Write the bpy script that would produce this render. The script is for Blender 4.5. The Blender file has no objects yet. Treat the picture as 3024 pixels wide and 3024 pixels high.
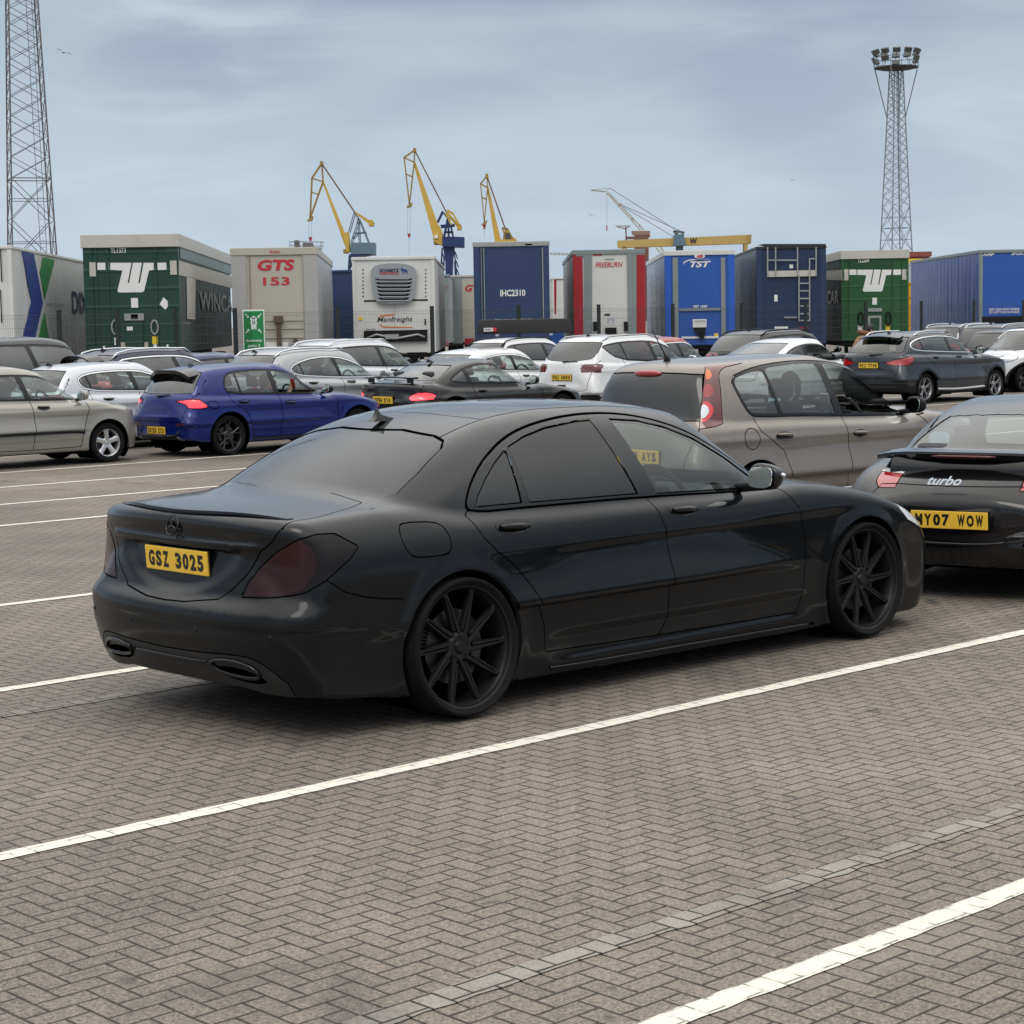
import bpy, bmesh, math, random
import numpy as np
from mathutils import Vector, Matrix, Euler
random.seed(7)
PI = math.pi
sc = bpy.context.scene
COL = sc.collection

# ------------------------------------------------------------------ camera
CAM_H = 1.91; FPX = 5800.0; PITCH = math.atan((1512-950)/FPX); ROLL = 0.018
cd = bpy.data.cameras.new('camera'); cam = bpy.data.objects.new('camera', cd); COL.objects.link(cam)
cd.sensor_width = 36.0; cd.sensor_fit = 'HORIZONTAL'; cd.lens = FPX/3024*36.0
cd.clip_start = 0.1; cd.clip_end = 6000
cam.matrix_world = Matrix.Translation((0, 0, CAM_H)) @ Matrix.Rotation(PI/2-PITCH, 4, 'X') @ Matrix.Rotation(-ROLL, 4, 'Z')
sc.camera = cam

# ------------------------------------------------------------------ node expression helper
class NX:
    def __init__(s, nt, sock): s.nt = nt; s.s = sock
    def _m(s, op, *o):
        n = s.nt.nodes.new('ShaderNodeMath'); n.operation = op
        for i, v in enumerate((s,)+o):
            if isinstance(v, NX): s.nt.links.new(v.s, n.inputs[i])
            else: n.inputs[i].default_value = float(v)
        return NX(s.nt, n.outputs[0])
    def __add__(s, o): return s._m('ADD', o)
    def __radd__(s, o): return s._m('ADD', o)
    def __sub__(s, o): return s._m('SUBTRACT', o)
    def __rsub__(s, o): return (s*-1.0)+o
    def __mul__(s, o): return s._m('MULTIPLY', o)
    def __rmul__(s, o): return s._m('MULTIPLY', o)
    def __truediv__(s, o): return s._m('DIVIDE', o)
    def floor(s): return s._m('FLOOR')
    def fract(s): return s._m('FRACT')
    def mod(s, o): return s._m('FLOORED_MODULO', o)
    def min(s, o): return s._m('MINIMUM', o)
    def max(s, o): return s._m('MAXIMUM', o)
    def abs(s): return s._m('ABSOLUTE')
    def lt(s, o): return s._m('LESS_THAN', o)
    def gt(s, o): return s._m('GREATER_THAN', o)
    def sin(s): return s._m('SINE')
    def pow(s, o): return s._m('POWER', o)
    def clamp(s): return s.max(0.0).min(1.0)
    def step(s, a, b):
        n = s.nt.nodes.new('ShaderNodeMapRange'); n.interpolation_type = 'SMOOTHSTEP'
        s.nt.links.new(s.s, n.inputs['Value']); n.inputs['From Min'].default_value = a; n.inputs['From Max'].default_value = b
        return NX(s.nt, n.outputs['Result'])

def mixc(nt, f, a, b, mode='MIX'):
    n = nt.nodes.new('ShaderNodeMix'); n.data_type = 'RGBA'; n.blend_type = mode
    for k, v in (('Factor', f), ('A', a), ('B', b)):
        sk = [i for i in n.inputs if i.name == k and (i.type == 'RGBA' if k != 'Factor' else i.type == 'VALUE')][0]
        if isinstance(v, NX): nt.links.new(v.s, sk)
        elif hasattr(v, 'links'): nt.links.new(v, sk)
        elif isinstance(v, (int, float)): sk.default_value = v
        else: sk.default_value = tuple(v)[:3]+(1,)
    return [o for o in n.outputs if o.type == 'RGBA'][0]

def noise(nt, vec, scale, detail=2, rough=0.5, dist=0.0):
    n = nt.nodes.new('ShaderNodeTexNoise'); n.inputs['Scale'].default_value = scale
    n.inputs['Detail'].default_value = detail; n.inputs['Roughness'].default_value = rough; n.inputs['Distortion'].default_value = dist
    if vec is not None: nt.links.new(vec, n.inputs['Vector'])
    return NX(nt, n.outputs[0])

def combine(nt, x, y, z=0.0):
    n = nt.nodes.new('ShaderNodeCombineXYZ')
    for i, v in enumerate((x, y, z)):
        if isinstance(v, NX): nt.links.new(v.s, n.inputs[i])
        else: n.inputs[i].default_value = v
    return n.outputs[0]

# ------------------------------------------------------------------ world (overcast daylight)
SUN_EL, SUN_ROT = math.radians(52), math.radians(200)
w = bpy.data.worlds.new('World'); sc.world = w; w.use_nodes = True
nt = w.node_tree; nt.nodes.clear()
sky = nt.nodes.new('ShaderNodeTexSky'); sky.sky_type = 'NISHITA'; sky.sun_disc = False
sky.sun_elevation = SUN_EL; sky.sun_rotation = SUN_ROT; sky.air_density = 1.0; sky.dust_density = 2.0; sky.ozone_density = 1.5
tc = nt.nodes.new('ShaderNodeTexCoord')
sep = nt.nodes.new('ShaderNodeSeparateXYZ'); nt.links.new(tc.outputs['Generated'], sep.inputs[0])
X, Y, Z = (NX(nt, sep.outputs[i]) for i in range(3))
Zc = Z.max(0.0)
# soft cloud bands laid out on the dome by direction
n1 = noise(nt, combine(nt, X*3.2+4.0, Y*3.2, Zc*11.0), 1.0, 3, 0.45, 0.5)
n2 = noise(nt, combine(nt, X*7.0+1.3, Y*7.0, Zc*34.0+2.0), 1.0, 4, 0.5, 0.6)
n3 = noise(nt, combine(nt, X*2.1+8.0, Y*2.1, Zc*5.0+3.0), 1.0, 2, 0.4, 0.2)
horizon = Zc.step(0.0, 0.17)
grey = mixc(nt, horizon, (7.2, 8.5, 9.4), (5.3, 6.45, 7.5))
dark = mixc(nt, horizon, (6.2, 7.5, 8.9), (3.9, 4.85, 6.4))
cm = (n1*0.75+n2*0.22+n3*0.45-0.20).step(0.44, 0.60)
cl = mixc(nt, cm, dark, grey)
wisp = (n2*0.8+n1*0.3).step(0.60, 0.78)*0.45
cl = mixc(nt, wisp, cl, (7.6, 8.9, 9.8))
tot = mixc(nt, 0.92, sky.outputs[0], cl)
up = Zc.step(0.17, 0.75)      # an overcast dome is brightest overhead
tot = mixc(nt, up, tot, (22.0, 21.8, 21.2))
bg = nt.nodes.new('ShaderNodeBackground'); bg.inputs['Strength'].default_value = 0.085
nt.links.new(tot, bg.inputs['Color'])
wo = nt.nodes.new('ShaderNodeOutputWorld'); nt.links.new(bg.outputs[0], wo.inputs[0])

sd = bpy.data.lights.new('sun', 'SUN'); sd.energy = 0.8; sd.angle = math.radians(28); sd.color = (1.0, 0.96, 0.90)
so = bpy.data.objects.new('sun', sd); COL.objects.link(so)
dirv = Vector((math.sin(SUN_ROT)*math.cos(SUN_EL), math.cos(SUN_ROT)*math.cos(SUN_EL), math.sin(SUN_EL)))
so.rotation_euler = dirv.to_track_quat('Z', 'Y').to_euler()

vs = sc.view_settings; vs.view_transform = 'Standard'; vs.look = 'None'; vs.exposure = 0.0; vs.gamma = 1.0; vs.use_curve_mapping = False
sc.render.engine = 'CYCLES'; sc.cycles.max_bounces = 8; sc.cycles.transparent_max_bounces = 16; sc.cycles.glossy_bounces = 4; sc.cycles.transmission_bounces = 4

# ------------------------------------------------------------------ tagging and linking
def tag(o, label=None, cat=None, group=None, kind=None):
    if label: o['label'] = label
    if cat: o['category'] = cat
    if group: o['group'] = group
    if kind: o['kind'] = kind
    return o
def empty(name, loc=(0, 0, 0), rz=0.0):
    o = bpy.data.objects.new(name, None); COL.objects.link(o); o.location = loc; o.rotation_euler = (0, 0, rz)
    o.empty_display_size = 0.3
    return o
def meshobj(name, V, F, mat, parent=None, N=None, smooth=True, loc=None):
    me = bpy.data.meshes.new(name)
    V = np.asarray(V, float)
    if isinstance(F, np.ndarray) and F.ndim == 2:
        n, k = F.shape
        me.vertices.add(len(V)); me.vertices.foreach_set('co', V.astype(np.float32).ravel())
        me.loops.add(n*k); me.loops.foreach_set('vertex_index', F.astype(np.int32).ravel())
        me.polygons.add(n); me.polygons.foreach_set('loop_start', np.arange(0, n*k, k, dtype=np.int32))
        me.update(calc_edges=True)
    else:
        me.from_pydata([tuple(v) for v in V], [], [tuple(f) for f in F]); me.update()
    me.validate()
    if smooth: me.polygons.foreach_set('use_smooth', [True]*len(me.polygons))
    else: me.polygons.foreach_set('use_smooth', [False]*len(me.polygons))
    if N is not None and len(N) == len(me.vertices): me.normals_split_custom_set_from_vertices([tuple(n) for n in N])
    for m in (mat if isinstance(mat, (list, tuple)) else [mat]): me.materials.append(m)
    o = bpy.data.objects.new(name, me); COL.objects.link(o)
    if parent: o.parent = parent
    if loc is not None: o.location = loc
    return o

class MB:
    """collects shapes, builds ONE mesh object"""
    def __init__(s): s.v = []; s.f = []; s.m = []; s.mi = 0
    def _add(s, V, F):
        b = len(s.v); s.v += [tuple(map(float, v)) for v in V]; s.f += [tuple(i+b for i in f) for f in F]; s.m += [s.mi]*len(F); return s
    def box(s, c, d, rot=None, taper=None, bev=0.0):
        hx, hy, hz = d[0]/2, d[1]/2, d[2]/2
        if bev <= 0:
            P = [Vector((sx*hx, sy*hy, sz*hz)) for sz in (-1, 1) for sy in (-1, 1) for sx in (-1, 1)]
            if taper:
                for p in P:
                    if p.z > 0: p.x *= taper[0]; p.y *= taper[1]
            F = [(0, 2, 3, 1), (4, 5, 7, 6), (0, 1, 5, 4), (2, 6, 7, 3), (0, 4, 6, 2), (1, 3, 7, 5)]
        else:
            bm = bmesh.new(); bmesh.ops.create_cube(bm, size=1)
            for v in bm.verts:
                v.co = Vector((v.co.x*2*hx, v.co.y*2*hy, v.co.z*2*hz))
                if taper and v.co.z > 0: v.co.x *= taper[0]; v.co.y *= taper[1]
            bmesh.ops.bevel(bm, geom=bm.edges[:], offset=min(bev, hx*.95, hy*.95, hz*.95), segments=2, profile=0.6, affect='EDGES')
            P = [v.co.copy() for v in bm.verts]; bm.verts.index_update(); F = [[v.index for v in f.verts] for f in bm.faces]; bm.free()
        R = Euler(rot).to_matrix() if rot else None
        V = [(R @ p if R else p)+Vector(c) for p in P]
        return s._add(V, F)
    def tube(s, pts, r, n=8, closed=False, cap=True):
        pts = [Vector(p) for p in pts]; m = len(pts); rr = r if isinstance(r, (list, tuple)) else [r]*m
        V = []; F = []; up = None
        for i, p in enumerate(pts):
            if closed: t = (pts[(i+1) % m]-pts[i-1])
            else: t = pts[min(i+1, m-1)]-pts[max(i-1, 0)]
            t.normalize()
            if up is None:
                a = Vector((0, 0, 1)) if abs(t.z) < 0.9 else Vector((1, 0, 0)); up = (a-t*a.dot(t)).normalized()
            else:
                up = (up-t*up.dot(t))
                up = up.normalized() if up.length > 1e-6 else Vector((1, 0, 0))
            b = t.cross(up)
            for k in range(n):
                an = 2*PI*k/n; V.append(p+(up*math.cos(an)+b*math.sin(an))*rr[i])
        for i in range(m if closed else m-1):
            j = (i+1) % m
            for k in range(n): F.append((i*n+k, i*n+(k+1) % n, j*n+(k+1) % n, j*n+k))
        if cap and not closed: F.append(tuple(range(n))[::-1]); F.append(tuple((m-1)*n+k for k in range(n)))
        return s._add(V, F)
    def bar(s, a, b, w, h=None):
        """square bar from a to b"""
        a = Vector(a); b = Vector(b); t = (b-a).normalized(); h = h or w
        u = Vector((0, 0, 1)) if abs(t.z) < 0.9 else Vector((1, 0, 0))
        u = (u-t*u.dot(t)).normalized(); v = t.cross(u)
        P = [p+u*su*h/2+v*sv*w/2 for p in (a, b) for su, sv in ((-1, -1), (1, -1), (1, 1), (-1, 1))]
        return s._add(P, [(0, 1, 2, 3)[::-1], (4, 5, 6, 7), (0, 1, 5, 4), (1, 2, 6, 5), (2, 3, 7, 6), (3, 0, 4, 7)])
    def lathe(s, prof, axis='Y', n=32, c=(0, 0, 0), closed=False):
        """prof = [(radius, along)]"""
        V = []; F = []; m = len(prof)
        for r, h in prof:
            for k in range(n):
                a = 2*PI*k/n
                if axis == 'Y': V.append((c[0]+r*math.cos(a), c[1]+h, c[2]+r*math.sin(a)))
                elif axis == 'Z': V.append((c[0]+r*math.cos(a), c[1]+r*math.sin(a), c[2]+h))
                else: V.append((c[0]+h, c[1]+r*math.cos(a), c[2]+r*math.sin(a)))
        for i in range(m if closed else m-1):
            j = (i+1) % m
            for k in range(n): F.append((i*n+k, i*n+(k+1) % n, j*n+(k+1) % n, j*n+k))
        return s._add(V, F)
    def prism(s, poly, axis, a, b):
        """poly 2D extruded along axis from a to b. axis X: poly=(y,z); Y: poly=(x,z); Z: poly=(x,y)"""
        n = len(poly)
        def P(u, v, h): return (h, u, v) if axis == 'X' else ((u, h, v) if axis == 'Y' else (u, v, h))
        V = [P(u, v, a) for u, v in poly]+[P(u, v, b) for u, v in poly]
        F = [tuple(range(n))[::-1], tuple(range(n, 2*n))]+[(i, (i+1) % n, n+(i+1) % n, n+i) for i in range(n)]
        return s._add(V, F)
    def build(s, name, mat, parent=None, smooth=False, loc=None, angle=None):
        o = meshobj(name, s.v, s.f, mat, parent, smooth=smooth, loc=loc)
        bm = bmesh.new(); bm.from_mesh(o.data); bmesh.ops.recalc_face_normals(bm, faces=bm.faces[:])
        if angle:
            for f in bm.faces: f.smooth = True
            for e in bm.edges:
                if len(e.link_faces) == 2 and e.calc_face_angle(0) > math.radians(angle): e.smooth = False
        bm.to_mesh(o.data); bm.free()
        if isinstance(mat, (list, tuple)) and any(s.m) and len(s.m) == len(o.data.polygons): o.data.polygons.foreach_set('material_index', s.m)
        return o

FONT = None
def text_mesh(txt, size, mat, parent=None, name='lettering', origin=(0, 0, 0), xdir=(1, 0, 0), ydir=(0, 0, 1), bold=0.0, sx=1.0, depth=0.0, align='CENTER', shear=0.0, space=1.0, add=None, fit=None):
    cu = bpy.data.curves.new('t', 'FONT'); cu.body = txt; cu.size = size; cu.align_x = align; cu.align_y = 'CENTER'
    cu.offset = bold; cu.extrude = depth; cu.shear = shear; cu.space_character = space; cu.resolution_u = 3
    ob = bpy.data.objects.new('t', cu); COL.objects.link(ob)
    dg = bpy.context.evaluated_depsgraph_get(); me0 = ob.evaluated_get(dg).to_mesh()
    V = np.array([v.co[:] for v in me0.vertices]).reshape(-1, 3); F = [tuple(p.vertices) for p in me0.polygons]
    ob.evaluated_get(dg).to_mesh_clear(); bpy.data.objects.remove(ob); bpy.data.curves.remove(cu)
    if len(V) == 0: return None
    if fit:
        V[:, 0] -= (V[:, 0].min()+V[:, 0].max())/2; V[:, 1] -= (V[:, 1].min()+V[:, 1].max())/2
        V[:, 0] *= fit[0]/np.ptp(V[:, 0]); V[:, 1] *= fit[1]/np.ptp(V[:, 1]); V[:, 0] *= sx
    else: V[:, 0] *= sx
    xd = np.array(Vector(xdir).normalized()); yd = np.array(Vector(ydir).normalized()); zd = np.cross(xd, yd)
    W_ = np.array(origin)+V[:, :1]*xd+V[:, 1:2]*yd+V[:, 2:3]*zd
    if add is not None:
        add._add(W_, F); return None
    return meshobj(name, W_, F, mat, parent, smooth=False)

# ------------------------------------------------------------------ materials
MATS = {}
def mat(name, color, rough=0.5, metal=0.0, spec=0.5, dcoat=True, coat=0.0, coatr=0.05, bump=0.0, bscale=40, var=0.0, vscale=3.0, emit=None, dirt=0.0):
    if name in MATS: return MATS[name]
    m = bpy.data.materials.new(name); m.use_nodes = True; nt = m.node_tree; b = nt.nodes['Principled BSDF']
    b.inputs['Base Color'].default_value = (*color, 1); b.inputs['Roughness'].default_value = rough; b.inputs['Metallic'].default_value = metal
    b.inputs['Specular IOR Level'].default_value = spec; b.inputs['Coat Weight'].default_value = coat; b.inputs['Coat Roughness'].default_value = coatr
    if emit: b.inputs['Emission Color'].default_value = (*emit[0], 1); b.inputs['Emission Strength'].default_value = emit[1]
    if var > 0 or bump > 0 or dirt > 0:
        tc = nt.nodes.new('ShaderNodeTexCoord'); ob = tc.outputs['Object']
    if var > 0:
        f = noise(nt, ob, vscale, 4, 0.6)
        g = (f-0.5)*2.0*var+1.0
        c = mixc(nt, 1.0, color, combine(nt, g, g, g), 'MULTIPLY')
        nt.links.new(c, b.inputs['Base Color'])
        nt.links.new((noise(nt, ob, vscale*2.3, 3, 0.6)*var*0.8+(rough-var*0.4)).clamp().s, b.inputs['Roughness'])
    if dirt > 0:
        sp = nt.nodes.new('ShaderNodeSeparateXYZ'); nt.links.new(ob, sp.inputs[0]); zz = NX(nt, sp.outputs[2])
        d = (noise(nt, ob, 2.2, 6, 0.65)*0.9+(0.75-zz)*0.45).step(0.45, 1.05)*dirt+noise(nt, ob, 9.0, 5, 0.7).step(0.45, 0.8)*dirt*0.35
        c = mixc(nt, d.clamp(), color, (0.12, 0.11, 0.095))
        nt.links.new(c, b.inputs['Base Color'])
        nt.links.new((d*0.5+rough).clamp().s, b.inputs['Roughness'])
        if coat > 0: nt.links.new(((1.0-d*.45)*coat).clamp().s, b.inputs['Coat Weight'])
    if bump > 0:
        bn = nt.nodes.new('ShaderNodeBump'); bn.inputs['Strength'].default_value = bump; bn.inputs['Distance'].default_value = 0.02
        nt.links.new(noise(nt, ob, bscale, 4, 0.6).s, bn.inputs['Height']); nt.links.new(bn.outputs[0], b.inputs['Normal'])
    MATS[name] = m; return m

def glassmat(name, tint, refl=1.0, rough=0.02, dust=0.0):
    if name in MATS: return MATS[name]
    m = bpy.data.materials.new(name); m.use_nodes = True; nt = m.node_tree; nt.nodes.clear()
    tr = nt.nodes.new('ShaderNodeBsdfTransparent'); tr.inputs[0].default_value = (*tint, 1)
    gl = nt.nodes.new('ShaderNodeBsdfGlossy'); gl.inputs['Roughness'].default_value = rough; gl.inputs[0].default_value = (1, 1, 1, 1)
    # symmetric fresnel for thin sheets
    g = nt.nodes.new('ShaderNodeNewGeometry'); dt = nt.nodes.new('ShaderNodeVectorMath'); dt.operation = 'DOT_PRODUCT'
    nt.links.new(g.outputs['Incoming'], dt.inputs[0]); nt.links.new(g.outputs['Normal'], dt.inputs[1])
    c = NX(nt, dt.outputs['Value']).abs()
    sch = ((1.0-c).clamp().pow(5.0)*0.93+0.07)*refl
    mx = nt.nodes.new('ShaderNodeMixShader'); nt.links.new(sch.clamp().s, mx.inputs[0]); nt.links.new(tr.outputs[0], mx.inputs[1]); nt.links.new(gl.outputs[0], mx.inputs[2])
    last = mx
    if dust > 0:
        df = nt.nodes.new('ShaderNodeBsdfDiffuse'); df.inputs[0].default_value = (0.26, 0.275, 0.30, 1)
        tc = nt.nodes.new('ShaderNodeTexCoord')
        k = noise(nt, tc.outputs['Object'], 1.6, 5, 0.6, 0.6)*dust*0.8+dust*0.6
        m2 = nt.nodes.new('ShaderNodeMixShader'); nt.links.new(k.clamp().s, m2.inputs[0]); nt.links.new(mx.outputs[0], m2.inputs[1]); nt.links.new(df.outputs[0], m2.inputs[2]); last = m2
    o = nt.nodes.new('ShaderNodeOutputMaterial'); nt.links.new(last.outputs[0], o.inputs[0])
    MATS[name] = m; return m

def paint(name, color, metal=0.0, rough=0.35, dirt=0.10, coat=.8, coatr=0.035):
    return mat(name, color, rough=rough, metal=metal, coat=coat, coatr=coatr, dirt=dirt, spec=.12)
M_BLACK = mat('black_plastic', (0.009, 0.009, 0.010), 0.45, spec=.22, var=0.15)
M_TRIM = mat('gloss_black_trim', (0.003, 0.003, 0.0035), 0.15, spec=.15, coat=0.5)
M_GAP = mat('panel_gap_shadow', (0.001, 0.001, 0.001), 0.9, spec=0.0)
M_TYRE = mat('tyre_rubber', (0.0085, 0.0085, 0.0090), 0.8, spec=.12, bump=0.2, bscale=60, var=0.2, vscale=8)
M_CHROME = mat('chrome', (0.75, 0.76, 0.78), 0.12, metal=1.0)
M_DISC = mat('brake_disc_steel', (0.085, 0.082, 0.08), 0.4, metal=1.0)
M_SEAT = mat('seat_fabric', (0.045, 0.045, 0.05), 0.85, var=0.2, vscale=20)
M_LIN = mat('cabin_lining', (0.035, 0.035, 0.037), 0.9, spec=.1)
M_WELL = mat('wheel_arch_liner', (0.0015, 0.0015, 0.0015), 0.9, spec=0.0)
M_UNDER = mat('underbody', (0.0025, 0.0025, 0.0025), 0.9, spec=0.0)
M_PLATE_Y = mat('plate_yellow', (0.72, 0.45, 0.04), 0.4)
M_PLATE_T = mat('plate_black', (0.008, 0.008, 0.008), 0.4)
M_MIRROR = mat('mirror_glass', (0.62, 0.70, 0.70), 0.05, metal=1.0)
M_WLENS = mat('white_lens', (0.62, 0.62, 0.62), 0.2, coat=1.0)
M_REDLENS = mat('red_lens', (0.30, 0.008, 0.012), 0.12, coat=1.0, var=0.3, vscale=30)
M_REDGLOW = mat('lit_red_lens', (0.6, 0.02, 0.03), 0.3, coat=1.0, emit=((1.0, 0.045, 0.07), 1.15))
M_REDDARK = mat('dark_red_lens', (0.10, 0.006, 0.008), 0.1, coat=1.0)
M_CLEARLENS = mat('clear_lens', (0.55, 0.57, 0.6), 0.12, metal=0.6, coat=1.0)
M_AMBER = mat('amber_lens', (0.6, 0.13, 0.01), 0.2, coat=1.0)
M_SMOKE = mat('smoked_lens', (0.009, 0.0065, 0.007), .22, spec=.10, coat=.25, coatr=.06)
M_SILV = mat('silver_trim', (0.62, 0.63, 0.64), 0.3, metal=0.8)
G_CLEAR = glassmat('clear_glass', (0.78, 0.86, 0.82), 1.2)
G_TINT = glassmat('privacy_glass', (0.10, 0.11, 0.11), 1.5)
G_MID = glassmat('tinted_glass', (0.42, 0.48, 0.47), 1.4)
G_DARK = glassmat('dark_film_glass', (0.010, 0.011, 0.012), .85, 0.03, dust=0.022)
G_WSCR = glassmat('windscreen_glass', (0.66, 0.75, 0.72), 1.2)
# ------------------------------------------------------------------ car body engine: implicit body -> surface nets -> exact panel cuts
def pchip(P):
    P = sorted(P); x = np.array([p[0] for p in P], float); y = np.array([p[1] for p in P], float)
    h = np.diff(x); d = np.diff(y)/h; m = np.zeros(len(x))
    for i in range(1, len(x)-1):
        if d[i-1]*d[i] > 0:
            w1 = 2*h[i]+h[i-1]; w2 = h[i]+2*h[i-1]; m[i] = (w1+w2)/(w1/d[i-1]+w2/d[i])
    m[0] = d[0]; m[-1] = d[-1]
    return x, y, m
class LUT:
    def __init__(s, P, sig=0.03, lo=-2.5, hi=6.5):
        x, y, m = pchip(P); s.x = np.arange(lo, hi, 0.01); X_ = s.x
        i = np.clip(np.searchsorted(x, X_)-1, 0, len(x)-2); h = x[i+1]-x[i]; t = (X_-x[i])/h
        t2 = t*t; t3 = t2*t
        Y_ = (2*t3-3*t2+1)*y[i]+(t3-2*t2+t)*h*m[i]+(-2*t3+3*t2)*y[i+1]+(t3-t2)*h*m[i+1]
        Y_ = np.where(X_ < x[0], y[0]+(X_-x[0])*m[0], np.where(X_ > x[-1], y[-1]+(X_-x[-1])*m[-1], Y_))
        if sig > 0:
            n = int(4*sig/0.01)+1; k = np.exp(-0.5*(np.arange(-n, n+1)*0.01/sig)**2); k /= k.sum()
            Y_ = np.convolve(np.pad(Y_, n, mode='edge'), k, 'valid')
        s.y = Y_; s.g = np.gradient(Y_, 0.01)
    def __call__(s, X_): return np.interp(X_, s.x, s.y)
    def d(s, X_): return np.interp(X_, s.x, s.g)
def smax(a, b, k):
    h = np.maximum(k-np.abs(a-b), 0)/k
    return np.maximum(a, b)+h*h*k*0.25
def smin(a, b, k): return -smax(-a, -b, k)
def sstep(x): x = np.clip(x, 0, 1); return x*x*(3-2*x)

class Body:
    def __init__(s, S):
        s.S = S; g = S.get
        s.plan = LUT(S['plan'], 0.06); s.deck = LUT(S['deck'], S.get('decksig', 0.04)); s.inset = LUT(S['inset'], 0.02, -0.5, 2.5)
        s.front = LUT(S['front'], 0.02, -0.5, 2.5); s.rear = LUT(S['rear'], 0.02, -0.5, 2.5)
        s.bot = LUT(S['bottom'], 0.03); s.roof = LUT(S['roof'], S.get('roofsig', 0.05)); s.gw = LUT(S['gw'], 0.06)
        s.belt = LUT(S['belt'], 0.03); s.kr = LUT(S.get('kblend', [(-1, .05), (3, .05)]), 0.1)
        s.drop = LUT(S.get('drop', [(-1, .06), (3, .06)]), 0.05)
    def f(s, P, full=False):
        S = s.S; x = P[..., 0]; ay = np.sqrt(P[..., 1]**2+1e-5); z = P[..., 2]
        W = s.plan(x); yn = ay/np.maximum(W, .3)
        side = ay-(W-s.inset(z))
        for fn in S.get('creases', ()): side = side+fn(x, z)
        for (ax, az, ar, am) in S.get('flares', ()):
            d = np.sqrt((x-ax)**2+(z-az)**2)-ar
            side = side-am*np.exp(-(np.maximum(d, 0)/0.05)**2)*(d > -0.15)
        top = (z-(s.deck(x)-s.drop(x)*yn**S.get('dropn', 3.0)))/np.sqrt(1+s.deck.d(x)**2)
        fr = (x-(s.front(z)-S['fcurve']*yn**S.get('fn', 2.6)))/np.sqrt(1+s.front.d(z)**2)
        rr = ((s.rear(z)+S['rcurve']*yn**S.get('rn', 3.0))-x)/np.sqrt(1+s.rear.d(z)**2)
        bo = s.bot(x)-z
        b = smax(side, top, S.get('kside', .07)); b = smax(b, fr, S.get('kfront', .14)); b = smax(b, rr, S.get('krear', .12)); b = smax(b, bo, S.get('kbot', .05))
        for fn in S.get('carve', ()): b = fn(x, ay, z, b)
        dz = z-s.belt(x)
        gs = (ay-(s.gw(x)-S['tum'][0]*dz-S['tum'][1]*np.maximum(dz, 0)**2))/math.sqrt(1+.35**2)
        mid = S['mid']
        xx = np.where(x > mid, x+S['wsc']*sstep((x-mid)/.5)*(ay/.7)**2, x-S['bsc']*sstep((mid-x)/.5)*(ay/.7)**2)
        rt = (z-(s.roof(xx)-S.get('rcrown', .035)*(ay/.65)**2))/np.sqrt(1+s.roof.d(xx)**2)
        gh = smax(gs, rt, S.get('kroof', .09)); gh = smax(gh, .5-z, .05)
        gh = smax(gh, S['gx'][0]-x, .05); gh = smax(gh, x-S['gx'][1], .05)
        r = smin(b, gh, s.kr(x))
        if full: return r, gs, rt, b, gh
        return r
    def grad(s, P, e=0.0015):
        G = np.empty_like(P)
        for i in range(3):
            d = np.zeros(3); d[i] = e
            G[:, i] = s.f(P+d)-s.f(P-d)
        return G/(2*e)
    def project(s, P, it=3):
        for _ in range(it):
            v = s.f(P); G = s.grad(P); P = P-G*(v/np.maximum((G**2).sum(1), .05))[:, None]
        return P
    def normals(s, P):
        G = s.grad(P, 0.002); return G/np.maximum(np.linalg.norm(G, axis=1, keepdims=True), 1e-6)
    def mesh(s, h):
        S = s.S; x0, x1, z1 = S['box']
        xs = np.arange(x0-2*h, x1+2*h, h); W = max(p[1] for p in S['plan'])+.08
        n = int(W/h)+2; ys = np.arange(-n, n+1)*h+h*0.013; zs = np.arange(-.02, z1+3*h, h)
        P = np.stack(np.meshgrid(xs, ys, zs, indexing='ij'), -1)
        v = s.f(P)
        ins = v < 0; nx, ny, nz = v.shape
        cx = ins[:-1, :-1, :-1]; cnt = np.zeros((nx-1, ny-1, nz-1)); acc = np.zeros((nx-1, ny-1, nz-1, 3))
        sl = [(slice(0, -1), slice(1, None))]
        for ax in range(3):
            A = [slice(None)]*3; B = [slice(None)]*3; A[ax] = slice(0, -1); B[ax] = slice(1, None)
            va = v[tuple(A)]; vb = v[tuple(B)]; cr = (va < 0) != (vb < 0)
            t = np.where(cr, va/np.where(cr, va-vb, 1), 0)
            pt = P[tuple(A)]*(1-t[..., None])+P[tuple(B)]*t[..., None]; pt = np.where(cr[..., None], pt, 0)
            o = [a for a in range(3) if a != ax]
            for i in (0, 1):
                for j in (0, 1):
                    q = [slice(None)]*3; q[o[0]] = slice(i, i+v.shape[o[0]]-1); q[o[1]] = slice(j, j+v.shape[o[1]]-1)
                    cnt += cr[tuple(q)]; acc += pt[tuple(q)]
        act = cnt > 0; idx = -np.ones(cnt.shape, int); idx[act] = np.arange(act.sum())
        V = acc[act]/cnt[act][:, None]
        Q = []
        for ax in range(3):
            A = [slice(1, -1)]*3; B = [slice(1, -1)]*3; A[ax] = slice(0, -1); B[ax] = slice(1, None)
            va = ins[tuple(A)]; vb = ins[tuple(B)]; cr = np.argwhere(va != vb)
            o = [a for a in range(3) if a != ax]
            base = cr.copy(); base[:, o[0]] += 1; base[:, o[1]] += 1
            flip = va[tuple(cr.T)]
            def cell(i, j):
                c = base.copy(); c[:, o[0]] += i-1; c[:, o[1]] += j-1
                return idx[c[:, 0], c[:, 1], c[:, 2]]
            q = np.stack([cell(0, 0), cell(1, 0), cell(1, 1), cell(0, 1)], 1)
            if ax == 1: flip = ~flip
            q[~flip] = q[~flip][:, ::-1]
            Q.append(q)
        Q = np.concatenate(Q); V = s.project(V, 4)
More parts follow.
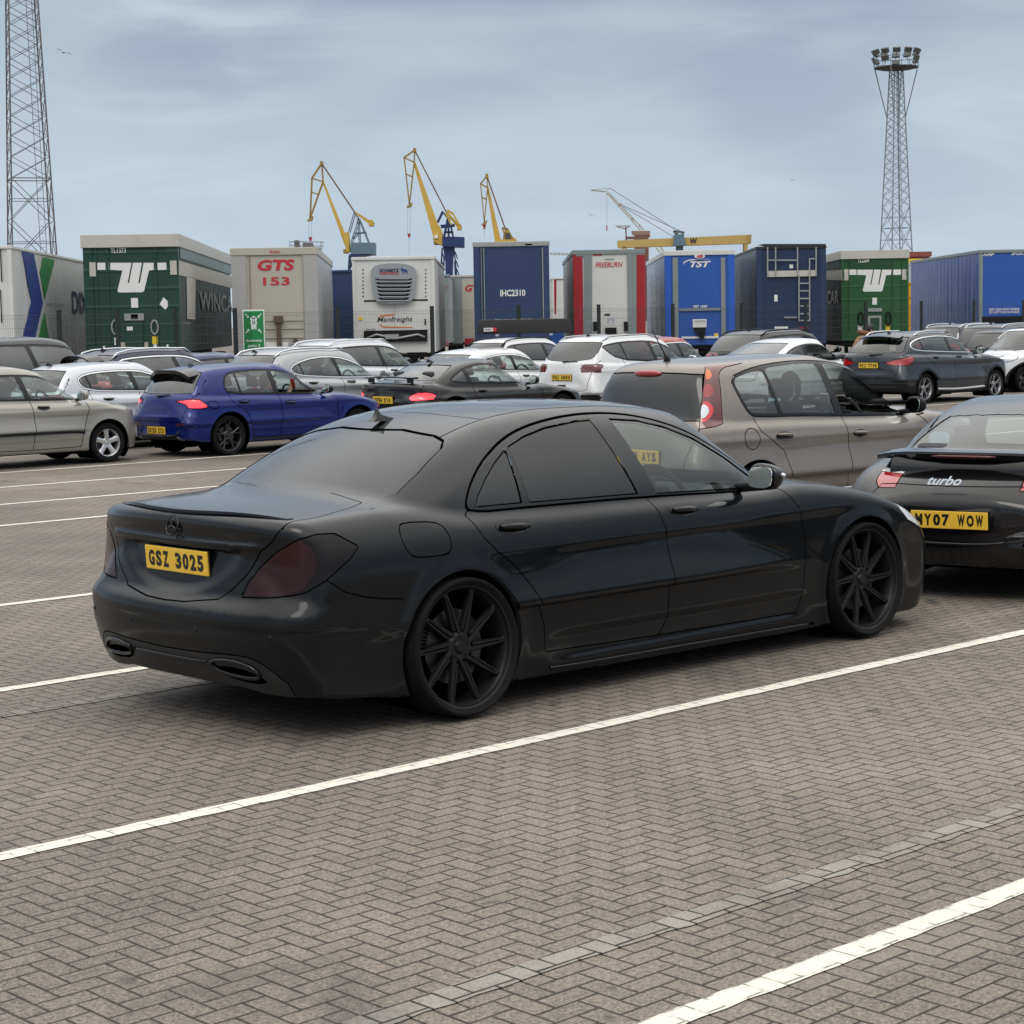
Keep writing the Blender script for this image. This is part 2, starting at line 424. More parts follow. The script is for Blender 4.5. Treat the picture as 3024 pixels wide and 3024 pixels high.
        # split along the shorter diagonal
        d1 = np.linalg.norm(V[Q[:, 0]]-V[Q[:, 2]], axis=1) <= np.linalg.norm(V[Q[:, 1]]-V[Q[:, 3]], axis=1)
        T = np.concatenate([Q[d1][:, [0, 1, 2]], Q[d1][:, [0, 2, 3]], Q[~d1][:, [0, 1, 3]], Q[~d1][:, [1, 2, 3]]])
        return V, T

def cut(V, T, phi, mask):
    """split masked triangles along phi=0; phi given per vertex; returns V,T"""
    phi = phi.copy(); phi[np.abs(phi) < 2e-4] = 2e-4
    s = phi > 0; ts = s[T]; c = ts.sum(1); x = mask & (c > 0) & (c < 3)
    if not x.any(): return V, T
    K = T[~x]; C = T[x]; cs = s[C]; one = cs.sum(1) == 1   # lone positive
    lone = np.where(one[:, None], cs, ~cs).argmax(1)
    r = np.arange(len(C)); a = C[r, lone]; b = C[r, (lone+1) % 3]; d = C[r, (lone+2) % 3]
    e = np.concatenate([np.stack([a, b], 1), np.stack([a, d], 1)]); es = np.sort(e, 1)
    u, inv = np.unique(es, axis=0, return_inverse=True); inv = inv.ravel()
    t = phi[u[:, 0]]/(phi[u[:, 0]]-phi[u[:, 1]])
    NV = V[u[:, 0]]*(1-t[:, None])+V[u[:, 1]]*t[:, None]; n0 = len(V); m = len(C)
    ab = inv[:m]+n0; ad = inv[m:]+n0
    NT = np.concatenate([np.stack([a, ab, ad], 1), np.stack([ab, b, d], 1), np.stack([ab, d, ad], 1)])
    return np.concatenate([V, NV]), np.concatenate([K, NT])

def chaikin(P, n=2, closed=True):
    P = np.array(P, float)
    for _ in range(n):
        if closed: A = P; B = np.roll(P, -1, 0)
        else: A = P[:-1]; B = P[1:]
        Q = np.empty((2*len(A), 2)); Q[0::2] = A*.75+B*.25; Q[1::2] = A*.25+B*.75
        if not closed: Q = np.concatenate([P[:1], Q, P[-1:]])
        P = Q
    return P
def sdopen(p, poly):
    """signed side distance to an open polyline; beyond its ends it counts as far"""
    best = np.full(len(p), 1e9); val = np.full(len(p), .06)
    for k, (a, b) in enumerate(zip(poly[:-1], poly[1:])):
        d = b-a; L = max((d*d).sum(), 1e-12); w_ = p-a; t0 = (w_@d)/L; t = np.clip(t0, 0, 1)
        q = w_-t[:, None]*d; ds = np.sqrt((q*q).sum(1)); c = (d[0]*w_[:, 1]-d[1]*w_[:, 0])
        end = ((t0 < 0) & (k == 0)) | ((t0 > 1) & (k == len(poly)-2))
        m = ds < best; best[m] = ds[m]; val[m] = np.where(end, .06, np.where(c > 0, ds, -ds))[m]
    return val
def sdseg(p, poly, closed):
    """unsigned distance (and sign if closed) of points p (N,2)"""
    A = poly if closed else poly[:-1]; B = np.roll(poly, -1, 0) if closed else poly[1:]
    best = np.full(len(p), 1e9); sg = np.zeros(len(p), bool)
    for a, b in zip(A, B):
        d = b-a; L = max((d*d).sum(), 1e-12); w_ = p-a; t = np.clip((w_@d)/L, 0, 1)
        q = w_-t[:, None]*d; best = np.minimum(best, (q*q).sum(1))
        if closed:
            c = (a[1] > p[:, 1]) != (b[1] > p[:, 1])
            if c.any():
                xi = a[0]+(p[:, 1]-a[1])*d[0]/(d[1] if d[1] else 1e-9); sg ^= c & (p[:, 0] < xi)
    best = np.sqrt(best)
    return np.where(sg, -best, best) if closed else best

def vcoord(view, p):
    x, ay, z = p[:, 0], np.abs(p[:, 1]), p[:, 2]
    if view == 'S': return np.stack([x, z], 1)
    if view in 'RF': return np.stack([ay, z], 1)
    if view == 'T': return np.stack([x, ay], 1)
    if view == 'C': return np.stack([x+ay, z], 1)      # rear corner, seen at 45 degrees
    return np.stack([x-ay, z], 1)                       # 'D' front corner
def vmask(view, C, N, lim=None):
    if view == 'S': m = np.abs(N[:, 1]) > .22
    elif view == 'R': m = (N[:, 0] < -.25)
    elif view == 'F': m = (N[:, 0] > .25)
    elif view == 'C': m = (-N[:, 0]+np.abs(N[:, 1])*1.0 > .5) & (C[:, 0] < .6)
    elif view == 'D': m = (N[:, 0]+np.abs(N[:, 1]) > .5) & (C[:, 0] > 1.5)
    else: m = N[:, 2] > .35
    if lim:
        for k, (lo, hi) in lim.items(): c = C[:, 'xyz'.index(k)]; m &= (c > lo) & (c < hi)
    return m

def carve_regions(body, V, T, regs, gapw):
    """regs: dict(name, view, poly, smooth, mirror, gap(bool), open(bool), lim). returns V,T,labels (-1 shell, -2 gap, i region)"""
    for r in regs:
        r['P'] = chaikin(r['poly'], r.get('smooth', 0), not r.get('open'))
    def phi_of(r, p):
        q = vcoord(r['view'], p)
        lo = r['P'].min(0)-.06; hi = r['P'].max(0)+.06
        near = ((q > lo) & (q < hi)).all(1); out = np.full(len(q), .06)
        if near.any(): out[near] = sdopen(q[near], r['P']) if r.get('open') else sdseg(q[near], r['P'], True)
        return out
    for r in regs:
        w_ = r.get('w', gapw)
        levels = (-w_, w_) if (r.get('gap') or r.get('open')) else (0.0,)
        for lv in levels:
            phi = phi_of(r, V)
            near = np.abs(phi-lv) < .055
            cand = near[T].all(1) | (near[T].any(1))
            ci = np.where(cand)[0]; mk = np.zeros(len(T), bool)
            if len(ci):
                C = V[T[ci]].mean(1); Nf = np.cross(V[T[ci, 1]]-V[T[ci, 0]], V[T[ci, 2]]-V[T[ci, 0]]); Nf /= np.maximum(np.linalg.norm(Nf, axis=1, keepdims=True), 1e-12)
                mk[ci] = vmask(r['view'], C, Nf, r.get('lim'))
            V, T = cut(V, T, phi-lv, mk)
    C = V[T].mean(1); Nf = np.cross(V[T[:, 1]]-V[T[:, 0]], V[T[:, 2]]-V[T[:, 0]]); Nf /= np.maximum(np.linalg.norm(Nf, axis=1, keepdims=True), 1e-12)
    lab = np.full(len(T), -1)
    for i, r in enumerate(regs):
        m = vmask(r['view'], C, Nf, r.get('lim')); w_ = r.get('w', gapw)
        phi = np.full(len(C), 1.0); phi[m] = phi_of(r, C[m])
        if r.get('open'): lab[m & (np.abs(phi) < w_)] = -2; continue
        if r.get('gap'):
            lab[m & (phi < -w_)] = i; lab[m & (np.abs(phi) <= w_)] = -2
        else: lab[m & (phi < 0)] = i
    return V, T, lab

def submesh(V, T, N, sel, off=0.0):
    t = T[sel]; u, inv = np.unique(t, return_inverse=True); v = V[u]; n = N[u]
    if off: v = v+n*off
    return v, inv.reshape(-1, 3).astype(np.int32), n

S_DISC = .62
def wheel_mesh(R, w, rim, style, spokes, mats, parent, name='wheel', dish=.02):
    """returns wheel rim object at origin, outer face towards -Y (mirrored for left side by rotation)"""
    m_rim, m_disc = mats
    t = MB(); hw = w/2; sr = R-rim
    prof = [(rim*.985, hw*.80), (rim+sr*.15, hw*.93), (rim+sr*.55, hw*1.0), (R-sr*.16, hw*.93), (R-.006, hw*.72)]
    for gy in (.45, .15, -.15, -.45):
        prof += [(R, hw*(gy+.12)), (R, hw*(gy+.05)), (R-.007, hw*(gy+.03)), (R-.007, hw*(gy-.03)), (R, hw*(gy-.05))]
    prof += [(R-.006, -hw*.72), (R-sr*.16, -hw*.93), (R-sr*.30, -hw*.985), (R-sr*.33, -hw*.975), (rim+sr*.55, -hw), (rim+sr*.15, -hw*.93), (rim*.985, -hw*.80)]
    t.lathe(prof, 'Y', 56)
    b = MB()
    # barrel and lip
    b.lathe([(rim*.93, hw*.8), (rim*.90, -hw*.2), (rim*.93, -hw*.62), (rim*.965, -hw*.74), (rim*1.0, -hw*.80), (rim*1.012, -hw*.84), (rim*1.0, -hw*.87), (rim*.975, -hw*.84), (rim*.955, -hw*.72)], 'Y', 56)
    fy = -hw*.70; iy = fy+dish
    hub = .075
    def spoke(a0, a1, r0, r1, w0, w1, y0, y1, th=.028):
        p0 = Vector((math.cos(a0)*r0, y0, math.sin(a0)*r0)); p1 = Vector((math.cos(a1)*r1, y1, math.sin(a1)*r1)); d = (p1-p0); d.y = 0; d.normalize(); s_ = Vector((-d.z, 0, d.x))
        V = []
        for p, ww in ((p0, w0), (p1, w1)):
            V += [p-s_*ww/2+Vector((0, th, 0)), p-s_*ww/2+Vector((0, .006, 0)), p-s_*ww*.28, p+s_*ww*.28, p+s_*ww/2+Vector((0, .006, 0)), p+s_*ww/2+Vector((0, th, 0))]
        F = [(k, (k+1) % 6, 6+(k+1) % 6, 6+k) for k in range(6)]+[tuple(range(6))[::-1], tuple(range(6, 12))]
        b._add(V, F)
    ro = rim*.955
    for k in range(spokes):
        a = 2*PI*k/spokes+PI/2
        if style == 'turbine':     # twin slim blades, swept
            sw = .30
            spoke(a-.05, a+sw, hub*.80, ro, .026, .011, iy, fy+.004); spoke(a+.36, a+sw+.045, hub*1.12, ro, .018, .010, iy+.004, fy+.004)
            spoke(a+sw-.0, a+sw+.05, ro*.90, ro, .022, .024, fy+.005, fy+.003)
        elif style == 'y':
            spoke(a, a, hub*.7, rim*.5, .045, .034, iy, iy); spoke(a, a+.20, rim*.42, ro, .026, .02, iy, fy); spoke(a, a-.20, rim*.42, ro, .026, .02, iy, fy)
        elif style == 'fat':
            spoke(a, a, hub*.6, ro, .075, .058, iy, fy, .035)
            spoke(a-.13, a-.16, hub*.9, ro, .03, .03, iy+.012, fy+.012); spoke(a+.13, a+.16, hub*.9, ro, .03, .03, iy+.012, fy+.012)
        elif style == 'angular':
            spoke(a, a+.05, hub*.7, ro, .036, .020, iy, fy); spoke(a+.06, a+.30, hub*1.3, ro, .018, .014, iy, fy)
            spoke(a+.26, a+.12, rim*.62, ro, .012, .012, fy+.004, fy+.004)
        else:
            spoke(a-.07, a-.09, hub*.8, ro, .022, .016, iy, fy); spoke(a+.07, a+.09, hub*.8, ro, .022, .016, iy, fy)
    b.lathe([(.001, iy-.012), (.028, iy-.012), (.032, iy-.006), (.036, iy+.002), (hub*.8, iy-.002), (hub, iy+.01), (hub, iy+.05), (.0, iy+.05)], 'Y', 28)
    for k in range(5):
        a = 2*PI*k/5+.3; b.lathe([(.001, -.006), (.008, -.006), (.009, .006), (.009, .02)], 'Y', 8, (math.cos(a)*.053, iy, math.sin(a)*.053))
    rimo = b.build(name, m_rim, parent, angle=35)
    ty = t.build('tyre', M_TYRE, rimo, angle=32)
    d = MB(); d.lathe([(.0, iy+.07), (.08, iy+.07), (.085, iy+.055), (rim*S_DISC, iy+.055), (rim*S_DISC, iy+.085), (.0, iy+.085)], 'Y', 36)
    disc = d.build('brake_disc', M_DISC if m_disc is None else m_disc, rimo, angle=30)
    c = MB()
    for k in range(7):
        a = PI*.82+k*.09; 
        c.box((math.cos(a)*rim*.70, iy+.062, math.sin(a)*rim*.70), (.055, .05, .045), (0, -a, 0), bev=.008)
    c.build('brake_caliper', m_disc or M_BLACK, rimo, angle=30)
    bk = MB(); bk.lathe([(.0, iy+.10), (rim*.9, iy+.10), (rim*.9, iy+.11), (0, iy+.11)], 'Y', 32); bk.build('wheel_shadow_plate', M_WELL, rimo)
    return rimo
def dup(o, parent, loc, rz=0.0, rx=0.0):
    c = o.copy(); COL.objects.link(c); c.parent = parent; c.location = loc; c.rotation_euler = (rx, 0, rz)
    for ch in list(o.children):
        d = ch.copy(); COL.objects.link(d); d.parent = c
        for g in list(ch.children): e = g.copy(); COL.objects.link(e); e.parent = d
    return c

def dup_tree(o, loc=None, rz=None, mats=None):
    c = o.copy(); COL.objects.link(c)
    if loc is not None: c.location = loc
    if rz is not None: c.rotation_euler = (0, 0, rz)
    def rec(src, dst):
        for ch in list(src.children):
            d = ch.copy(); COL.objects.link(d); d.parent = dst
            if mats and d.type == 'MESH':
                if any(m and m.name in mats for m in d.data.materials):
                    d.data = d.data.copy()
                    for i, m in enumerate(d.data.materials):
                        if m and m.name in mats: d.data.materials[i] = mats[m.name]
            rec(ch, d)
    rec(o, c); return c

LANE_TH = 0.8158; LO = Vector((-0.254, 9.378)); LA = Vector((math.sin(LANE_TH), math.cos(LANE_TH))); LL = Vector((-LA.y, LA.x))
def lane(t, s): p = LO+LA*t+LL*s; return (p.x, p.y, 0.0)
LANE_RZ = PI/2-LANE_TH

def seat_mb(x, y, z, w=.50, back=.62, rec=.35, head=True):
    m = MB()
    m.box((x, y, z), (.50, w, .14), (0, -.12, 0), bev=.05)
    m.box((x-.28-.08, y, z+back/2+.02), (.13, w*.94, back), (0, -rec, 0), taper=(.8, .82), bev=.05)
    if head: m.box((x-.40-.10, y, z+back+.12), (.10, .26, .18), (0, -rec*.6, 0), taper=(.9, .8), bev=.04)
    return m

def build_car(name, S, label, cat, t=0, s=0, th=None, loc=None, group=None, h=.035):
    """S: spec; body + regions + fittings. (t,s): lane position of rear axle centre"""
    if loc is None: loc = lane(t, s)
    root = empty(name, loc, PI/2-(LANE_TH if th is None else th))
    sc_ = S.get('scale', 1.0); root.scale = (sc_,)*3
    tag(root, label, cat, group)
    B = Body(S); V, T = B.mesh(h)
    W = max(p[1] for p in S['plan']); wb = S['wb']; R = S['R']; ra = S.get('ra', R+.045); az = S.get('az', R)
    regs = list(S['regs'])
    for ax in (0.0, wb):
        n = 40; cir = [(ax+ra*math.cos(2*PI*k/n), az+ra*math.sin(2*PI*k/n)) for k in range(n)]
        regs.append(dict(name='_arch', view='S', poly=cir))
    gapw = S.get('gapw', .003)
    V, T, lab = carve_regions(B, V, T, regs, gapw)
    V = B.project(V, 2) if S.get('reproj', True) else V
    N = B.normals(V)
    # arches: everything inside the wheel circle and outboard is removed (side + bottom faces)
    C = V[T].mean(1)
    hole = np.zeros(len(T), bool)
    for ax in (0.0, wb):
        d = np.hypot(C[:, 0]-ax, C[:, 2]-az); hole |= (d < ra) & (np.abs(C[:, 1]) > W-.42)
        hole |= (np.abs(C[:, 0]-ax) < ra) & (C[:, 2] < az) & (N[T].mean(1)[:, 2] < -.5) & (np.abs(C[:, 1]) > W-.42)
    lab[hole] = -9
    arch_ids = [i for i, r in enumerate(regs) if r['name'] == '_arch']
    mpaint = S['paint']; objs = {}
    # shell: paint + gap + underside as one mesh with three materials
    cn = N[T].mean(1)
    shell = np.isin(lab, [-1, -2]+arch_ids)
    v, f, n = submesh(V, T, N, shell)
    lb = lab[shell]; und = (cn[shell][:, 2] < -.75) & (C[shell][:, 2] < .45)
    g_off = (lb == -2)
    # recess the gap: verts only used by gap faces
    used = np.zeros(len(v), bool); used[f[~g_off].ravel()] = True; inner = ~used; v[inner] -= n[inner]*.006
    bo = meshobj('body_shell', v, f, [mpaint, M_GAP, M_UNDER], root, n)
    mi = np.zeros(len(f), np.int32); mi[g_off] = 1; mi[und] = 2
    if len(bo.data.polygons) == len(f): bo.data.polygons.foreach_set('material_index', mi)
    doors = {}
    for i, r in enumerate(regs):
        if r['name'].startswith('_'): continue
        sel = lab == i
        if not sel.any(): continue
        sides = [None]
        if r['view'] in 'SCD' or r.get('pair'): sides = [-1, 1]
        for sd in sides:
            q = sel if sd is None else sel & (np.sign(C[:, 1]) == sd)
            if not q.any(): continue
            v, f, n = submesh(V, T, N, q, r.get('off', 0.0))
            par = root
            if r.get('parent'): par = doors.get((r['parent'], sd)) or doors.get((r['parent'], None)) or root
            o = meshobj(r['name'], v, f, r.get('mat', mpaint), par, n)
            if r.get('key'): doors[(r['key'], sd)] = o
    # cabin lining: inner skin of roof/pillars and doors, so that glass looks into a dark trimmed cabin
    if S.get('lining', True):
        isg = np.zeros(len(T), bool)
        for i, r in enumerate(regs):
            if 'window' in r['name'] or 'windscreen' in r['name'] or r.get('glass'): isg |= lab == i
        zb = B.belt(C[:, 0]); selc = (~isg) & (~hole) & (C[:, 0] > S['gx'][0]-.0) & (C[:, 0] < S['cowl'])
        v, f, n = submesh(V, T, N, selc & (C[:, 2] > .28), -.022)
        meshobj('cabin_lining', v, f[:, ::-1].copy(), M_LIN, root, -n)
    # wheel wells
    for ax in (0.0, wb):
        for sd in (-1, 1):
            ww = MB()
            yo = sd*(B.plan(np.array([ax]))[0]-.035); yi = sd*(W-.42)
            arc = [(ax+(ra+.012)*math.cos(a), az+(ra+.012)*math.sin(a)) for a in np.linspace(-.75, PI+.75, 26)]
            b0 = len(ww.v)
            Vw = [(x_, yo, max(z_, .08)) for x_, z_ in arc]+[(x_, yi, max(z_, .08)) for x_, z_ in arc]
            ww._add(Vw, [(k, k+1, 27+k-1, 26+k) if False else (k, k+1, 26+k+1, 26+k) for k in range(25)]+[tuple(range(26, 52))])
            ww.build('wheel_arch_liner', M_WELL, root, smooth=False)
    # wheels
    tw = S.get('tw', .225); wo = wheel_mesh(R, tw, S['rim'], S['wstyle'], S['spokes'], (S['rimmat'], S.get('discmat')), root)
    wi = S.get('winset', .03)
    yy = W-wi-tw/2
    cam_ = -math.radians(S.get('camber', 0)); wo.location = (0, -yy, R+.004); wo.rotation_euler = (cam_, 0, 0)
    for (x_, sd) in ((wb, -1), (0, 1), (wb, 1)):
        dup(wo, root, (x_, sd*yy, R+.004), 0.0 if sd < 0 else PI, cam_)
    # mirrors
    if S.get('mirror'):
        mx, mz, mw, mh = S['mirror']; ym = S.get('mirror_y', W-.02)
        for sd in (-1, 1):
            m = MB(); bm = bmesh.new(); bmesh.ops.create_uvsphere(bm, u_segments=20, v_segments=12, radius=1)
            Vv = []
            for vv in bm.verts:
                p = vv.co.copy(); p = Vector([math.copysign(abs(c)**.74, c) for c in p])
                Vv.append((mx+p.x*.075*(1.0 if p.x > 0 else .35)+.02, sd*(ym+mw/2+p.y*mw/2), mz+p.z*mh/2*(1-.12*(p.y*1))))
            bm.verts.index_update(); m._add(Vv, [[q.index for q in ff.verts] for ff in bm.faces]); bm.free()
            par = doors.get(('front_door', sd)) or root
            mo = m.build('wing_mirror', S.get('mirmat', mpaint), par, smooth=True)
            k = MB(); k.tube([(mx+.03, sd*(ym-.10), mz-mh*.46), (mx+.03, sd*(ym-.02), mz-mh*.40), (mx+.03, sd*(ym+mw*.35), mz-mh*.28)], [.022, .026, .03], 8); k.build('mirror_arm', M_BLACK, root, smooth=True)
            g = MB(); 
            out = [(math.cos(a), math.sin(a)) for a in np.linspace(0, 2*PI, 20, endpoint=False)]
            P = [(sd*(ym+mw/2+math.copysign(abs(c)**.6, c)*mw*.40), mz+math.copysign(abs(s2)**.6, s2)*mh*.40) for c, s2 in out]
            g.prism([(y_, z_) for y_, z_ in P], 'X', mx-.014, mx-.008)
            g.v = [(v_[0]+(v_[2]-mz)*.16-.012, v_[1], v_[2]) for v_ in g.v]; g.build('mirror_glass', M_MIRROR, par)
    for (hx, hz, hw_) in S.get('handles', ()):
        for sd in (-1, 1):
            P = B.project(np.array([[hx, sd*.9, hz]]), 6)[0]; P0 = P
            st = S.get('hstyle', 'bar'); m = MB()
            m.tube([(hx-hw_/2, P[1]-sd*.01, hz+.003), (hx-hw_/2+.02, P[1]+sd*.022, hz+.004), (hx, P[1]+sd*.034, hz+.002), (hx+hw_/2-.02, P[1]+sd*.022, hz-.004), (hx+hw_/2, P[1]-sd*.01, hz-.005)], [.008, .014, .015, .014, .008], 10)
            key = 'rear_door' if hx < S.get('bpillar', 1.4)-.2 else 'front_door'
            par = doors.get((key, sd)) or root
            ho = m.build('door_handle', S.get('hmat', mpaint), par, smooth=True)
            # dark scoop behind the handle
            c = MB(); P2 = [(hx+math.cos(a)*hw_*.62*(1.0), hz+math.sin(a)*.043) for a in np.linspace(0, 2*PI, 20, endpoint=False)]
            Q = B.project(np.array([[x_, sd*.9, z_] for x_, z_ in P2]), 6); nn = B.normals(Q); Q = Q+nn*.0025
            ctr = B.project(np.array([[hx, sd*.9, hz]]), 6); ctr = ctr-B.normals(ctr)*(-.001)
            ids = [tuple([20, k, (k+1) % 20]) for k in range(20)]
            meshobj('handle_recess', np.vstack([Q, ctr]), ids, M_TRIM, par, smooth=True)
    # interior
    if S.get('interior', True):
        fl = S.get('seatz', .42); fx = S.get('fseat', wb*.48); rx = S.get('rseat', wb*.12); ys = W*.41
        for sy in (-ys, ys): seat_mb(fx, sy, fl).build('seat', M_SEAT, root, angle=50)
        m = seat_mb(rx, 0, fl+.02, w=W*1.45, back=.56, rec=.40, head=False)
        for sy in (-ys, ys): m.box((rx-.46, sy, fl+.68), (.09, .24, .13), (0, -.3, 0), bev=.035)
        m.build('rear_bench', M_SEAT, root, angle=50)
        dx = S['dash']; dz = B.belt(np.array([dx]))[0]-.03
        m = MB(); m.box((dx+.18, 0, dz-.06), (.62, W*1.56, .14), (0, .04, 0), bev=.05); m.box((dx-.02, 0, dz-.26), (.30, W*1.5, .34), bev=.05)
        m.box((dx-.06, 0, dz+.01), (.03, .28, .12), (0, -.2, 0), bev=.01)
        m.build('dashboard', M_LIN, root, angle=40)
        wx = dx-.28; wy = -ys; wz = dz-.0; cc = []
        for k in range(24):
            a = 2*PI*k/24; p = Euler((0, -.42, 0)).to_matrix() @ Vector((0, math.cos(a)*.185, math.sin(a)*.185)); cc.append((wx+p.x, wy+p.y, wz+p.z))
        m = MB(); m.tube(cc, .015, 8, closed=True)
        for a in (0, PI, -PI/2):
            p = Euler((0, -.42, 0)).to_matrix() @ Vector((0, math.cos(a)*.18, math.sin(a)*.18)); m.bar((wx, wy, wz), (wx+p.x, wy+p.y, wz+p.z), .03, .02)
        m.box((wx, wy, wz), (.05, .13, .11), (0, -.42, 0), bev=.03); m.tube([(wx, wy, wz), (wx+.3, wy, wz-.13)], .03, 8)
        m.build('steering_wheel', M_LIN, root, angle=40)
    # number plate
    if S.get('plate'):
        px_, pz_, txt, tilt, pw = S['plate'][:5]
        pb = MB(); pb.box((0, 0, 0), (.012, pw, .116), bev=.004)
        po = pb.build('number_plate', M_PLATE_Y, root); po.location = (px_, S.get('plate_y', 0), pz_); po.rotation_euler = (0, tilt, 0)
        sur = MB(); sur.box((.008, 0, -.004), (.01, pw+.016, .132), bev=.003); sur.build('plate_surround', M_TRIM, po)
        # plate characters on the regular 50 x 79 mm grid
        k = pw/.52; ws = [.022 if c in 'I1' else (.033 if c == ' ' else .050) for c in txt]; tw_ = sum(ws)+.011*(len(txt)-1); cx_ = -tw_/2; tb = MB()
        for c, w_ in zip(txt, ws):
            if c != ' ': text_mesh(c, 1, None, None, 'c', (-.0075, -(cx_+w_/2)*k, 0), (0, -1, 0), (0, 0, 1), bold=.05, fit=(w_*k*.98, .078), add=tb)
            cx_ += w_+.011
        tb.build('plate_lettering', M_PLATE_T, po)
    for fn in S.get('extras', ()): fn(root, B, S, doors)
    return root

def surf_strip(B, pts, wid, hgt, name, m, root, view='S', sd=None, sides=(-1, 1), yg=.9, off=0.0):
    """raised strip following the body surface through side-view (x,z) points"""
    for sd_ in sides:
        P = chaikin(pts, 2, False); q = B.project(np.array([[p[0], sd_*yg, p[1]] for p in P]), 8); n = B.normals(q)
        t_ = MB(); t_.tube([tuple(a+b*off) for a, b in zip(q, n)], wid, 6); t_.build(name, m, root, smooth=True)

def G(wb=2.6, H=1.48, W=.90, fo=.86, ro=.76, R=.32, zb=(.98, .92), cowl=(2.12, .98), nose=.70, hdr=None, tail='hatch', rake=.34, paint=None, rimmat=None, wstyle='y', spokes=5,
      glass_r=None, glass_f=None, dlo=None, bp=None, quarter=None, clad=None, lamp=None, plate=None, rim=None, mirror=True, chrome=None, tint=None, **kw):
    """generic modern car body; kw overrides anything"""
    cx, cz = cowl; hx = hdr or cx-.78; tx = -ro
    br, bf = zb
    S = dict(wb=wb, R=R, rim=rim or R*.68, ra=R+.055, az=R+.01, tw=.22, winset=.03, wstyle=wstyle, spokes=spokes, rimmat=rimmat or M_SILV, paint=paint,
        plan=[(tx-.1, W-.10), (tx+.3, W-.035), (0, W-.005), (wb*.5, W), (wb, W-.005), (wb+fo*.5, W-.04), (wb+fo, W-.12)],
        inset=[(.05, .10), (.18, .05), (.30, .02), (.5, .004), (.66, .0), (br-.18, .008), (br-.08, .03), (br, .06), (br+.15, .13)],
        front=[(.0, wb+fo-.12), (.15, wb+fo-.04), (.35, wb+fo), (.55, wb+fo), (nose, wb+fo-.05), (nose+.15, wb+fo-.30)], fcurve=.36, fn=2.4,
        bottom=[(tx, .28), (-.4, .22), (0, .19), (wb, .19), (wb+fo, .20)],
        belt=[(tx, br), (0, br), (cx, bf)], tum=(.24, .32), wsc=.22, bsc=.12, cowl=cx, kside=.06, kfront=.15, krear=.10, kroof=.10, mid=wb*.45, rcrown=.035,
        gw=[(tx, W-.17), (0, W-.085), (wb*.5, W-.075), (cx-.3, W-.09), (cx+.3, W-.18)], gapw=.0055, dash=cx-.28, fseat=wb*.5, rseat=wb*.14, seatz=H*.28,
        kblend=[(tx, .06), (0, .02), (cx, .02), (cx+.3, .05)], flares=[(0, R+.01, R+.055, .010), (wb, R+.01, R+.055, .010)])
    zc_ = br-.25
    S['creases'] = [lambda x, z: .010*sstep((zc_+.03*(x/wb-.5)-z)/.03)*sstep((z-.36)/.2)*sstep((x-.25)/.2)*sstep((wb-.2-x)/.2)-.007*np.exp(-((z-(zc_+.06))/.03)**2), lambda x, z: .012*sstep((.40-z)/.04)*sstep((z-.10)/.1)*sstep((x-.4)/.1)*sstep((wb-.4-x)/.1)]
    S['carve'] = [lambda x, ay, z, b: b+(.012*sstep((.60-z)/.02)*sstep((z-.35)/.05)-.006*np.exp(-((z-.635)/.022)**2))*sstep((-.50-x)/.08)*sstep((.78*W-ay)/.06)]
    if tail == 'hatch':
        S['rear'] = [(.0, tx+.10), (.25, tx+.03), (.40, tx-.0), (.62, tx), (.70, tx+.045), (br-.02, tx+.07), (br+.2, tx+.16)]; S['rcurve'] = .16
        S['deck'] = [(tx-.1, br), (0, br), (cx-.2, bf+.0), (cx+.05, cz-.01), (wb+fo*.3, cz-.09), (wb+fo*.75, nose+.10), (wb+fo*1.05, nose-.10)]
        bx = tx+.07
        S['roof'] = [(bx-.10, br-.22), (bx, br), (bx+rake*.55, br+(H-br)*.58), (bx+rake, H-.085), (bx+rake+.25, H-.035), (wb*.22, H-.008), (wb*.40, H), (hx-.35, H-.025), (hx, H-.085), (hx+(cx-hx)*.5, (H-.085)*.5+cz*.5+.01), (cx, cz), (cx+.3, cz-.2)]
        S['gx'] = (tx+.02, cx+.35)
        rw = [(-.2, H-.12), (W-.34, H-.125), (W-.29, H-.16), (W-.19, br+.06), (W-.23, br+.02), (-.2, br+.01)]
        S['rwlim'] = {'x': (tx-.1, bx+rake+.22)}
    else:
        S['rear'] = [(.0, tx+.14), (.25, tx+.05), (.40, tx), (.62, tx), (.70, tx+.04), (br, tx+.03), (br+.1, tx)]; S['rcurve'] = .20
        bb = tail  # (backlight base x, roof end x, decklid z)
        S['deck'] = [(tx-.1, bb[2]-.01), (tx+.08, bb[2]+.005), (bb[0], bb[2]+.03), (0.1, br), (cx-.2, bf), (cx+.05, cz-.01), (wb+fo*.3, cz-.09), (wb+fo*.75, nose+.10), (wb+fo*1.05, nose-.10)]
        S['roof'] = [(bb[0]-.25, bb[2]-.13), (bb[0], bb[2]+.02), (bb[0]*.5+bb[1]*.5, (bb[2]+.02+H-.05)*.5+.03), (bb[1], H-.05), (bb[1]+.35, H-.008), (wb*.45, H), (hx-.3, H-.03), (hx, H-.09), (hx+(cx-hx)*.5, (H-.09)*.5+cz*.5+.01), (cx, cz), (cx+.3, cz-.2)]
        S['gx'] = (bb[0]-.3, cx+.35)
        rw = [(-.2, H-.10), (W-.42, H-.105), (W-.36, H-.13), (W-.22, bb[2]+.08), (W-.26, bb[2]+.045), (-.2, bb[2]+.045)]
        S['rwlim'] = {'x': (bb[0]-.15, bb[1]+.12)}
    S['box'] = (tx-.15, wb+fo+.12, H+.05)
    gr = glass_r or G_TINT; gf = glass_f or G_CLEAR
    bp = bp if bp is not None else wb*.38
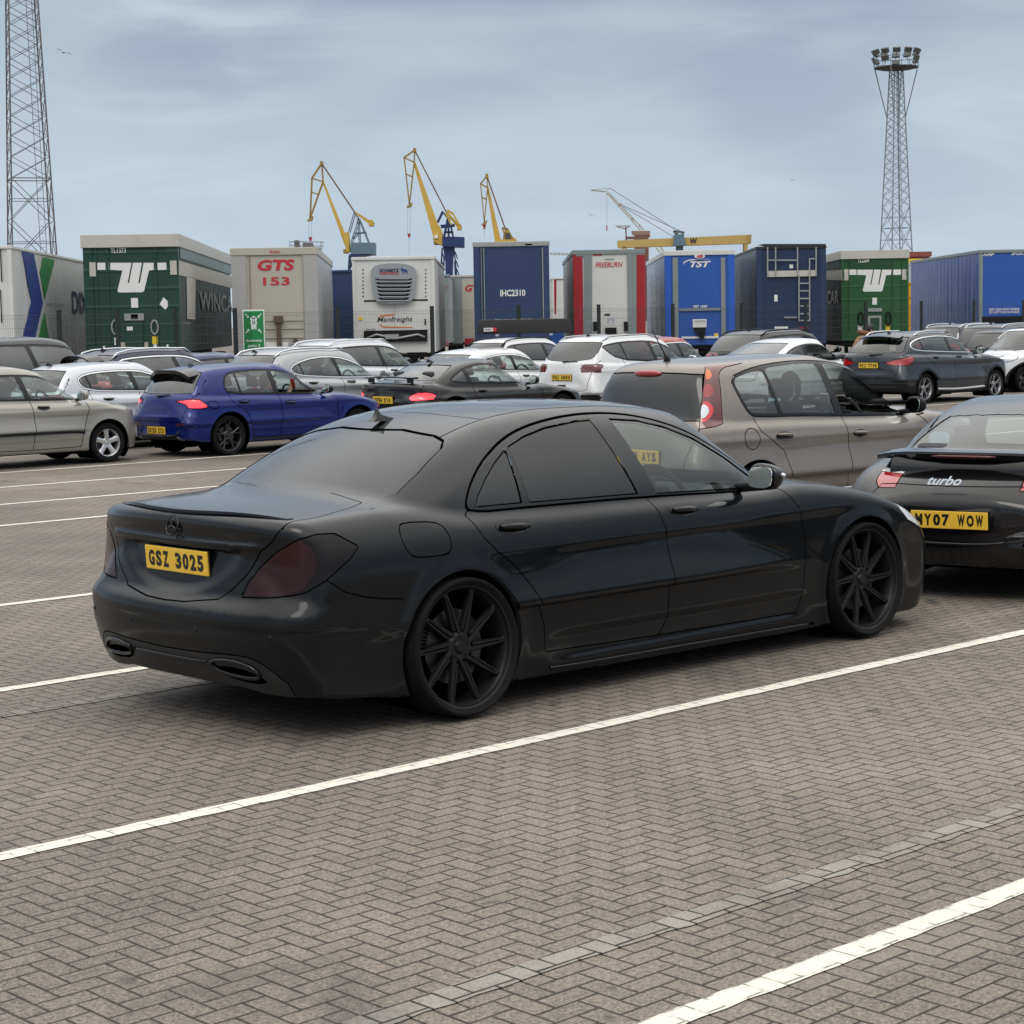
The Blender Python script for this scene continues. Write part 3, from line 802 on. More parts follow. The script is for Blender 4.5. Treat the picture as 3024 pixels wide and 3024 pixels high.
    d = dlo or [(-.22, br+.03), (-.24, br+.12), (-.08, H-.20), (.2, H-.145), (wb*.4, H-.115), (hx-.1, H-.14), (hx+.12, H-.24), (cx-.22, bf+.09), (cx-.12, bf+.02), (cx-.3, bf+.012)]
    # inner outline pulled towards the middle
    P = np.array(chaikin(d, 1)); 
    def shrink(P, k):
        P = np.array(P, float); A = np.roll(P, 1, 0); Bq = np.roll(P, -1, 0); t = Bq-A; t /= np.linalg.norm(t, axis=1, keepdims=True)+1e-9
        n = np.stack([t[:, 1], -t[:, 0]], 1); ar = ((P[:, 0]*np.roll(P[:, 1], -1))-(np.roll(P[:, 0], -1)*P[:, 1])).sum()
        return P-n*k*(1 if ar > 0 else -1)
    inn = shrink(P, .040 if chrome else .028)
    lean = kw.get('blean', .07)
    def clipx(P, f, keep_right):
        out = []; n = len(P); P = [np.array(p, float) for p in P]
        for i in range(n):
            a, b = P[i], P[(i+1) % n]; fa = a[0]-f(a[1]); fb = b[0]-f(b[1])
            if not keep_right: fa, fb = -fa, -fb
            if fa >= 0: out.append(tuple(a))
            if (fa >= 0) != (fb >= 0):
                t = fa/(fa-fb); out.append(tuple(a+(b-a)*t))
        return out
    pil = lambda x0: (lambda z: x0-(z-br)*lean*4)
    doorb = [(-.02, br+.02), (.0, br-.05)]
    a0 = R+.10
    rd_ = [(.02, br+.03), (.06, br-.12), (a0*.80, br-.30 if br-.30 > R+.12 else R+.14), (a0+.04, R+.04), (a0+.07, .27), (bp+.03, .26), (bp+.06, .6), (bp+.02, br+.03)]
    fa = cx+.02
    fd_ = [(bp+.02, br+.03), (bp+.06, .6), (bp+.03, .26), (wb-a0-.07, .27), (wb-a0-.03, .5), (min(fa, wb-.32), bf-.12), (fa-.16, bf+.03)]
    q0 = quarter if quarter is not None else .08
    regs = [
      dict(name='bonnet', view='T', poly=[(cx-.0, -.2), (cx-.0, .3), (cx-.10, W-.26), (cx+.2, W-.17), (wb+.2, W-.20), (wb+fo-.38, W-.32), (wb+fo-.16, .3), (wb+fo-.12, -.2)], smooth=1, gap=True, lim={'z': (.5, cz+.06)}),
      dict(name='tailgate' if tail == 'hatch' else 'boot_lid', view='R', poly=[(-.2, H-.02) if tail == 'hatch' else (-.2, br+.2), (W-.25, H-.03) if tail == 'hatch' else (W-.22, br+.2), (W-.13, br+.05), (W-.17, br-.12), (W-.22, .60), (W-.30, .56), (-.2, .56)], gap=True, lim={'x': (tx-.3, tx+.5)}, key='tg'),
      dict(name='door', view='S', poly=rd_, gap=True, key='rear_door', lim={'z': (.2, br+.03)}),
      dict(name='door', view='S', poly=fd_, gap=True, key='front_door', lim={'z': (.2, br+.03)}),
      dict(name='window_frame', view='S', poly=list(map(tuple, P)), gap=True, mat=chrome or M_TRIM, w=.004),
    ]
    if kw.get('two_door'): regs = [r for r in regs if r.get('key') != 'rear_door']
    if chrome: regs.append(dict(name='window_seal', view='S', poly=list(map(tuple, shrink(P, .026))), mat=M_TRIM))
    nb = -.25 if kw.get('noquarter') else 0
    Q1 = clipx(inn, pil(q0-.02), False); Q2 = clipx(clipx(inn, pil(q0+.02), True), pil(bp-.045), False); Q3 = clipx(inn, pil(bp+.045), True)
    if len(Q1) > 2 and not kw.get('noquarter'): regs.append(dict(name='quarter_window', view='S', poly=Q1, mat=gr, off=-.005, glass=True))
    if kw.get('noquarter'): Q2 = clipx(inn, pil(bp-.045), False)
    regs.append(dict(name='side_window', view='S', poly=Q2, mat=gr, off=-.005, parent='rear_door', glass=True))
    if not kw.get('open_front'): regs.append(dict(name='side_window', view='S', poly=Q3, mat=gf, off=-.005, parent='front_door', glass=True))
    else: regs.append(dict(name='_open_window', view='S', poly=Q3, mat=None, glass=True))
    regs += [
      dict(name='windscreen', view='F', poly=[(-.2, H-.055), (W-.40, H-.065), (W-.33, H-.10), (W-.19, cz+.05), (W-.22, cz+.01), (-.2, cz-.02)], smooth=1, lim={'x': (wb*.4, cx+.3), 'z': (cz-.03, 3)}, mat=G_WSCR, off=-.004, gap=True),
      dict(name='rear_window', view='R', poly=kw.get('rw', rw), smooth=1, lim=S['rwlim'], mat=kw.get('rwglass', gr), off=-.004, gap=True, w=.005, parent='tg'),
    ]
    lm = lamp or dict(z=(br-.20, br-.04), y=(W-.42, W-.30), xs=tx+.34)
    z0, z1 = lm['z']; y0, y1 = lm['y']
    lmat = lm.get('mat', M_REDLENS)
    regs.append(dict(name='tail_light', view='R', poly=lm.get('poly') or [(y0, (z0+z1)/2+.02), (y1, z1), (W+.1, z1+.01), (W+.1, z0), (y1+.03, z0)], gap=True, mat=lmat, pair=True, lim={'x': (tx-.3, tx+.27)}))
    regs.append(dict(name='tail_light', view='S', poly=lm.get('spoly') or [(tx-.3, z1+.01), (lm['xs']-.06, z1+.015), (lm['xs'], z1-.02), (lm['xs']-.10, z0), (tx-.3, z0-.01)], gap=True, mat=lmat, lim={'x': (tx+.05, 0)}))
    nx_ = wb+fo
    regs.append(dict(name='headlight', view='S', poly=kw.get('hlamp') or [(nx_+.2, nose-.10), (nx_-.16, nose-.0), (nx_-.42, nose+.10), (nx_-.52, nose+.10), (nx_-.30, nose-.12), (nx_+.2, nose-.20)], smooth=1, gap=True, mat=M_CLEARLENS))
    regs.append(dict(name='grille', view='F', poly=[(-.2, nose-.08), (W-.38, nose-.08), (W-.42, .34), (-.2, .34)], lim={'x': (wb+fo-.4, 9)}, gap=True, mat=M_BLACK))
    if clad:
        regs.append(dict(name='lower_cladding', view='S', poly=[(tx-.3, .0), (tx-.3, clad+.14), (-R-.1, clad+.06), (0, clad-.02), (wb, clad-.02), (wb+R+.1, clad+.06), (nx_+.3, clad+.12), (nx_+.3, 0)], mat=M_BLACK))
        regs.append(dict(name='rear_bumper_cladding', view='R', poly=[(-.2, .0), (-.2, clad+.12), (W+.2, clad+.12), (W+.2, 0)], mat=M_BLACK, lim={'x': (tx-.3, tx+.4)}))
        for ax in (0, wb):
            rr = R+.055+.05; regs.append(dict(name='arch_cladding', view='S', poly=[(ax+rr*math.cos(2*PI*k/30), R+.01+rr*math.sin(2*PI*k/30)) for k in range(30)], mat=M_BLACK))
    if kw.get('rwlim'): S['rwlim'] = kw['rwlim']; regs = [dict(r, lim=kw['rwlim']) if r['name'] == 'rear_window' else r for r in regs]
    S['regs'] = regs
    if mirror: S['mirror'] = (cx-.22, bf+.07, .20, .15); S['mirror_y'] = W-.09; S['mirmat'] = kw.get('mirmat', paint)
    S['handles'] = [(.36 if not kw.get('two_door') else 9, br-.10, .17), (bp+.22, br-.10, .17)] if not kw.get('two_door') else [(bp+.22, br-.10, .17)]
    S['bpillar'] = bp
    if plate: S['plate'] = (tx-.012+plate.get('dx', .012), plate['z'], plate['txt'], plate.get('tilt', -.05), plate.get('w', .52))
    S.update({k: v for k, v in kw.items() if k not in ('rw',)})
    return S

def skin_mesh(name, pts, edges, radii, m, parent=None, sub=2):
    me = bpy.data.meshes.new(name); me.from_pydata([tuple(p) for p in pts], edges, []); me.update()
    o = bpy.data.objects.new(name, me); COL.objects.link(o)
    sk = o.modifiers.new('s', 'SKIN'); sk.use_smooth_shade = True
    for v, r in zip(me.skin_vertices[0].data, radii): v.radius = (r, r) if not isinstance(r, tuple) else r
    me.skin_vertices[0].data[0].use_root = True
    ss = o.modifiers.new('u', 'SUBSURF'); ss.levels = sub; ss.render_levels = sub
    dg = bpy.context.evaluated_depsgraph_get(); e = bpy.data.meshes.new_from_object(o.evaluated_get(dg)); bpy.data.objects.remove(o)
    e.name = name; e.materials.clear(); e.materials.append(m); q = bpy.data.objects.new(name, e); COL.objects.link(q); q.parent = parent
    for p in e.polygons: p.use_smooth = True
    return q
def head_and_body(root, J, skin_m, top_m, leg_m, hair_m, hood=None, coat=1.0):
    """J: joints of a person facing +X; one continuous body, clothes and hair on top of it"""
    n = ['pel', 'spi', 'che', 'nec', 'hea', 'cro', 'sl', 'el', 'wl', 'hl', 'sr', 'er', 'wr', 'hr', 'pl', 'kl', 'al', 'tl', 'pr', 'kr', 'ar', 'tr']
    E = [('pel', 'spi'), ('spi', 'che'), ('che', 'nec'), ('nec', 'hea'), ('hea', 'cro'), ('che', 'sl'), ('sl', 'el'), ('el', 'wl'), ('wl', 'hl'), ('che', 'sr'), ('sr', 'er'), ('er', 'wr'), ('wr', 'hr'), ('pel', 'pl'), ('pl', 'kl'), ('kl', 'al'), ('al', 'tl'), ('pel', 'pr'), ('pr', 'kr'), ('kr', 'ar'), ('ar', 'tr')]
    Rd = dict(pel=.13, spi=.12, che=.135, nec=.055, hea=.085, cro=.085, sl=.065, el=.045, wl=.030, hl=.035, sr=.065, er=.045, wr=.030, hr=.035, pl=.085, kl=.058, al=.04, tl=.035, pr=.085, kr=.058, ar=.04, tr=.035)
    ix = {k: i for i, k in enumerate(n)}; P = [J[k] for k in n]; ed = [(ix[a], ix[b]) for a, b in E]; rr = [Rd[k] for k in n]
    # fingers: five short chains out of each palm
    for sd in ('l', 'r'):
        h_ = Vector(J['h'+sd]); w_ = Vector(J['w'+sd]); d = (h_-w_).normalized(); s_ = d.cross(Vector((0, 1, 0))); s_ = s_.normalized() if s_.length > .1 else Vector((1, 0, 0))
        for k in range(5):
            off = s_*(-.03+.018*k); L = (.055, .075, .08, .075, .06)[k]; b0 = len(P); P += [h_+off+d*L*.6, h_+off*1.1+d*L]; rr += [.009, .008]; ed += [(ix['h'+sd], b0), (b0, b0+1)]
    b = skin_mesh('body', P, ed, rr, skin_m, root)
    def garment(nm, keys, es, grow, mt):
        i2 = {k: i for i, k in enumerate(keys)}; skin_mesh(nm, [J[k] for k in keys], [(i2[a], i2[c]) for a, c in es], [Rd[k]*grow+.012 for k in keys], mt, root)
    garment('jacket', ['pel', 'spi', 'che', 'nec', 'sl', 'el', 'wl', 'sr', 'er', 'wr'], [('pel', 'spi'), ('spi', 'che'), ('che', 'nec'), ('che', 'sl'), ('sl', 'el'), ('el', 'wl'), ('che', 'sr'), ('sr', 'er'), ('er', 'wr')], 1.10*coat, top_m)
    garment('trousers', ['pel', 'pl', 'kl', 'al', 'pr', 'kr', 'ar'], [('pel', 'pl'), ('pl', 'kl'), ('kl', 'al'), ('pel', 'pr'), ('pr', 'kr'), ('kr', 'ar')], 1.12, leg_m)
    H = Vector(J['hea'])*.45+Vector(J['cro'])*.55; up = (Vector(J['cro'])-Vector(J['hea'])).normalized()
    bm = bmesh.new(); bmesh.ops.create_uvsphere(bm, u_segments=18, v_segments=12, radius=1)
    for v in bm.verts:
        c = v.co; f = 1.0 if not (c.x > .35 and c.z < .45) else .80
        v.co = H+Vector((c.x*.105*f-.012, c.y*.098*f, c.z*.125*f+.025))
    bm.verts.index_update(); meshobj('hair', [v.co for v in bm.verts], [[v.index for v in f.verts] for f in bm.faces], hair_m, root); bm.free()
    fm = MB()
    fm.box((H.x+.098, H.y, H.z-.035), (.03, .026, .04), (0, .3, 0), bev=.008); fm.build('nose', skin_m, root, angle=60)
    for sd in (-1, 1):
        e_ = MB(); e_.lathe([(.0, .0), (.010, .002), (.011, .008), (.0, .012)], 'X', 8, (H.x+.078, H.y+sd*.034, H.z-.005)); e_.build('eye', hair_m, root)
        e_ = MB(); e_.box((H.x-.01, H.y+sd*.100, H.z-.03), (.035, .015, .055), bev=.007); e_.build('ear', skin_m, root)
    if hood:
        N_ = Vector(J['nec'])*.75+Vector(J['che'])*.25; m_ = MB(); m_.tube([(N_.x-.03+.15*math.cos(a), N_.y+.165*math.sin(a), N_.z+.05-.05*math.cos(a)) for a in np.linspace(0, 2*PI, 18, endpoint=False)], .062, 8, closed=True); m_.build('fur_collar', hood, root, smooth=True)
# ------------------------------------------------------------------ ground
def paver_mat(name, paint_amt=0.0, worn=0.0, tint=(1, 1, 1)):
    m = bpy.data.materials.new(name); m.use_nodes = True; nt = m.node_tree; b = nt.nodes['Principled BSDF']
    tc = nt.nodes.new('ShaderNodeTexCoord'); sp = nt.nodes.new('ShaderNodeSeparateXYZ'); nt.links.new(tc.outputs['Object'], sp.inputs[0])
    ob = tc.outputs['Object']
    x = NX(nt, sp.outputs[0]); y = NX(nt, sp.outputs[1])
    wx = (noise(nt, ob, 6.0, 2)-.5)*.05; 
    u = x/.084+wx; v = y/.084+(noise(nt, ob, 5.3, 2)-.5)*.05
    i = u.floor(); j = v.floor(); fu = u-i; fv = v-j
    k = (i-j).mod(4.0)
    k0 = k.lt(.5); k1 = k.gt(.5)*k.lt(1.5); k2 = k.gt(1.5)*k.lt(2.5); k3 = k.gt(2.5)
    lft = fu; rgt = 1.0-fu; bot = fv; top = 1.0-fv
    dh = bot.min(top); dv = lft.min(rgt)
    d = k0*dh.min(lft)+k1*dh.min(rgt)+k3*dv.min(bot)+k2*dv.min(top)
    bi = i-k1; bj = j-k2
    wn = nt.nodes.new('ShaderNodeTexWhiteNoise'); wn.noise_dimensions = '3D'
    nt.links.new(combine(nt, bi, bj, k2+k3), wn.inputs['Vector']); rnd = NX(nt, wn.outputs[0])
    jn = noise(nt, ob, 14.0, 3)
    joint = 1.0-(d+(jn-.5)*.07).step(.020, .085)      # 1 in the joint
    big = noise(nt, ob, .22, 5, .6); mid = noise(nt, ob, 1.1, 4, .6); fine = noise(nt, ob, 90.0, 3, .8); spk = noise(nt, ob, 170.0, 2, .6)
    coarse = noise(nt, ob, 45.0, 3, .75)
    tone = (rnd-.5)*.15+(big-.5)*1.15+(mid-.5)*.55+(fine-.5)*1.7+(coarse-.5)*1.9+(spk-.5)*1.0+1.0
    warm = (big*.9+mid*.5-.25).clamp()
    col = mixc(nt, warm, (.142, .123, .108), (.205, .172, .142))
    col = mixc(nt, 1.0, col, combine(nt, tone, tone, tone), 'MULTIPLY')
    stain = (noise(nt, ob, .9, 5, .65, .4)).step(.56, .70)*.42
    oil = (noise(nt, ob, 2.7, 4, .6, .3)).step(.66, .71)*.62
    col = mixc(nt, (stain+oil).clamp(), col, (0.045, 0.042, 0.040))
    pale = (noise(nt, combine(nt, x*.35, y*1.6, 0), 1.0, 4, .6, .3)).step(.58, .72)*.28
    col = mixc(nt, pale, col, (.30, .265, .225))
    jc = (0.016, 0.013, 0.011)
    if paint_amt > 0 or worn > 0:
        e = noise(nt, ob, 30.0, 4, .7); wr = noise(nt, ob, 2.2, 4, .6)
        if worn > 0:
            pa = ((rnd-.5)*.35+(wr-.42)*1.6+(e-.5)*.8+.28).clamp()*worn
            pc = (0.33, 0.32, 0.29); jk = joint
        else:
            pa = ((e+wr*.35-.42).step(.0, .12)*.9+.08).clamp()*paint_amt
            pc = (0.66, 0.635, 0.56); jk = joint*(jn.step(.42, .62)*.75)
        pcn = mixc(nt, 1.0, pc, combine(nt, (fine-.5)*.22+1.0+(mid-.5)*.2, (fine-.5)*.22+1.0+(mid-.5)*.2, (fine-.5)*.25+1.0+(mid-.5)*.22), 'MULTIPLY')
        col = mixc(nt, pa, col, pcn); col = mixc(nt, jk, col, jc)
    else: col = mixc(nt, joint*.92, col, jc)
    nt.links.new(col, b.inputs['Base Color'])
    b.inputs['Specular IOR Level'].default_value = .35
    nt.links.new((rnd*.1+.72).s, b.inputs['Roughness'])
    bn = nt.nodes.new('ShaderNodeBump'); bn.inputs['Strength'].default_value = .8; bn.inputs['Distance'].default_value = .004
    nt.links.new((joint*-1.0+(fine-.5)*.35+rnd*.18).s, bn.inputs['Height']); nt.links.new(bn.outputs[0], b.inputs['Normal'])
    return m
MP = paver_mat('concrete_block_paving'); MPW = paver_mat('white_line_paint', 1.0); MPF = paver_mat('worn_line_paint', 0.0, .75)
MPF2 = paver_mat('faint_line_ghost', 0.0, .42)
g0 = lane(0, 0)
def ground_sheet(name, pts, z, m, kind='structure'):
    o = meshobj(name, [(p[0], p[1], 0) for p in pts], [tuple(range(len(pts)))], m, smooth=False, loc=(g0[0], g0[1], z)); o.rotation_euler = (0, 0, LANE_RZ); tag(o, kind=kind); return o
ground_sheet('ground', [(-4000, -4000), (4000, -4000), (4000, 4000), (-4000, 4000)], 0.0, MP)
def line(name, s0, s1, t0, t1, wid=.10, m=None, z=.004):
    r = random.Random(int(abs(s0)*100)+7); n = int((t1-t0)/.1); n = max(4, min(n, 500)); Vv = []; F = []
    for k in range(n+1):
        f = k/n; t = t0+(t1-t0)*f; s = s0+(s1-s0)*f
        j = .005 if m is None else .010
        Vv += [(t, s-wid/2+r.uniform(-j, j), 0), (t, s+wid/2+r.uniform(-j, j), 0)]
        if k: F.append((2*k-2, 2*k, 2*k+1, 2*k-1))
    o = meshobj(name, Vv, F, m or MPW, smooth=False, loc=(g0[0], g0[1], z)); o.rotation_euler = (0, 0, LANE_RZ); tag(o, kind='structure'); return o
line('painted_line', -.60, -.66, -9, 40)
line('painted_line', -3.48, -3.54, -9, 30)
line('painted_line', 2.41, 2.43, -9, 40)
line('painted_line', 5.36, 5.36, -9, 40)
line('painted_line', 10.44, 10.44, -9, 60)
line('painted_line', 12.60, 12.50, -9, 60)
line('painted_line', 14.75, 14.65, -9, 60)
line('painted_line', 16.92, 17.12, -9, 60)
line('painted_line', 20.0, 20.0, -9, 60)
line('worn_painted_line', -2.89, -2.99, -6, 14, .11, MPF, .004)
line('worn_painted_line', 1.78, 1.80, -6, 12, .12, MPF2, .004)
# ------------------------------------------------------------------ the black saloon
PB = mat('saloon_black_paint', (0.0030, 0.0042, 0.0055), rough=.36, coat=.60, coatr=.09, dirt=.030, spec=.06)
_nt = PB.node_tree; _b = _nt.nodes['Principled BSDF']; _tc = _nt.nodes.new('ShaderNodeTexCoord'); _sp = _nt.nodes.new('ShaderNodeSeparateXYZ'); _nt.links.new(_tc.outputs['Object'], _sp.inputs[0])
_z = NX(_nt, _sp.outputs[2]); _x = NX(_nt, _sp.outputs[0]); _n = noise(_nt, _tc.outputs['Object'], 1.3, 4, .6, .5)
_nt.links.new(((0.55-_z).clamp()*.22+(0.1-_x).clamp()*.10+_n*.07+.015).clamp().s, _b.inputs['Coat Roughness'])
_nt.links.new((_z.step(.85, 1.10)*.45+.52).clamp().s, _b.inputs['Coat Weight'])  # coat raised with height to put more sky sheen on roof and boot
M_RIMB = mat('satin_black_rim', (0.010, 0.010, 0.0105), .42, spec=.25, var=.2, vscale=15)
M_BADGE = mat('black_badge', (0.004, 0.004, 0.0045), .25, spec=.2, coat=.5)
G_DARKR = glassmat('dusty_film_glass', (0.012, 0.013, 0.014), 1.0, 0.05, dust=0.085)
def drop_crease(x, z):
    zc = np.interp(x, [.35, 3.1], [.775, .80]); fade = sstep((x-.45)/.5)*sstep((3.2-x)/.4)
    d = (zc-z)
    return .011*fade*sstep(d/.035)*sstep((z-.42)/.3)
def low_crease(x, z):
    fade = sstep((x-.5)/.3)*sstep((2.75-x)/.3)
    return .012*fade*sstep((.36-z)/.05)*sstep((z-.10)/.1)-.016*fade*np.exp(-((z-.185)/.03)**2)
def rear_carve(x, ay, z, b):
    # recessed plate bowl under a ledge, and the stepped bumper crease that runs round to the wheel
    m = sstep((-.55-x)/.3)
    r = np.sqrt((ay/.53)**2+((z-.868)/.225)**2)
    bowl = .030*sstep((1-r)/.28)*sstep((.872-z)/.010)*m
    ledge = -.012*np.exp(-((z-.898)/.014)**2)*sstep((.66-ay)/.1)*m
    zc = np.interp(x, [-1.1, -.7, -.3], [.548, .535, .49]); step = .008*sstep((zc-z)/.030)*sstep((-.33-x)/.1)*sstep((z-.18)/.1)
    low = .014*sstep((.375-z)/.07)*sstep((.66-ay)/.22)*m
    return b+bowl+ledge+step+low
SC = dict(
    wb=3.20, R=.343, rim=.297, ra=.380, az=.348, tw=.305, winset=-.032, camber=3.2, wstyle='turbine', spokes=10, rimmat=M_RIMB, discmat=None, paint=PB,
    plan=[(-1.3, .865), (-.8, .915), (-.2, .94), (.6, .945), (1.6, .945), (2.6, .945), (3.2, .942), (3.7, .930), (4.2, .89)],
    deck=[(-1.35, 1.0), (-1.04, 1.04), (-.75, 1.066), (-.4, 1.08), (.1, 1.0), (.6, .985), (1.4, .975), (2.3, .96), (2.65, .985), (3.0, .955), (3.4, .895), (3.7, .825), (3.92, .745), (4.1, .62)],
    drop=[(-1.3, .055), (-.6, .07), (0, .04), (.5, .03), (2.2, .03), (2.8, .045), (3.6, .075), (4.1, .10)], dropn=2.6,
    inset=[(0.05, .06), (.15, .035), (.22, .022), (.32, .016), (.5, .006), (.65, .0), (.78, .006), (.86, .022), (.93, .048), (1.0, .085), (1.1, .15)],
    front=[(0.0, 4.0), (.1, 4.06), (.3, 4.12), (.5, 4.11), (.62, 4.05), (.75, 3.90), (.85, 3.70), (1.0, 3.4)], fcurve=.21, fn=2.5,
    rear=[(0.0, -.92), (.2, -1.00), (.3, -1.06), (.5, -1.105), (.6, -1.10), (.66, -1.03), (.9, -1.00), (1.0, -1.02), (1.06, -1.035)], rcurve=.17, rn=3.2,
    bottom=[(-1.2, .235), (-.5, .17), (-.3, .14), (.5, .125), (2.8, .105), (3.7, .10), (4.1, .12)],
    roof=[(-.85, .86), (-.45, 1.075), (-.1, 1.255), (.2, 1.375), (.5, 1.448), (.85, 1.482), (1.2, 1.484), (1.6, 1.468), (2.05, 1.415), (2.3, 1.275), (2.55, 1.125), (2.78, .985), (3.05, .83)], roofsig=.05,
    gw=[(-1, .58), (-.5, .74), (-.1, .815), (.3, .845), (1, .855), (1.8, .855), (2.4, .83), (2.9, .76)],
    belt=[(-1, 1.0), (0, .99), (1.35, .975), (2.4, .94), (3, .93)], tum=(.30, .50), mid=1.2, wsc=.20, bsc=.12, gx=(-.95, 3.05), cowl=2.75, box=(-1.25, 4.2, 1.55),
    kblend=[(-1, .10), (-.4, .08), (.3, .02), (2.2, .02), (2.9, .06)], kside=.06, kfront=.12, krear=.09, kroof=.11, kbot=.022, rcrown=.04,
    creases=[drop_crease, low_crease], carve=[rear_carve], flares=[(0, .345, .378, .010), (3.2, .345, .378, .010)], gapw=.0032,
    mirror=(2.14, 1.035, .205, .145), mirror_y=.93, handles=[(.375, .907, .20), (1.63, .893, .20)], hmat=M_BADGE, bpillar=1.4,
    dash=2.30, fseat=1.72, rseat=.50, seatz=.36,
    plate=(-1.000, .800, 'GSZ 3025', -.06, .525),
)
rd = [(.125, .995), (.105, .975), (.155, .874), (.239, .79), (.338, .719), (.427, .617), (.503, .497), (.543, .395), (.556, .255), (1.0, .243), (1.41, .235), (1.468, .31), (1.470, .53), (1.458, .79), (1.42, .90), (1.375, 1.0)]
fd = [(1.375, 1.0), (1.42, .90), (1.458, .79), (1.470, .53), (1.468, .31), (1.41, .235), (2.0, .228), (2.575, .222), (2.616, .32), (2.635, .62), (2.595, .82), (2.48, .94), (2.40, .985)]
dlo = [(.12, .985), (.138, 1.056), (.227, 1.160), (.343, 1.243), (.525, 1.330), (.737, 1.382), (.989, 1.412), (1.25, 1.420), (1.5, 1.402), (1.74, 1.350), (1.95, 1.268), (2.2, 1.135), (2.45, .985), (2.52, .945), (2.35, .94), (1.35, .975), (.5, .985)]
M_SMOKE2 = mat('smoked_red_lens', (0.024, 0.0085, 0.0085), .2, coat=.30, spec=.10, coatr=.05, var=.25, vscale=10)
PB2 = mat('dusty_black_bumper', (0.012, 0.013, 0.014), rough=.5, coat=.3, coatr=.3, dirt=.12, spec=.2)
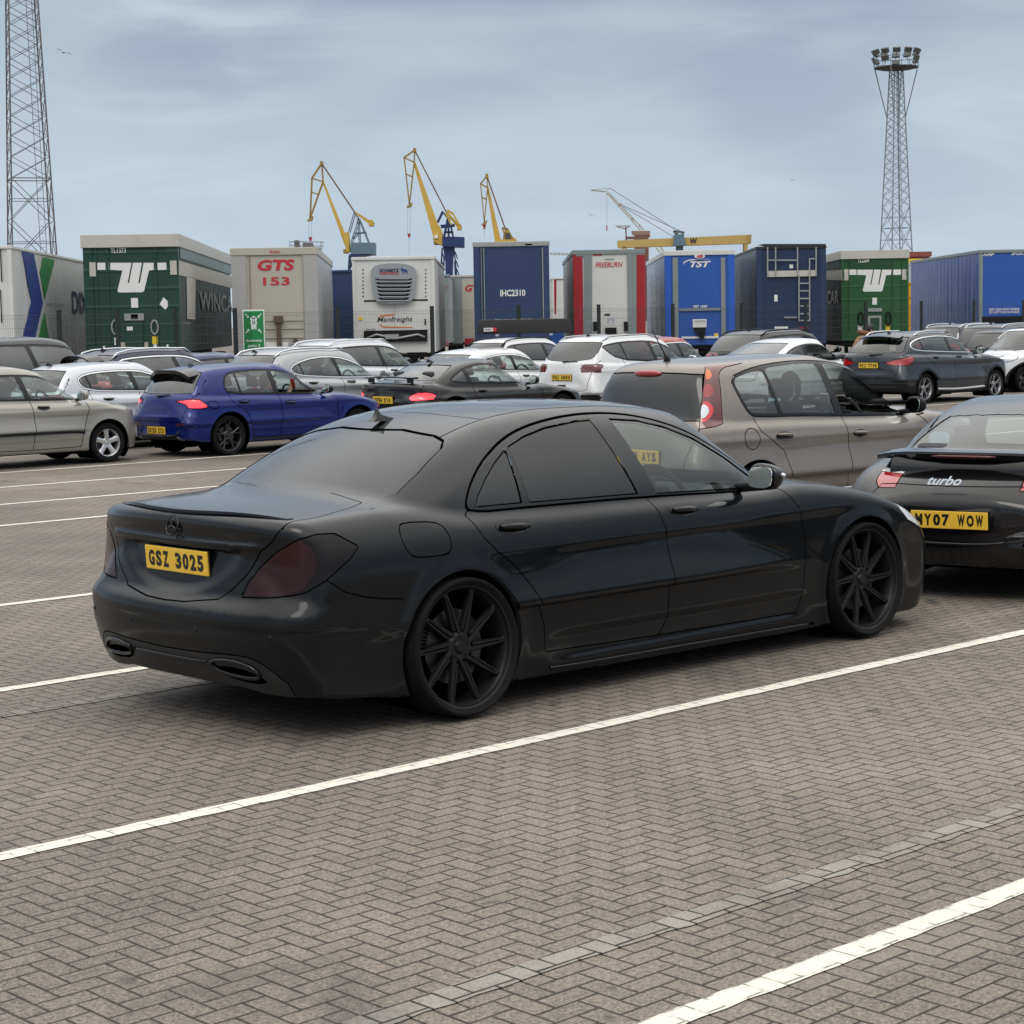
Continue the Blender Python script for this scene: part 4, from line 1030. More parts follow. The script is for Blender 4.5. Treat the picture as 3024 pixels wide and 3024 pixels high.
SC['regs'] = [
    dict(name='bonnet', view='T', poly=[(2.66, 0), (2.66, .5), (2.58, .72), (2.70, .84), (2.9, .835), (3.3, .79), (3.75, .68), (3.95, .45), (4.02, 0), (4.02, -.1), (2.66, -.1)], smooth=1, gap=True),
    dict(name='boot_lid', view='T', poly=[(-1.6, -.2), (-1.6, .735), (-.90, .735), (-.72, .745), (-.506, .690), (-.37, .64), (-.36, -.2)], gap=True, lim={'z': (.9, 2)}, key='boot'),
    dict(name='boot_lid_face', view='R', poly=[(-.2, 1.2), (.74, 1.2), (.735, 1.0), (.685, .928), (.614, .88), (.545, .77), (.47, .704), (.388, .650), (.158, .622), (-.2, .612)], gap=True, lim={'x': (-2, -.7)}),
    dict(name='tail_light', view='C', poly=[(-.475, .668), (-.435, .728), (-.339, .81), (-.228, .88), (-.079, .942), (.041, .964), (.149, .960), (.295, .894), (.25, .845), (.102, .755), (-.021, .706), (-.12, .688), (-.228, .678)], mat=M_SMOKE, gap=True, key='tl'),
    dict(name='lamp_lens', view='C', poly=[(-.45, .676), (-.415, .735), (-.322, .815), (-.215, .882), (-.10, .93), (-.05, .937), (.02, .90), (.045, .839), (.02, .775), (-.05, .712), (-.12, .695), (-.228, .685)], mat=M_SMOKE2, parent='tl', off=.002),
    dict(name='roof_seam', view='T', poly=[(.235, .52), (.53, .515), (1.2, .53), (2.0, .505)], open=True, w=.004, lim={'z': (1.2, 2)}),
    dict(name='roof_cross_seam', view='T', poly=[(.475, -.1), (.48, .3), (.525, .512)], open=True, w=.0035, lim={'z': (1.2, 2)}),
    dict(name='sunroof', view='T', poly=[(.98, -.2), (.98, .42), (1.0, .45), (1.80, .45), (1.84, .43), (1.84, -.2)], gap=True, mat=M_TRIM, lim={'z': (1.3, 2)}),
    dict(name='bumper_seam', view='S', poly=[(-.80, .756), (-.705, .694), (-.60, .662), (-.50, .642), (-.37, .628)], open=True, w=.003, lim={'x': (-2, 0)}),
    dict(name='door', view='S', poly=rd, smooth=0, gap=True, key='rear_door', lim={'z': (.2, 1.02)}),
    dict(name='door', view='S', poly=fd, smooth=0, gap=True, key='front_door', lim={'z': (.2, 1.02)}),
    dict(name='window_frame', view='S', poly=dlo, smooth=2, gap=True, mat=PB, w=.006),
    dict(name='quarter_window', view='S', poly=[(.188, 1.012), (.217, 1.06), (.299, 1.140), (.39, 1.21), (.489, 1.268), (.497, 1.25), (.49, 1.010)], mat=G_DARK, off=-.006, parent='rear_door', glass=True, gap=True, w=.004),
    dict(name='side_window', view='S', poly=[(.52, 1.283), (.652, 1.326), (.832, 1.362), (1.088, 1.386), (1.19, 1.386), (1.33, .995), (.545, 1.008)], mat=G_DARK, off=-.006, parent='rear_door', glass=True, gap=True, w=.004),
    dict(name='side_window', view='S', poly=[(1.335, 1.384), (1.539, 1.366), (1.72, 1.325), (1.92, 1.25), (2.15, 1.13), (2.36, .995), (2.34, .958), (1.48, .985)], mat=G_CLEAR, off=-.006, parent='front_door', glass=True, gap=True, w=.004),
    dict(name='windscreen', view='F', poly=[(-.2, 1.425), (.50, 1.42), (.575, 1.395), (.66, 1.20), (.735, 1.0), (.72, .975), (-.2, .965)], lim={'x': (1.5, 3)}, mat=G_WSCR, off=-.004, gap=True),
    dict(name='rear_window', view='R', poly=[(-.2, 1.368), (.25, 1.372), (.478, 1.347), (.563, 1.326), (.612, 1.292), (.669, 1.182), (.69, 1.10), (.66, 1.072), (-.2, 1.074)], lim={'x': (-.65, .6)}, mat=G_DARKR, off=-.004, gap=True, w=.003),
    dict(name='fuel_flap', view='S', poly=[(-.345, .955), (-.314, .978), (-.113, .966), (-.068, .934), (-.050, .882), (-.060, .83), (-.095, .808), (-.280, .811), (-.320, .835), (-.345, .886)], smooth=1, gap=True),
    dict(name='headlight', view='D', poly=[(2.64, .735), (2.655, .782), (2.76, .772), (3.0, .76), (3.4, .72), (3.4, .60), (3.0, .585), (2.84, .622), (2.70, .672)], gap=True, mat=M_WLENS),
    dict(name='front_reflector', view='D', poly=[(2.59, .623), (2.68, .66), (2.80, .612), (2.85, .535), (2.78, .525), (2.64, .577)], mat=M_TRIM),
    dict(name='diffuser', view='R', poly=[(-.2, .385), (.30, .395), (.50, .405), (.63, .40), (.72, .345), (.80, .26), (.75, .0), (-.2, .0)], smooth=1, mat=PB2, gap=True, lim={'x': (-2, -.6)}),
    dict(name='exhaust_bore', view='R', poly=[(.335, .330), (.45, .345), (.60, .332), (.69, .285), (.60, .265), (.40, .282)], smooth=1, mat=M_GAP, off=-.02, lim={'x': (-2, -.6)}, pair=True),
]
def hero_extra(root, B, S, doors):
    # boot lip spoiler: a thin blade standing on the rear edge of the lid
    ys_ = np.linspace(-.70, .70, 29); q = B.project(np.array([[-.985+.13*abs(y/.70)**2.2, y, 1.03] for y in ys_]), 6)
    m = MB(); n_ = len(q); Vv = []
    for k, p in enumerate(q):
        e = 1-abs(ys_[k]/.70)**6
        Vv += [(p[0]+.035, p[1], p[2]+.006), (p[0]-.002-.012*e, p[1], p[2]+.004+.010*e), (p[0]-.004-.013*e, p[1], p[2]-.002+.004*e), (p[0]+.004, p[1], p[2]-.012)]
    m._add(Vv, [(4*k+a_, 4*k+(a_+1) % 4, 4*k+4+(a_+1) % 4, 4*k+4+a_) for k in range(n_-1) for a_ in range(4)]+[(0, 1, 2, 3), (4*n_-1, 4*n_-2, 4*n_-3, 4*n_-4)])
    m.build('boot_spoiler', M_TRIM, root, angle=50)
    c = B.project(np.array([[-1.1, .0, .972]]), 6)[0]; x = c[0]-.006; zc = .970
    m = MB(); m.tube([(x+.015*math.sin(a), .046*math.cos(a), zc+.046*math.sin(a)) for a in np.linspace(0, 2*PI, 28, endpoint=False)], .0048, 6, closed=True)
    for a in (PI/2, PI/2+2*PI/3, PI/2-2*PI/3): m.tube([(x, 0, zc), (x+.014*math.sin(a), .045*math.cos(a), zc+.045*math.sin(a))], [.008, .002], 6)
    m.build('boot_badge', M_BADGE, root, smooth=True)
    for sd in (-1, 1):
        P = chaikin([(.330, .332), (.45, .350), (.60, .337), (.705, .285), (.60, .260), (.395, .277)], 2)
        q = B.project(np.array([[-1.1, sd*p[0], p[1]] for p in P]), 8)
        e = MB(); e.tube([tuple(p+np.array([-.006, 0, 0])) for p in q], .010, 8, closed=True); e.build('exhaust_tip', M_TRIM, root, smooth=True)
    m = MB(); q = B.project(np.array([[-1.1, y, .325] for y in np.linspace(-.31, .31, 15)]), 8); m.tube([tuple(p+np.array([-.003, 0, 0])) for p in q], [.004]+[.009]*13+[.004], 6); m.build('diffuser_trim', M_TRIM, root, smooth=True)
    # shark fin aerial
    m = MB(); zr = B.project(np.array([[.30, 0, 1.5]]), 5)[0][2]
    bx = .30; L = [(-.085, 0), (-.07, .012), (-.055, .02), (-.045, .062), (-.036, .066), (-.02, .035), (.02, .022), (.08, .008), (.10, 0)]
    n_ = len(L); Vv = []
    for sd in (-1, 1): Vv += [(bx+u, sd*max(.002, .026*(1-v/.07)**1.3+.002), zr-.004+v) for u, v in L]
    m._add(Vv, [tuple(range(n_))[::-1], tuple(range(n_, 2*n_))]+[(i, i+1, n_+i+1, n_+i) for i in range(n_-1)]); m.build('roof_aerial', M_TRIM, root, angle=50)
    # sill blade
    surf_strip(B, [(.60, .172), (1.6, .160), (2.74, .142)], .009, 0, 'sill_trim', M_TRIM, root, off=.002)
    # mirror indicators
    for sd in (-1, 1):
        m = MB(); m.tube([(2.205, sd*1.03, 1.045), (2.20, sd*1.12, 1.047), (2.165, sd*1.162, 1.048)], [.010, .014, .012], 8); m.build('mirror_indicator', M_CLEARLENS, root, smooth=True)
    # sensors
    for y in (-.80, .80, -.28, .28):
        m = MB(); p = B.project(np.array([[-1.2, y, .50]]), 6)[0]; m.lathe([(.0001, -.002), (.011, -.002), (.012, .002)], 'X', 10, tuple(p)); m.build('parking_sensor', M_BLACK, root, smooth=True)
    # front bumper canard
SC['extras'] = [hero_extra]
hero = build_car('saloon_car', SC, 'large dusty black lowered saloon with smoked tail lights and black wheels, nearest the camera', 'car', -0.0, .92, h=.02)
# ------------------------------------------------------------------ other cars
def rail_fn(x0, x1, H, W, m=M_SILV, dy=.26, hgt=.045):
    def fn(root, B, S, doors):
        for sd in (-1, 1):
            q = B.project(np.array([[x, sd*(W-dy-.04*0), H+.02] for x in np.linspace(x0, x1, 9)]), 8)
            t_ = MB(); n_ = len(q); t_.tube([(p[0], p[1], p[2]+(hgt if 0 < i < n_-1 else .0)) for i, p in enumerate(q)], .017, 8); t_.build('roof_rail', m, root, smooth=True)
    return fn
def spoiler_fn(z, W, length=.22, y=.56, m=None, thick=.035, x=None):
    def fn(root, B, S, doors):
        tx = -[p for p in S['plan']][0][0]; xs = x
        Lz = [min(z, B.project(np.array([[x+.12, -y+2*y*k/12, 2.0]]), 12)[0][2]+.010) for k in range(13)]
        m_ = MB(); n_ = 13; Vv = []
        for k in range(n_):
            yy = -y+2*y*k/(n_-1); c = (abs(yy)/y)**3*.07; z0_ = Lz[k]
            Vv += [(xs+.10, yy, z0_+.004), (xs-length+c, yy, z0_-.030-c*.2), (xs-length+c, yy, z0_-.035-thick*.5-c*.2), (xs+.06, yy, z0_-thick-.05)]
        F = [(4*k+a, 4*k+(a+1) % 4, 4*k+4+(a+1) % 4, 4*k+4+a) for k in range(n_-1) for a in range(4)]+[(0, 1, 2, 3), (4*n_-1, 4*n_-2, 4*n_-3, 4*n_-4)]
        m_._add(Vv, F); m_.build('roof_spoiler', m or S['paint'], root, angle=40)
    return fn
def fin_fn(x, m=None):
    def fn(root, B, S, doors):
        zr = B.project(np.array([[x, 0, 1.6]]), 6)[0][2]; L = [(-.08, 0), (-.055, .05), (-.03, .055), (.02, .02), (.09, 0)]; n_ = len(L); m_ = MB()
        m_._add([(x+u, sd*max(.002, .02*(1-v/.06)), zr-.004+v) for sd in (-1, 1) for u, v in L], [tuple(range(n_))[::-1], tuple(range(n_, 2*n_))]+[(i, i+1, n_+i+1, n_+i) for i in range(n_-1)])
        m_.build('roof_aerial', m or M_BLACK, root)
    return fn
def wiper_fn(x, z, y=.0, L=.34):
    def fn(root, B, S, doors):
        P = [B.project(np.array([[x-.1, yy, zz]]), 8)[0]+np.array([-.02, 0, .005]) for yy, zz in ((y, z), (y-L*.5, z+.02), (y-L, z+.05))]
        m_ = MB(); m_.tube([tuple(p) for p in P], [.018, .010, .007], 6); m_.build('rear_wiper', M_BLACK, root, smooth=True)
    return fn
def slab_fn(name, m, pts, off=.003, view='R', xg=-1.0):
    """thin panel following the body: pts outline (y,z) on the rear, filled by a projected grid"""
    def fn(root, B, S, doors):
        y0, y1, z0, z1 = pts; ny, nz = 17, 5
        g = np.array([[xg, y0+(y1-y0)*i/(ny-1), z0+(z1-z0)*j/(nz-1)] for j in range(nz) for i in range(ny)]); q = B.project(g, 8); n = B.normals(q); q = q+n*off
        F = [(j*ny+i, j*ny+i+1, (j+1)*ny+i+1, (j+1)*ny+i) for j in range(nz-1) for i in range(ny-1)]
        meshobj(name, q, F, m, root)
    return fn

M_WHT = paint('white_paint', (.62, .63, .64), rough=.3, dirt=.05)
M_SLV = paint('silver_paint', (.33, .34, .35), metal=.55, rough=.34, dirt=.05)
M_SLV2 = paint('pale_silver_paint', (.50, .52, .55), metal=.4, rough=.34, dirt=.04)
M_BEI = paint('beige_silver_paint', (.295, .28, .25), metal=.4, rough=.36, dirt=.06)
M_NOTE = paint('grey_beige_paint', (.205, .180, .160), metal=.35, rough=.34, dirt=.07)
M_BLU = paint('royal_blue_paint', (.002, .010, .125), metal=.25, rough=.3, dirt=.03)
M_NVY = paint('navy_paint', (.012, .016, .038), metal=.3, rough=.3, dirt=.06)
M_PUR = paint('violet_blue_paint', (.025, .03, .10), metal=.3, rough=.3, dirt=.03)
M_GRY = paint('dark_grey_paint', (.040, .043, .048), metal=.4, rough=.3, dirt=.05)
M_GRY2 = paint('slate_grey_paint', (.034, .040, .050), metal=.35, rough=.28, dirt=.05)
M_BLK = paint('gloss_black_paint', (.004, .004, .0045), rough=.2, dirt=.015, coat=.8)
M_BLK2 = paint('dusty_black_paint', (.007, .007, .0075), rough=.3, dirt=.12)
M_RED = paint('red_paint', (.30, .02, .02), rough=.3, dirt=.05)
M_RIMS = mat('silver_alloy', (.62, .62, .63), .28, metal=.85)
M_RIMG = mat('grey_alloy', (.30, .30, .31), .35, metal=.8)
M_RIMK = mat('black_alloy', (.01, .01, .011), .3, coat=.5)

# --- grey-beige small MPV with tall red tail lights
def note_extra(root, B, S, doors):
    # high brake light
    m = MB(); q = B.project(np.array([[-.6, y, 1.452] for y in np.linspace(-.19, .19, 11)]), 8)
    m.tube([tuple(p+np.array([-.0, 0, 0])) for p in q], [.004, .02, .027, .031, .033, .033, .033, .031, .027, .02, .004], 10); m.build('high_brake_light', M_REDLENS, root, smooth=True)
    # whip aerial
    m = MB(); zr = B.project(np.array([[-.25, 0, 1.6]]), 6)[0][2]
    m.tube([(-.25, .0, zr-.005), (-.25, 0, zr+.03), (-.275, 0, zr+.06)], [.035, .022, .008], 8); m.tube([(-.27, 0, zr+.05), (-.42, 0, zr+.27)], [.006, .004], 6); m.build('roof_aerial', M_BLACK, root, smooth=True)
    surf_strip(B, [(.48, .36), (1.2, .35), (2.12, .35)], .012, 0, 'door_trim', M_SILV, root, off=.002)
    m = MB()
    for sd in (-1, 1):
        p = B.project(np.array([[2.32, sd*.9, .82]]), 8)[0]; m2 = MB(); m2.lathe([(.0001, -.008), (.014, -.007), (.022, -.001), (.024, .003)], 'Y', 12, (p[0], p[1]-(0 if sd < 0 else 0), p[2]));
        o = m2.build('side_repeater', M_CLEARLENS, root, smooth=True)
        if sd > 0: o.scale = (1, 1, 1)
    # headrest and seats are part of the cabin; phone holder in the screen
    m = MB(); m.box((1.72, -.05, 1.08), (.02, .09, .16), (0, -.3, .3), bev=.008); m.box((1.75, -.05, .98), (.03, .04, .12), bev=.008); m.build('phone_holder', M_SILV, root)
NOTE = G(wb=2.60, H=1.545, W=.845, fo=.98, ro=.70, R=.305, zb=(1.03, .985), cowl=(2.24, 1.04), hdr=1.50, nose=.84, rake=.16, paint=M_NOTE, rimmat=M_RIMS, wstyle='y',
    dlo=[(-.135, 1.37), (-.09, 1.20), (-.02, 1.05), (.08, 1.025), (.6, 1.015), (1.1, .99), (1.9, .965), (2.26, .955), (2.22, 1.01), (1.85, 1.25), (1.55, 1.40), (1.2, 1.470), (.8, 1.492), (.4, 1.472), (.1, 1.432)], bp=1.10, quarter=.37, blean=.05,
    glass_r=G_MID, rwglass=mat('dark_rear_glass', (.012, .013, .014), .12, coat=.6, dirt=.06, spec=.3), open_front=True, mirmat=M_BLACK, rwlim={'x': (-1.2, -.02), 'z': (.9, 1.6)},
    plate=dict(z=.71, txt='FL08 AYS', w=.52), plate_y=-.10,
    rw=[(-.2, 1.425), (.56, 1.405), (.575, 1.39), (.695, 1.03), (.67, 1.015), (-.2, 1.015)],
    lamp=dict(z=(.93, 1.50), y=(.655, .60), xs=-.30, poly=[(9, 9), (9.1, 9), (9.1, 9.1)], spoly=[(9, 9), (9.1, 9), (9.1, 9.1)]),
    handles=[(.33, .87, .17), (1.30, .842, .17)], hmat=M_NOTE, gapw=.004, seatz=.50)
NOTE['regs'] += [
    dict(name='tail_light', view='C', poly=[(.225, 1.50), (.433, 1.515), (.733, 1.512), (.639, 1.480), (.45, 1.455), (.395, 1.425), (.380, 1.38), (.399, 1.287), (.410, 1.15), (.420, .99), (.35, .972), (.142, .950), (.165, 1.09), (.196, 1.292)], mat=M_REDDARK, gap=True, key='tl'),
    dict(name='lamp_lens', view='C', poly=[(.222, 1.440), (.262, 1.440), (.300, 1.40), (.285, 1.365), (.22, 1.345)], smooth=2, mat=M_AMBER, parent='tl', off=.004),
    dict(name='lamp_lens', view='C', poly=[(.208, 1.325), (.27, 1.325), (.33, 1.27), (.28, 1.21), (.186, 1.205)], smooth=2, mat=M_REDLENS, parent='tl', off=.004),
    dict(name='lamp_lens', view='C', poly=[(.178, 1.180), (.25, 1.18), (.325, 1.12), (.29, 1.05), (.22, 1.01), (.155, 1.0)], smooth=2, mat=mat('bright_red_lens', (.62, .012, .018), .15, coat=1), parent='tl', off=.004),
    dict(name='reversing_lens', view='C', poly=[(.172, 1.155), (.23, 1.15), (.272, 1.10), (.22, 1.045), (.160, 1.03)], smooth=2, mat=M_CLEARLENS, parent='tl', off=.007)]
NOTE['regs'].append(dict(name='fuel_flap', view='S', poly=[(-.055+.088*math.cos(a), .85+.09*math.sin(a)) for a in np.linspace(0, 2*PI, 20, endpoint=False)], gap=True))
NOTE['extras'] = [note_extra]; NOTE['scale'] = 1.02
car_note = build_car('hatchback_car', NOTE, 'grey-beige tall hatchback with red tail lights climbing to its roof, beyond the black saloon', 'car', 6.97, 3.85+.845*1.02, th=.89, h=.026)

# --- black rear-engined sports car
def p911_extra(root, B, S, doors):
    m = MB(); n_ = 21; Vv = []
    for k in range(n_):
        u = -1+2*k/(n_-1); y = u*.66; c = abs(u)**4
        x0 = -.50+.10*abs(u)**2; x1 = -.82+.14*abs(u)**2.5
        zt = .985-.035*c
        Vv += [(x0+.02, y, zt+.0), ((x0+x1)/2, y, zt+.012), (x1, y, zt-.004), (x1-.004, y, zt-.018-.02*c), (x1+.02, y, zt-.055+.02*c), (x0, y, zt-.055+.01*c)]
    F = [(6*k+a, 6*k+(a+1) % 6, 6*k+6+(a+1) % 6, 6*k+6+a) for k in range(n_-1) for a in range(6)]+[tuple(range(6)), tuple(range(6*n_-1, 6*n_-7, -1))]
    m._add(Vv, F); w_ = m.build('rear_wing', M_BLK, root, angle=35)
    m = MB()
    m.tube([(-.825+.14*abs(u)**2.5+.002, u*.66, .952) for u in np.linspace(-.34, .34, 9)], [.004]+[.010]*7+[.004], 6); m.build('high_brake_light', M_REDDARK, w_, smooth=True)
    m = MB(); m.box((-.62, 0, .87), (.34, 1.10, .14), (0, .06, 0), taper=(.8, .98), bev=.05); m.build('wing_base', M_BLK, root, angle=40)
    q = B.project(np.array([[-1.1, 0, .808]]), 8)[0]
    text_mesh('turbo', .09, M_CHROME, root, 'boot_script', (q[0]-.014, .045, .808), (0, -1, 0), (.25, 0, 1), bold=.0015, shear=.5, depth=.003, fit=(.235, .062))
    # recess around the plate + lower bumper creases
    slab_fn('plate_recess', M_TRIM, (-.34, .34, .47, .635), .002, xg=-1.1)(root, B, S, doors)
    m = MB(); q = B.project(np.array([[-1.2, y, .36] for y in np.linspace(-.62, .62, 15)]), 8); m.tube([tuple(p) for p in q], [.004]+[.010]*13+[.004], 6); m.build('bumper_crease', M_BLK, root, smooth=True)
    for sd in (-1, 1):
        e = MB(); P = chaikin([(-.10, -.037), (.10, -.037), (.10, .037), (-.10, .037)], 2); k_ = len(P); q = B.project(np.array([[-1.2, sd*.46, .415]]), 8)[0]
        Vv = []
        for (dx, s_) in ((.04, 1.0), (-.03, 1.0), (-.03, .84), (.08, .82)): Vv += [(q[0]+dx, sd*.46+u*s_, .415+v*s_) for u, v in P]
        F = [(j*k_+i, j*k_+(i+1) % k_, (j+1)*k_+(i+1) % k_, (j+1)*k_+i) for j in range(3) for i in range(k_)]
        e._add(Vv, F); e.build('exhaust_tip', M_CHROME, root, angle=40)
        e = MB(); e.prism([(sd*.46+u*.83, .415+v*.83) for u, v in P], 'X', q[0]+.02, q[0]+.03); e.build('exhaust_bore', M_GAP, root)
P911 = dict(wb=2.35, R=.335, rim=.245, ra=.37, az=.335, tw=.29, winset=.02, wstyle='twin', spokes=5, rimmat=M_RIMS, paint=M_BLK,
    plan=[(-1.2, .80), (-.8, .885), (-.2, .925), (.5, .90), (1.5, .865), (2.35, .885), (2.9, .84), (3.3, .72)],
    deck=[(-1.3, .55), (-1.12, .735), (-.95, .82), (-.6, .885), (-.2, .93), (.2, .90), (1.2, .84), (1.7, .83), (2.0, .80), (2.5, .72), (2.9, .62), (3.2, .48)], drop=[(-1, .05), (0, .04), (.5, .03), (2, .0), (3, .02)], dropn=3,
    inset=[(.05, .09), (.2, .03), (.4, .0), (.6, .0), (.72, .03), (.80, .075), (.9, .15), (1.0, .22)],
    front=[(0, 3.2), (.3, 3.28), (.5, 3.22), (.7, 3.0)], fcurve=.42, fn=2.4, rear=[(.0, -.93), (.2, -1.02), (.40, -1.08), (.62, -1.07), (.68, -1.04), (.78, -.97), (.9, -.85)], rcurve=.30, rn=2.6,
    bottom=[(-1, .22), (0, .14), (2.35, .13), (3.2, .18)],
    roof=[(-1.0, .72), (-.62, .885), (-.2, 1.07), (.2, 1.195), (.6, 1.275), (.95, 1.30), (1.2, 1.285), (1.4, 1.235), (1.7, 1.03), (2.0, .82), (2.2, .70)], gw=[(-1, .50), (-.5, .62), (0, .72), (.5, .765), (1.2, .765), (1.8, .70)],
    belt=[(-1, .90), (0, .90), (2, .83)], tum=(.32, .55), mid=.95, wsc=.20, bsc=.16, gx=(-1.05, 2.2), cowl=1.9, box=(-1.2, 3.35, 1.35), kblend=[(-1, .12), (-.2, .08), (.4, .03), (2, .04)], kside=.08, kfront=.18, krear=.16, kroof=.12,
    mirror=(1.45, .93, .21, .13), mirror_y=.84, mirmat=M_BLK, handles=[(.55, .78, .15)], bpillar=.3, dash=1.45, fseat=.95, rseat=.15, seatz=.26, gapw=.003,
    plate=(-1.100, .550, 'MY07 WOW', -.06, .525))
P911['regs'] = [
    dict(name='engine_lid', view='R', poly=[(-.2, .96), (.46, .96), (.50, .86), (.47, .785), (.42, .768), (-.2, .762)], gap=True, lim={'x': (-2, -.6)}),
    dict(name='door', view='S', poly=[(.28, .92), (.33, .6), (.38, .26), (1.75, .24), (1.82, .5), (1.75, .86)], gap=True, key='front_door', lim={'z': (.2, .92)}),
    dict(name='window_frame', view='S', poly=[(-.45, .93), (-.1, 1.06), (.3, 1.17), (.7, 1.22), (1.05, 1.21), (1.35, 1.10), (1.66, .90), (1.5, .875), (.2, .90)], smooth=1, gap=True, mat=M_TRIM),
    dict(name='side_window', view='S', poly=[(-.32, .95), (-.05, 1.05), (.24, 1.13), (.30, .92)], mat=G_CLEAR, off=-.004, glass=True),
    dict(name='side_window', view='S', poly=[(.30, 1.145), (.7, 1.195), (1.02, 1.185), (1.3, 1.08), (1.54, .905), (.36, .92)], mat=G_CLEAR, off=-.004, glass=True, parent='front_door'),
    dict(name='windscreen', view='F', poly=[(-.2, 1.24), (.44, 1.225), (.52, 1.19), (.66, .92), (.62, .87), (-.2, .86)], smooth=1, lim={'x': (1.1, 2.1)}, mat=G_WSCR, gap=True, off=-.003),
    dict(name='rear_window', view='R', poly=[(-.2, 1.225), (.36, 1.215), (.44, 1.19), (.575, .97), (.55, .925), (-.2, .925)], smooth=1, lim={'x': (-.75, .6)}, mat=G_WSCR, gap=True, w=.006, off=-.003),
    dict(name='tail_light', view='C', poly=[(-.53, .742), (-.46, .79), (-.37, .84), (-.24, .885), (-.10, .91), (-.04, .90), (-.10, .84), (-.22, .775), (-.34, .735)], mat=M_REDLENS, gap=True, key='tl'),
    dict(name='reversing_light', view='C', poly=[(-.40, .825), (-.37, .84), (-.24, .885), (-.10, .91), (-.04, .90), (-.11, .832)], mat=M_WLENS, parent='tl', off=.003),
    dict(name='bumper_seam', view='R', poly=[(.42, .768), (.55, .76), (.60, .70)], open=True, w=.003, lim={'x': (-2, -.5)}),
]
P911['extras'] = [p911_extra]
th9 = .55; r9 = Vector((2.90, 12.95)); f9 = Vector((math.sin(th9), math.cos(th9)))
car_911 = build_car('sports_car', P911, 'glossy black sports car with the silver script turbo below its rear wing', 'car', loc=(r9.x+f9.x*1.09, r9.y+f9.y*1.09, 0), th=th9, h=.022)

# --- blue hot hatch
def golf_extra(root, B, S, doors):
    slab_fn('tailgate_dark_panel', M_TRIM, (-.50, .50, .735, .80), .002, xg=-.9)
    m = MB(); q = B.project(np.array([[-.9, y, .30] for y in np.linspace(-.62, .62, 13)]), 8)
    for p, q2 in zip(q[:-1], q[1:]): pass
    m.tube([tuple(p+np.array([-.006, 0, 0])) for p in q], .02, 6); m.build('diffuser', M_BLACK, root, smooth=True)
    surf_strip(B, [(.45, .235), (1.2, .225), (2.15, .235)], .016, 0, 'sill_trim', M_BLACK, root)
GOLF = G(wb=2.63, H=1.46, W=.895, fo=.86, ro=.81, R=.32, rim=.245, zb=(.985, .925), cowl=(2.16, .96), hdr=1.36, nose=.72, rake=.40, paint=M_BLU, rimmat=M_RIMK, wstyle='y', spokes=5,
    dlo=[(.02, .975), (-.035, 1.09), (-.01, 1.20), (.05, 1.29), (.2, 1.335), (.6, 1.355), (1.0, 1.345), (1.35, 1.28), (1.75, 1.10), (2.06, .93), (1.9, .92), (1.0, .94)], bp=.965, quarter=.27, blean=.04, glass_r=G_MID, rwglass=G_TINT, open_front=True,
    lamp=dict(z=(.78, .90), y=(.42, .52), xs=-.42, poly=[(9, 9), (9.1, 9), (9.1, 9.1)], spoly=[(9, 9), (9.1, 9), (9.1, 9.1)]),
    plate=dict(z=.42, txt='DK25 ZCU', w=.50), mirmat=M_BLK, handles=[(.29, .85, .18), (1.19, .805, .18)])
GOLF['scale'] = .935
GOLF['regs'] += [dict(name='tail_light', view='C', poly=[(-.285, .892), (-.145, .895), (.05, .915), (.289, .912), (.44, .826), (.451, .785), (.317, .770), (.065, .778), (-.013, .834), (-.15, .865)], mat=M_REDGLOW, gap=True)]
GOLF['regs'] += [dict(name='diffuser_frame', view='R', poly=[(-.2, .352), (.50, .352), (.74, .20), (.70, 0), (-.2, 0)], mat=mat('satin_grey_trim', (.16, .16, .165), .4, metal=.4), lim={'x': (-2, -.4)}), dict(name='rear_diffuser', view='R', poly=[(-.2, .33), (.46, .33), (.64, .20), (.62, 0), (-.2, 0)], mat=M_BLACK, lim={'x': (-2, -.4)}), dict(name='tailgate_panel', view='R', poly=[(-.2, .885), (.36, .885), (.52, .80), (.50, .66), (-.2, .65)], mat=M_TRIM, lim={'x': (-2, -.5)}) if False else dict(name='rear_reflector', view='R', poly=[(.52, .535), (.74, .545), (.74, .520), (.52, .512)], mat=M_REDDARK, lim={'x': (-2, -.4)}, pair=True), dict(name='fuel_flap', view='S', poly=[(-.40, .88), (-.22, .88), (-.19, .76), (-.36, .76)], smooth=1, gap=True)]
GOLF['extras'] = [spoiler_fn(1.40, .9, .20, .56, M_BLK, .10, x=-.40), fin_fn(-.10, M_NVY), golf_extra, wiper_fn(-.8, 1.0)]
car_golf = build_car('hatchback_car', GOLF, 'royal blue hot hatchback with black wheels, a black roof spoiler and lit red tail lights', 'car', 10.73, 17.09+.90*.935, h=.03)

# --- beige small hatch on the left edge
FABIA = G(wb=2.46, H=1.50, W=.825, fo=.80, ro=.74, R=.30, rim=.205, zb=(1.0, .965), cowl=(2.22, .99), hdr=1.52, nose=.78, rake=.25, paint=M_BEI, rimmat=M_RIMS, wstyle='fat', spokes=5,
    dlo=[(-.2, 1.03), (-.22, 1.2), (-.1, 1.34), (.5, 1.37), (1.1, 1.37), (1.48, 1.33), (1.78, 1.19), (2.20, .98), (2.05, .965), (.8, .99)], bp=1.16, quarter=.1, glass_r=G_CLEAR, plate=dict(z=.75, txt='PK58 VTL'), mirmat=M_BEI,
    hlamp=[(3.5, .66), (3.2, .76), (2.98, .83), (2.90, .82), (3.06, .66), (3.5, .52)])
FABIA['extras'] = [lambda root, B, S, doors: surf_strip(B, [(.35, .50), (1.2, .49), (2.05, .48)], .026, 0, 'rubbing_strip', M_BLACK, root), fin_fn(-.2)]
FABIA['scale'] = .95
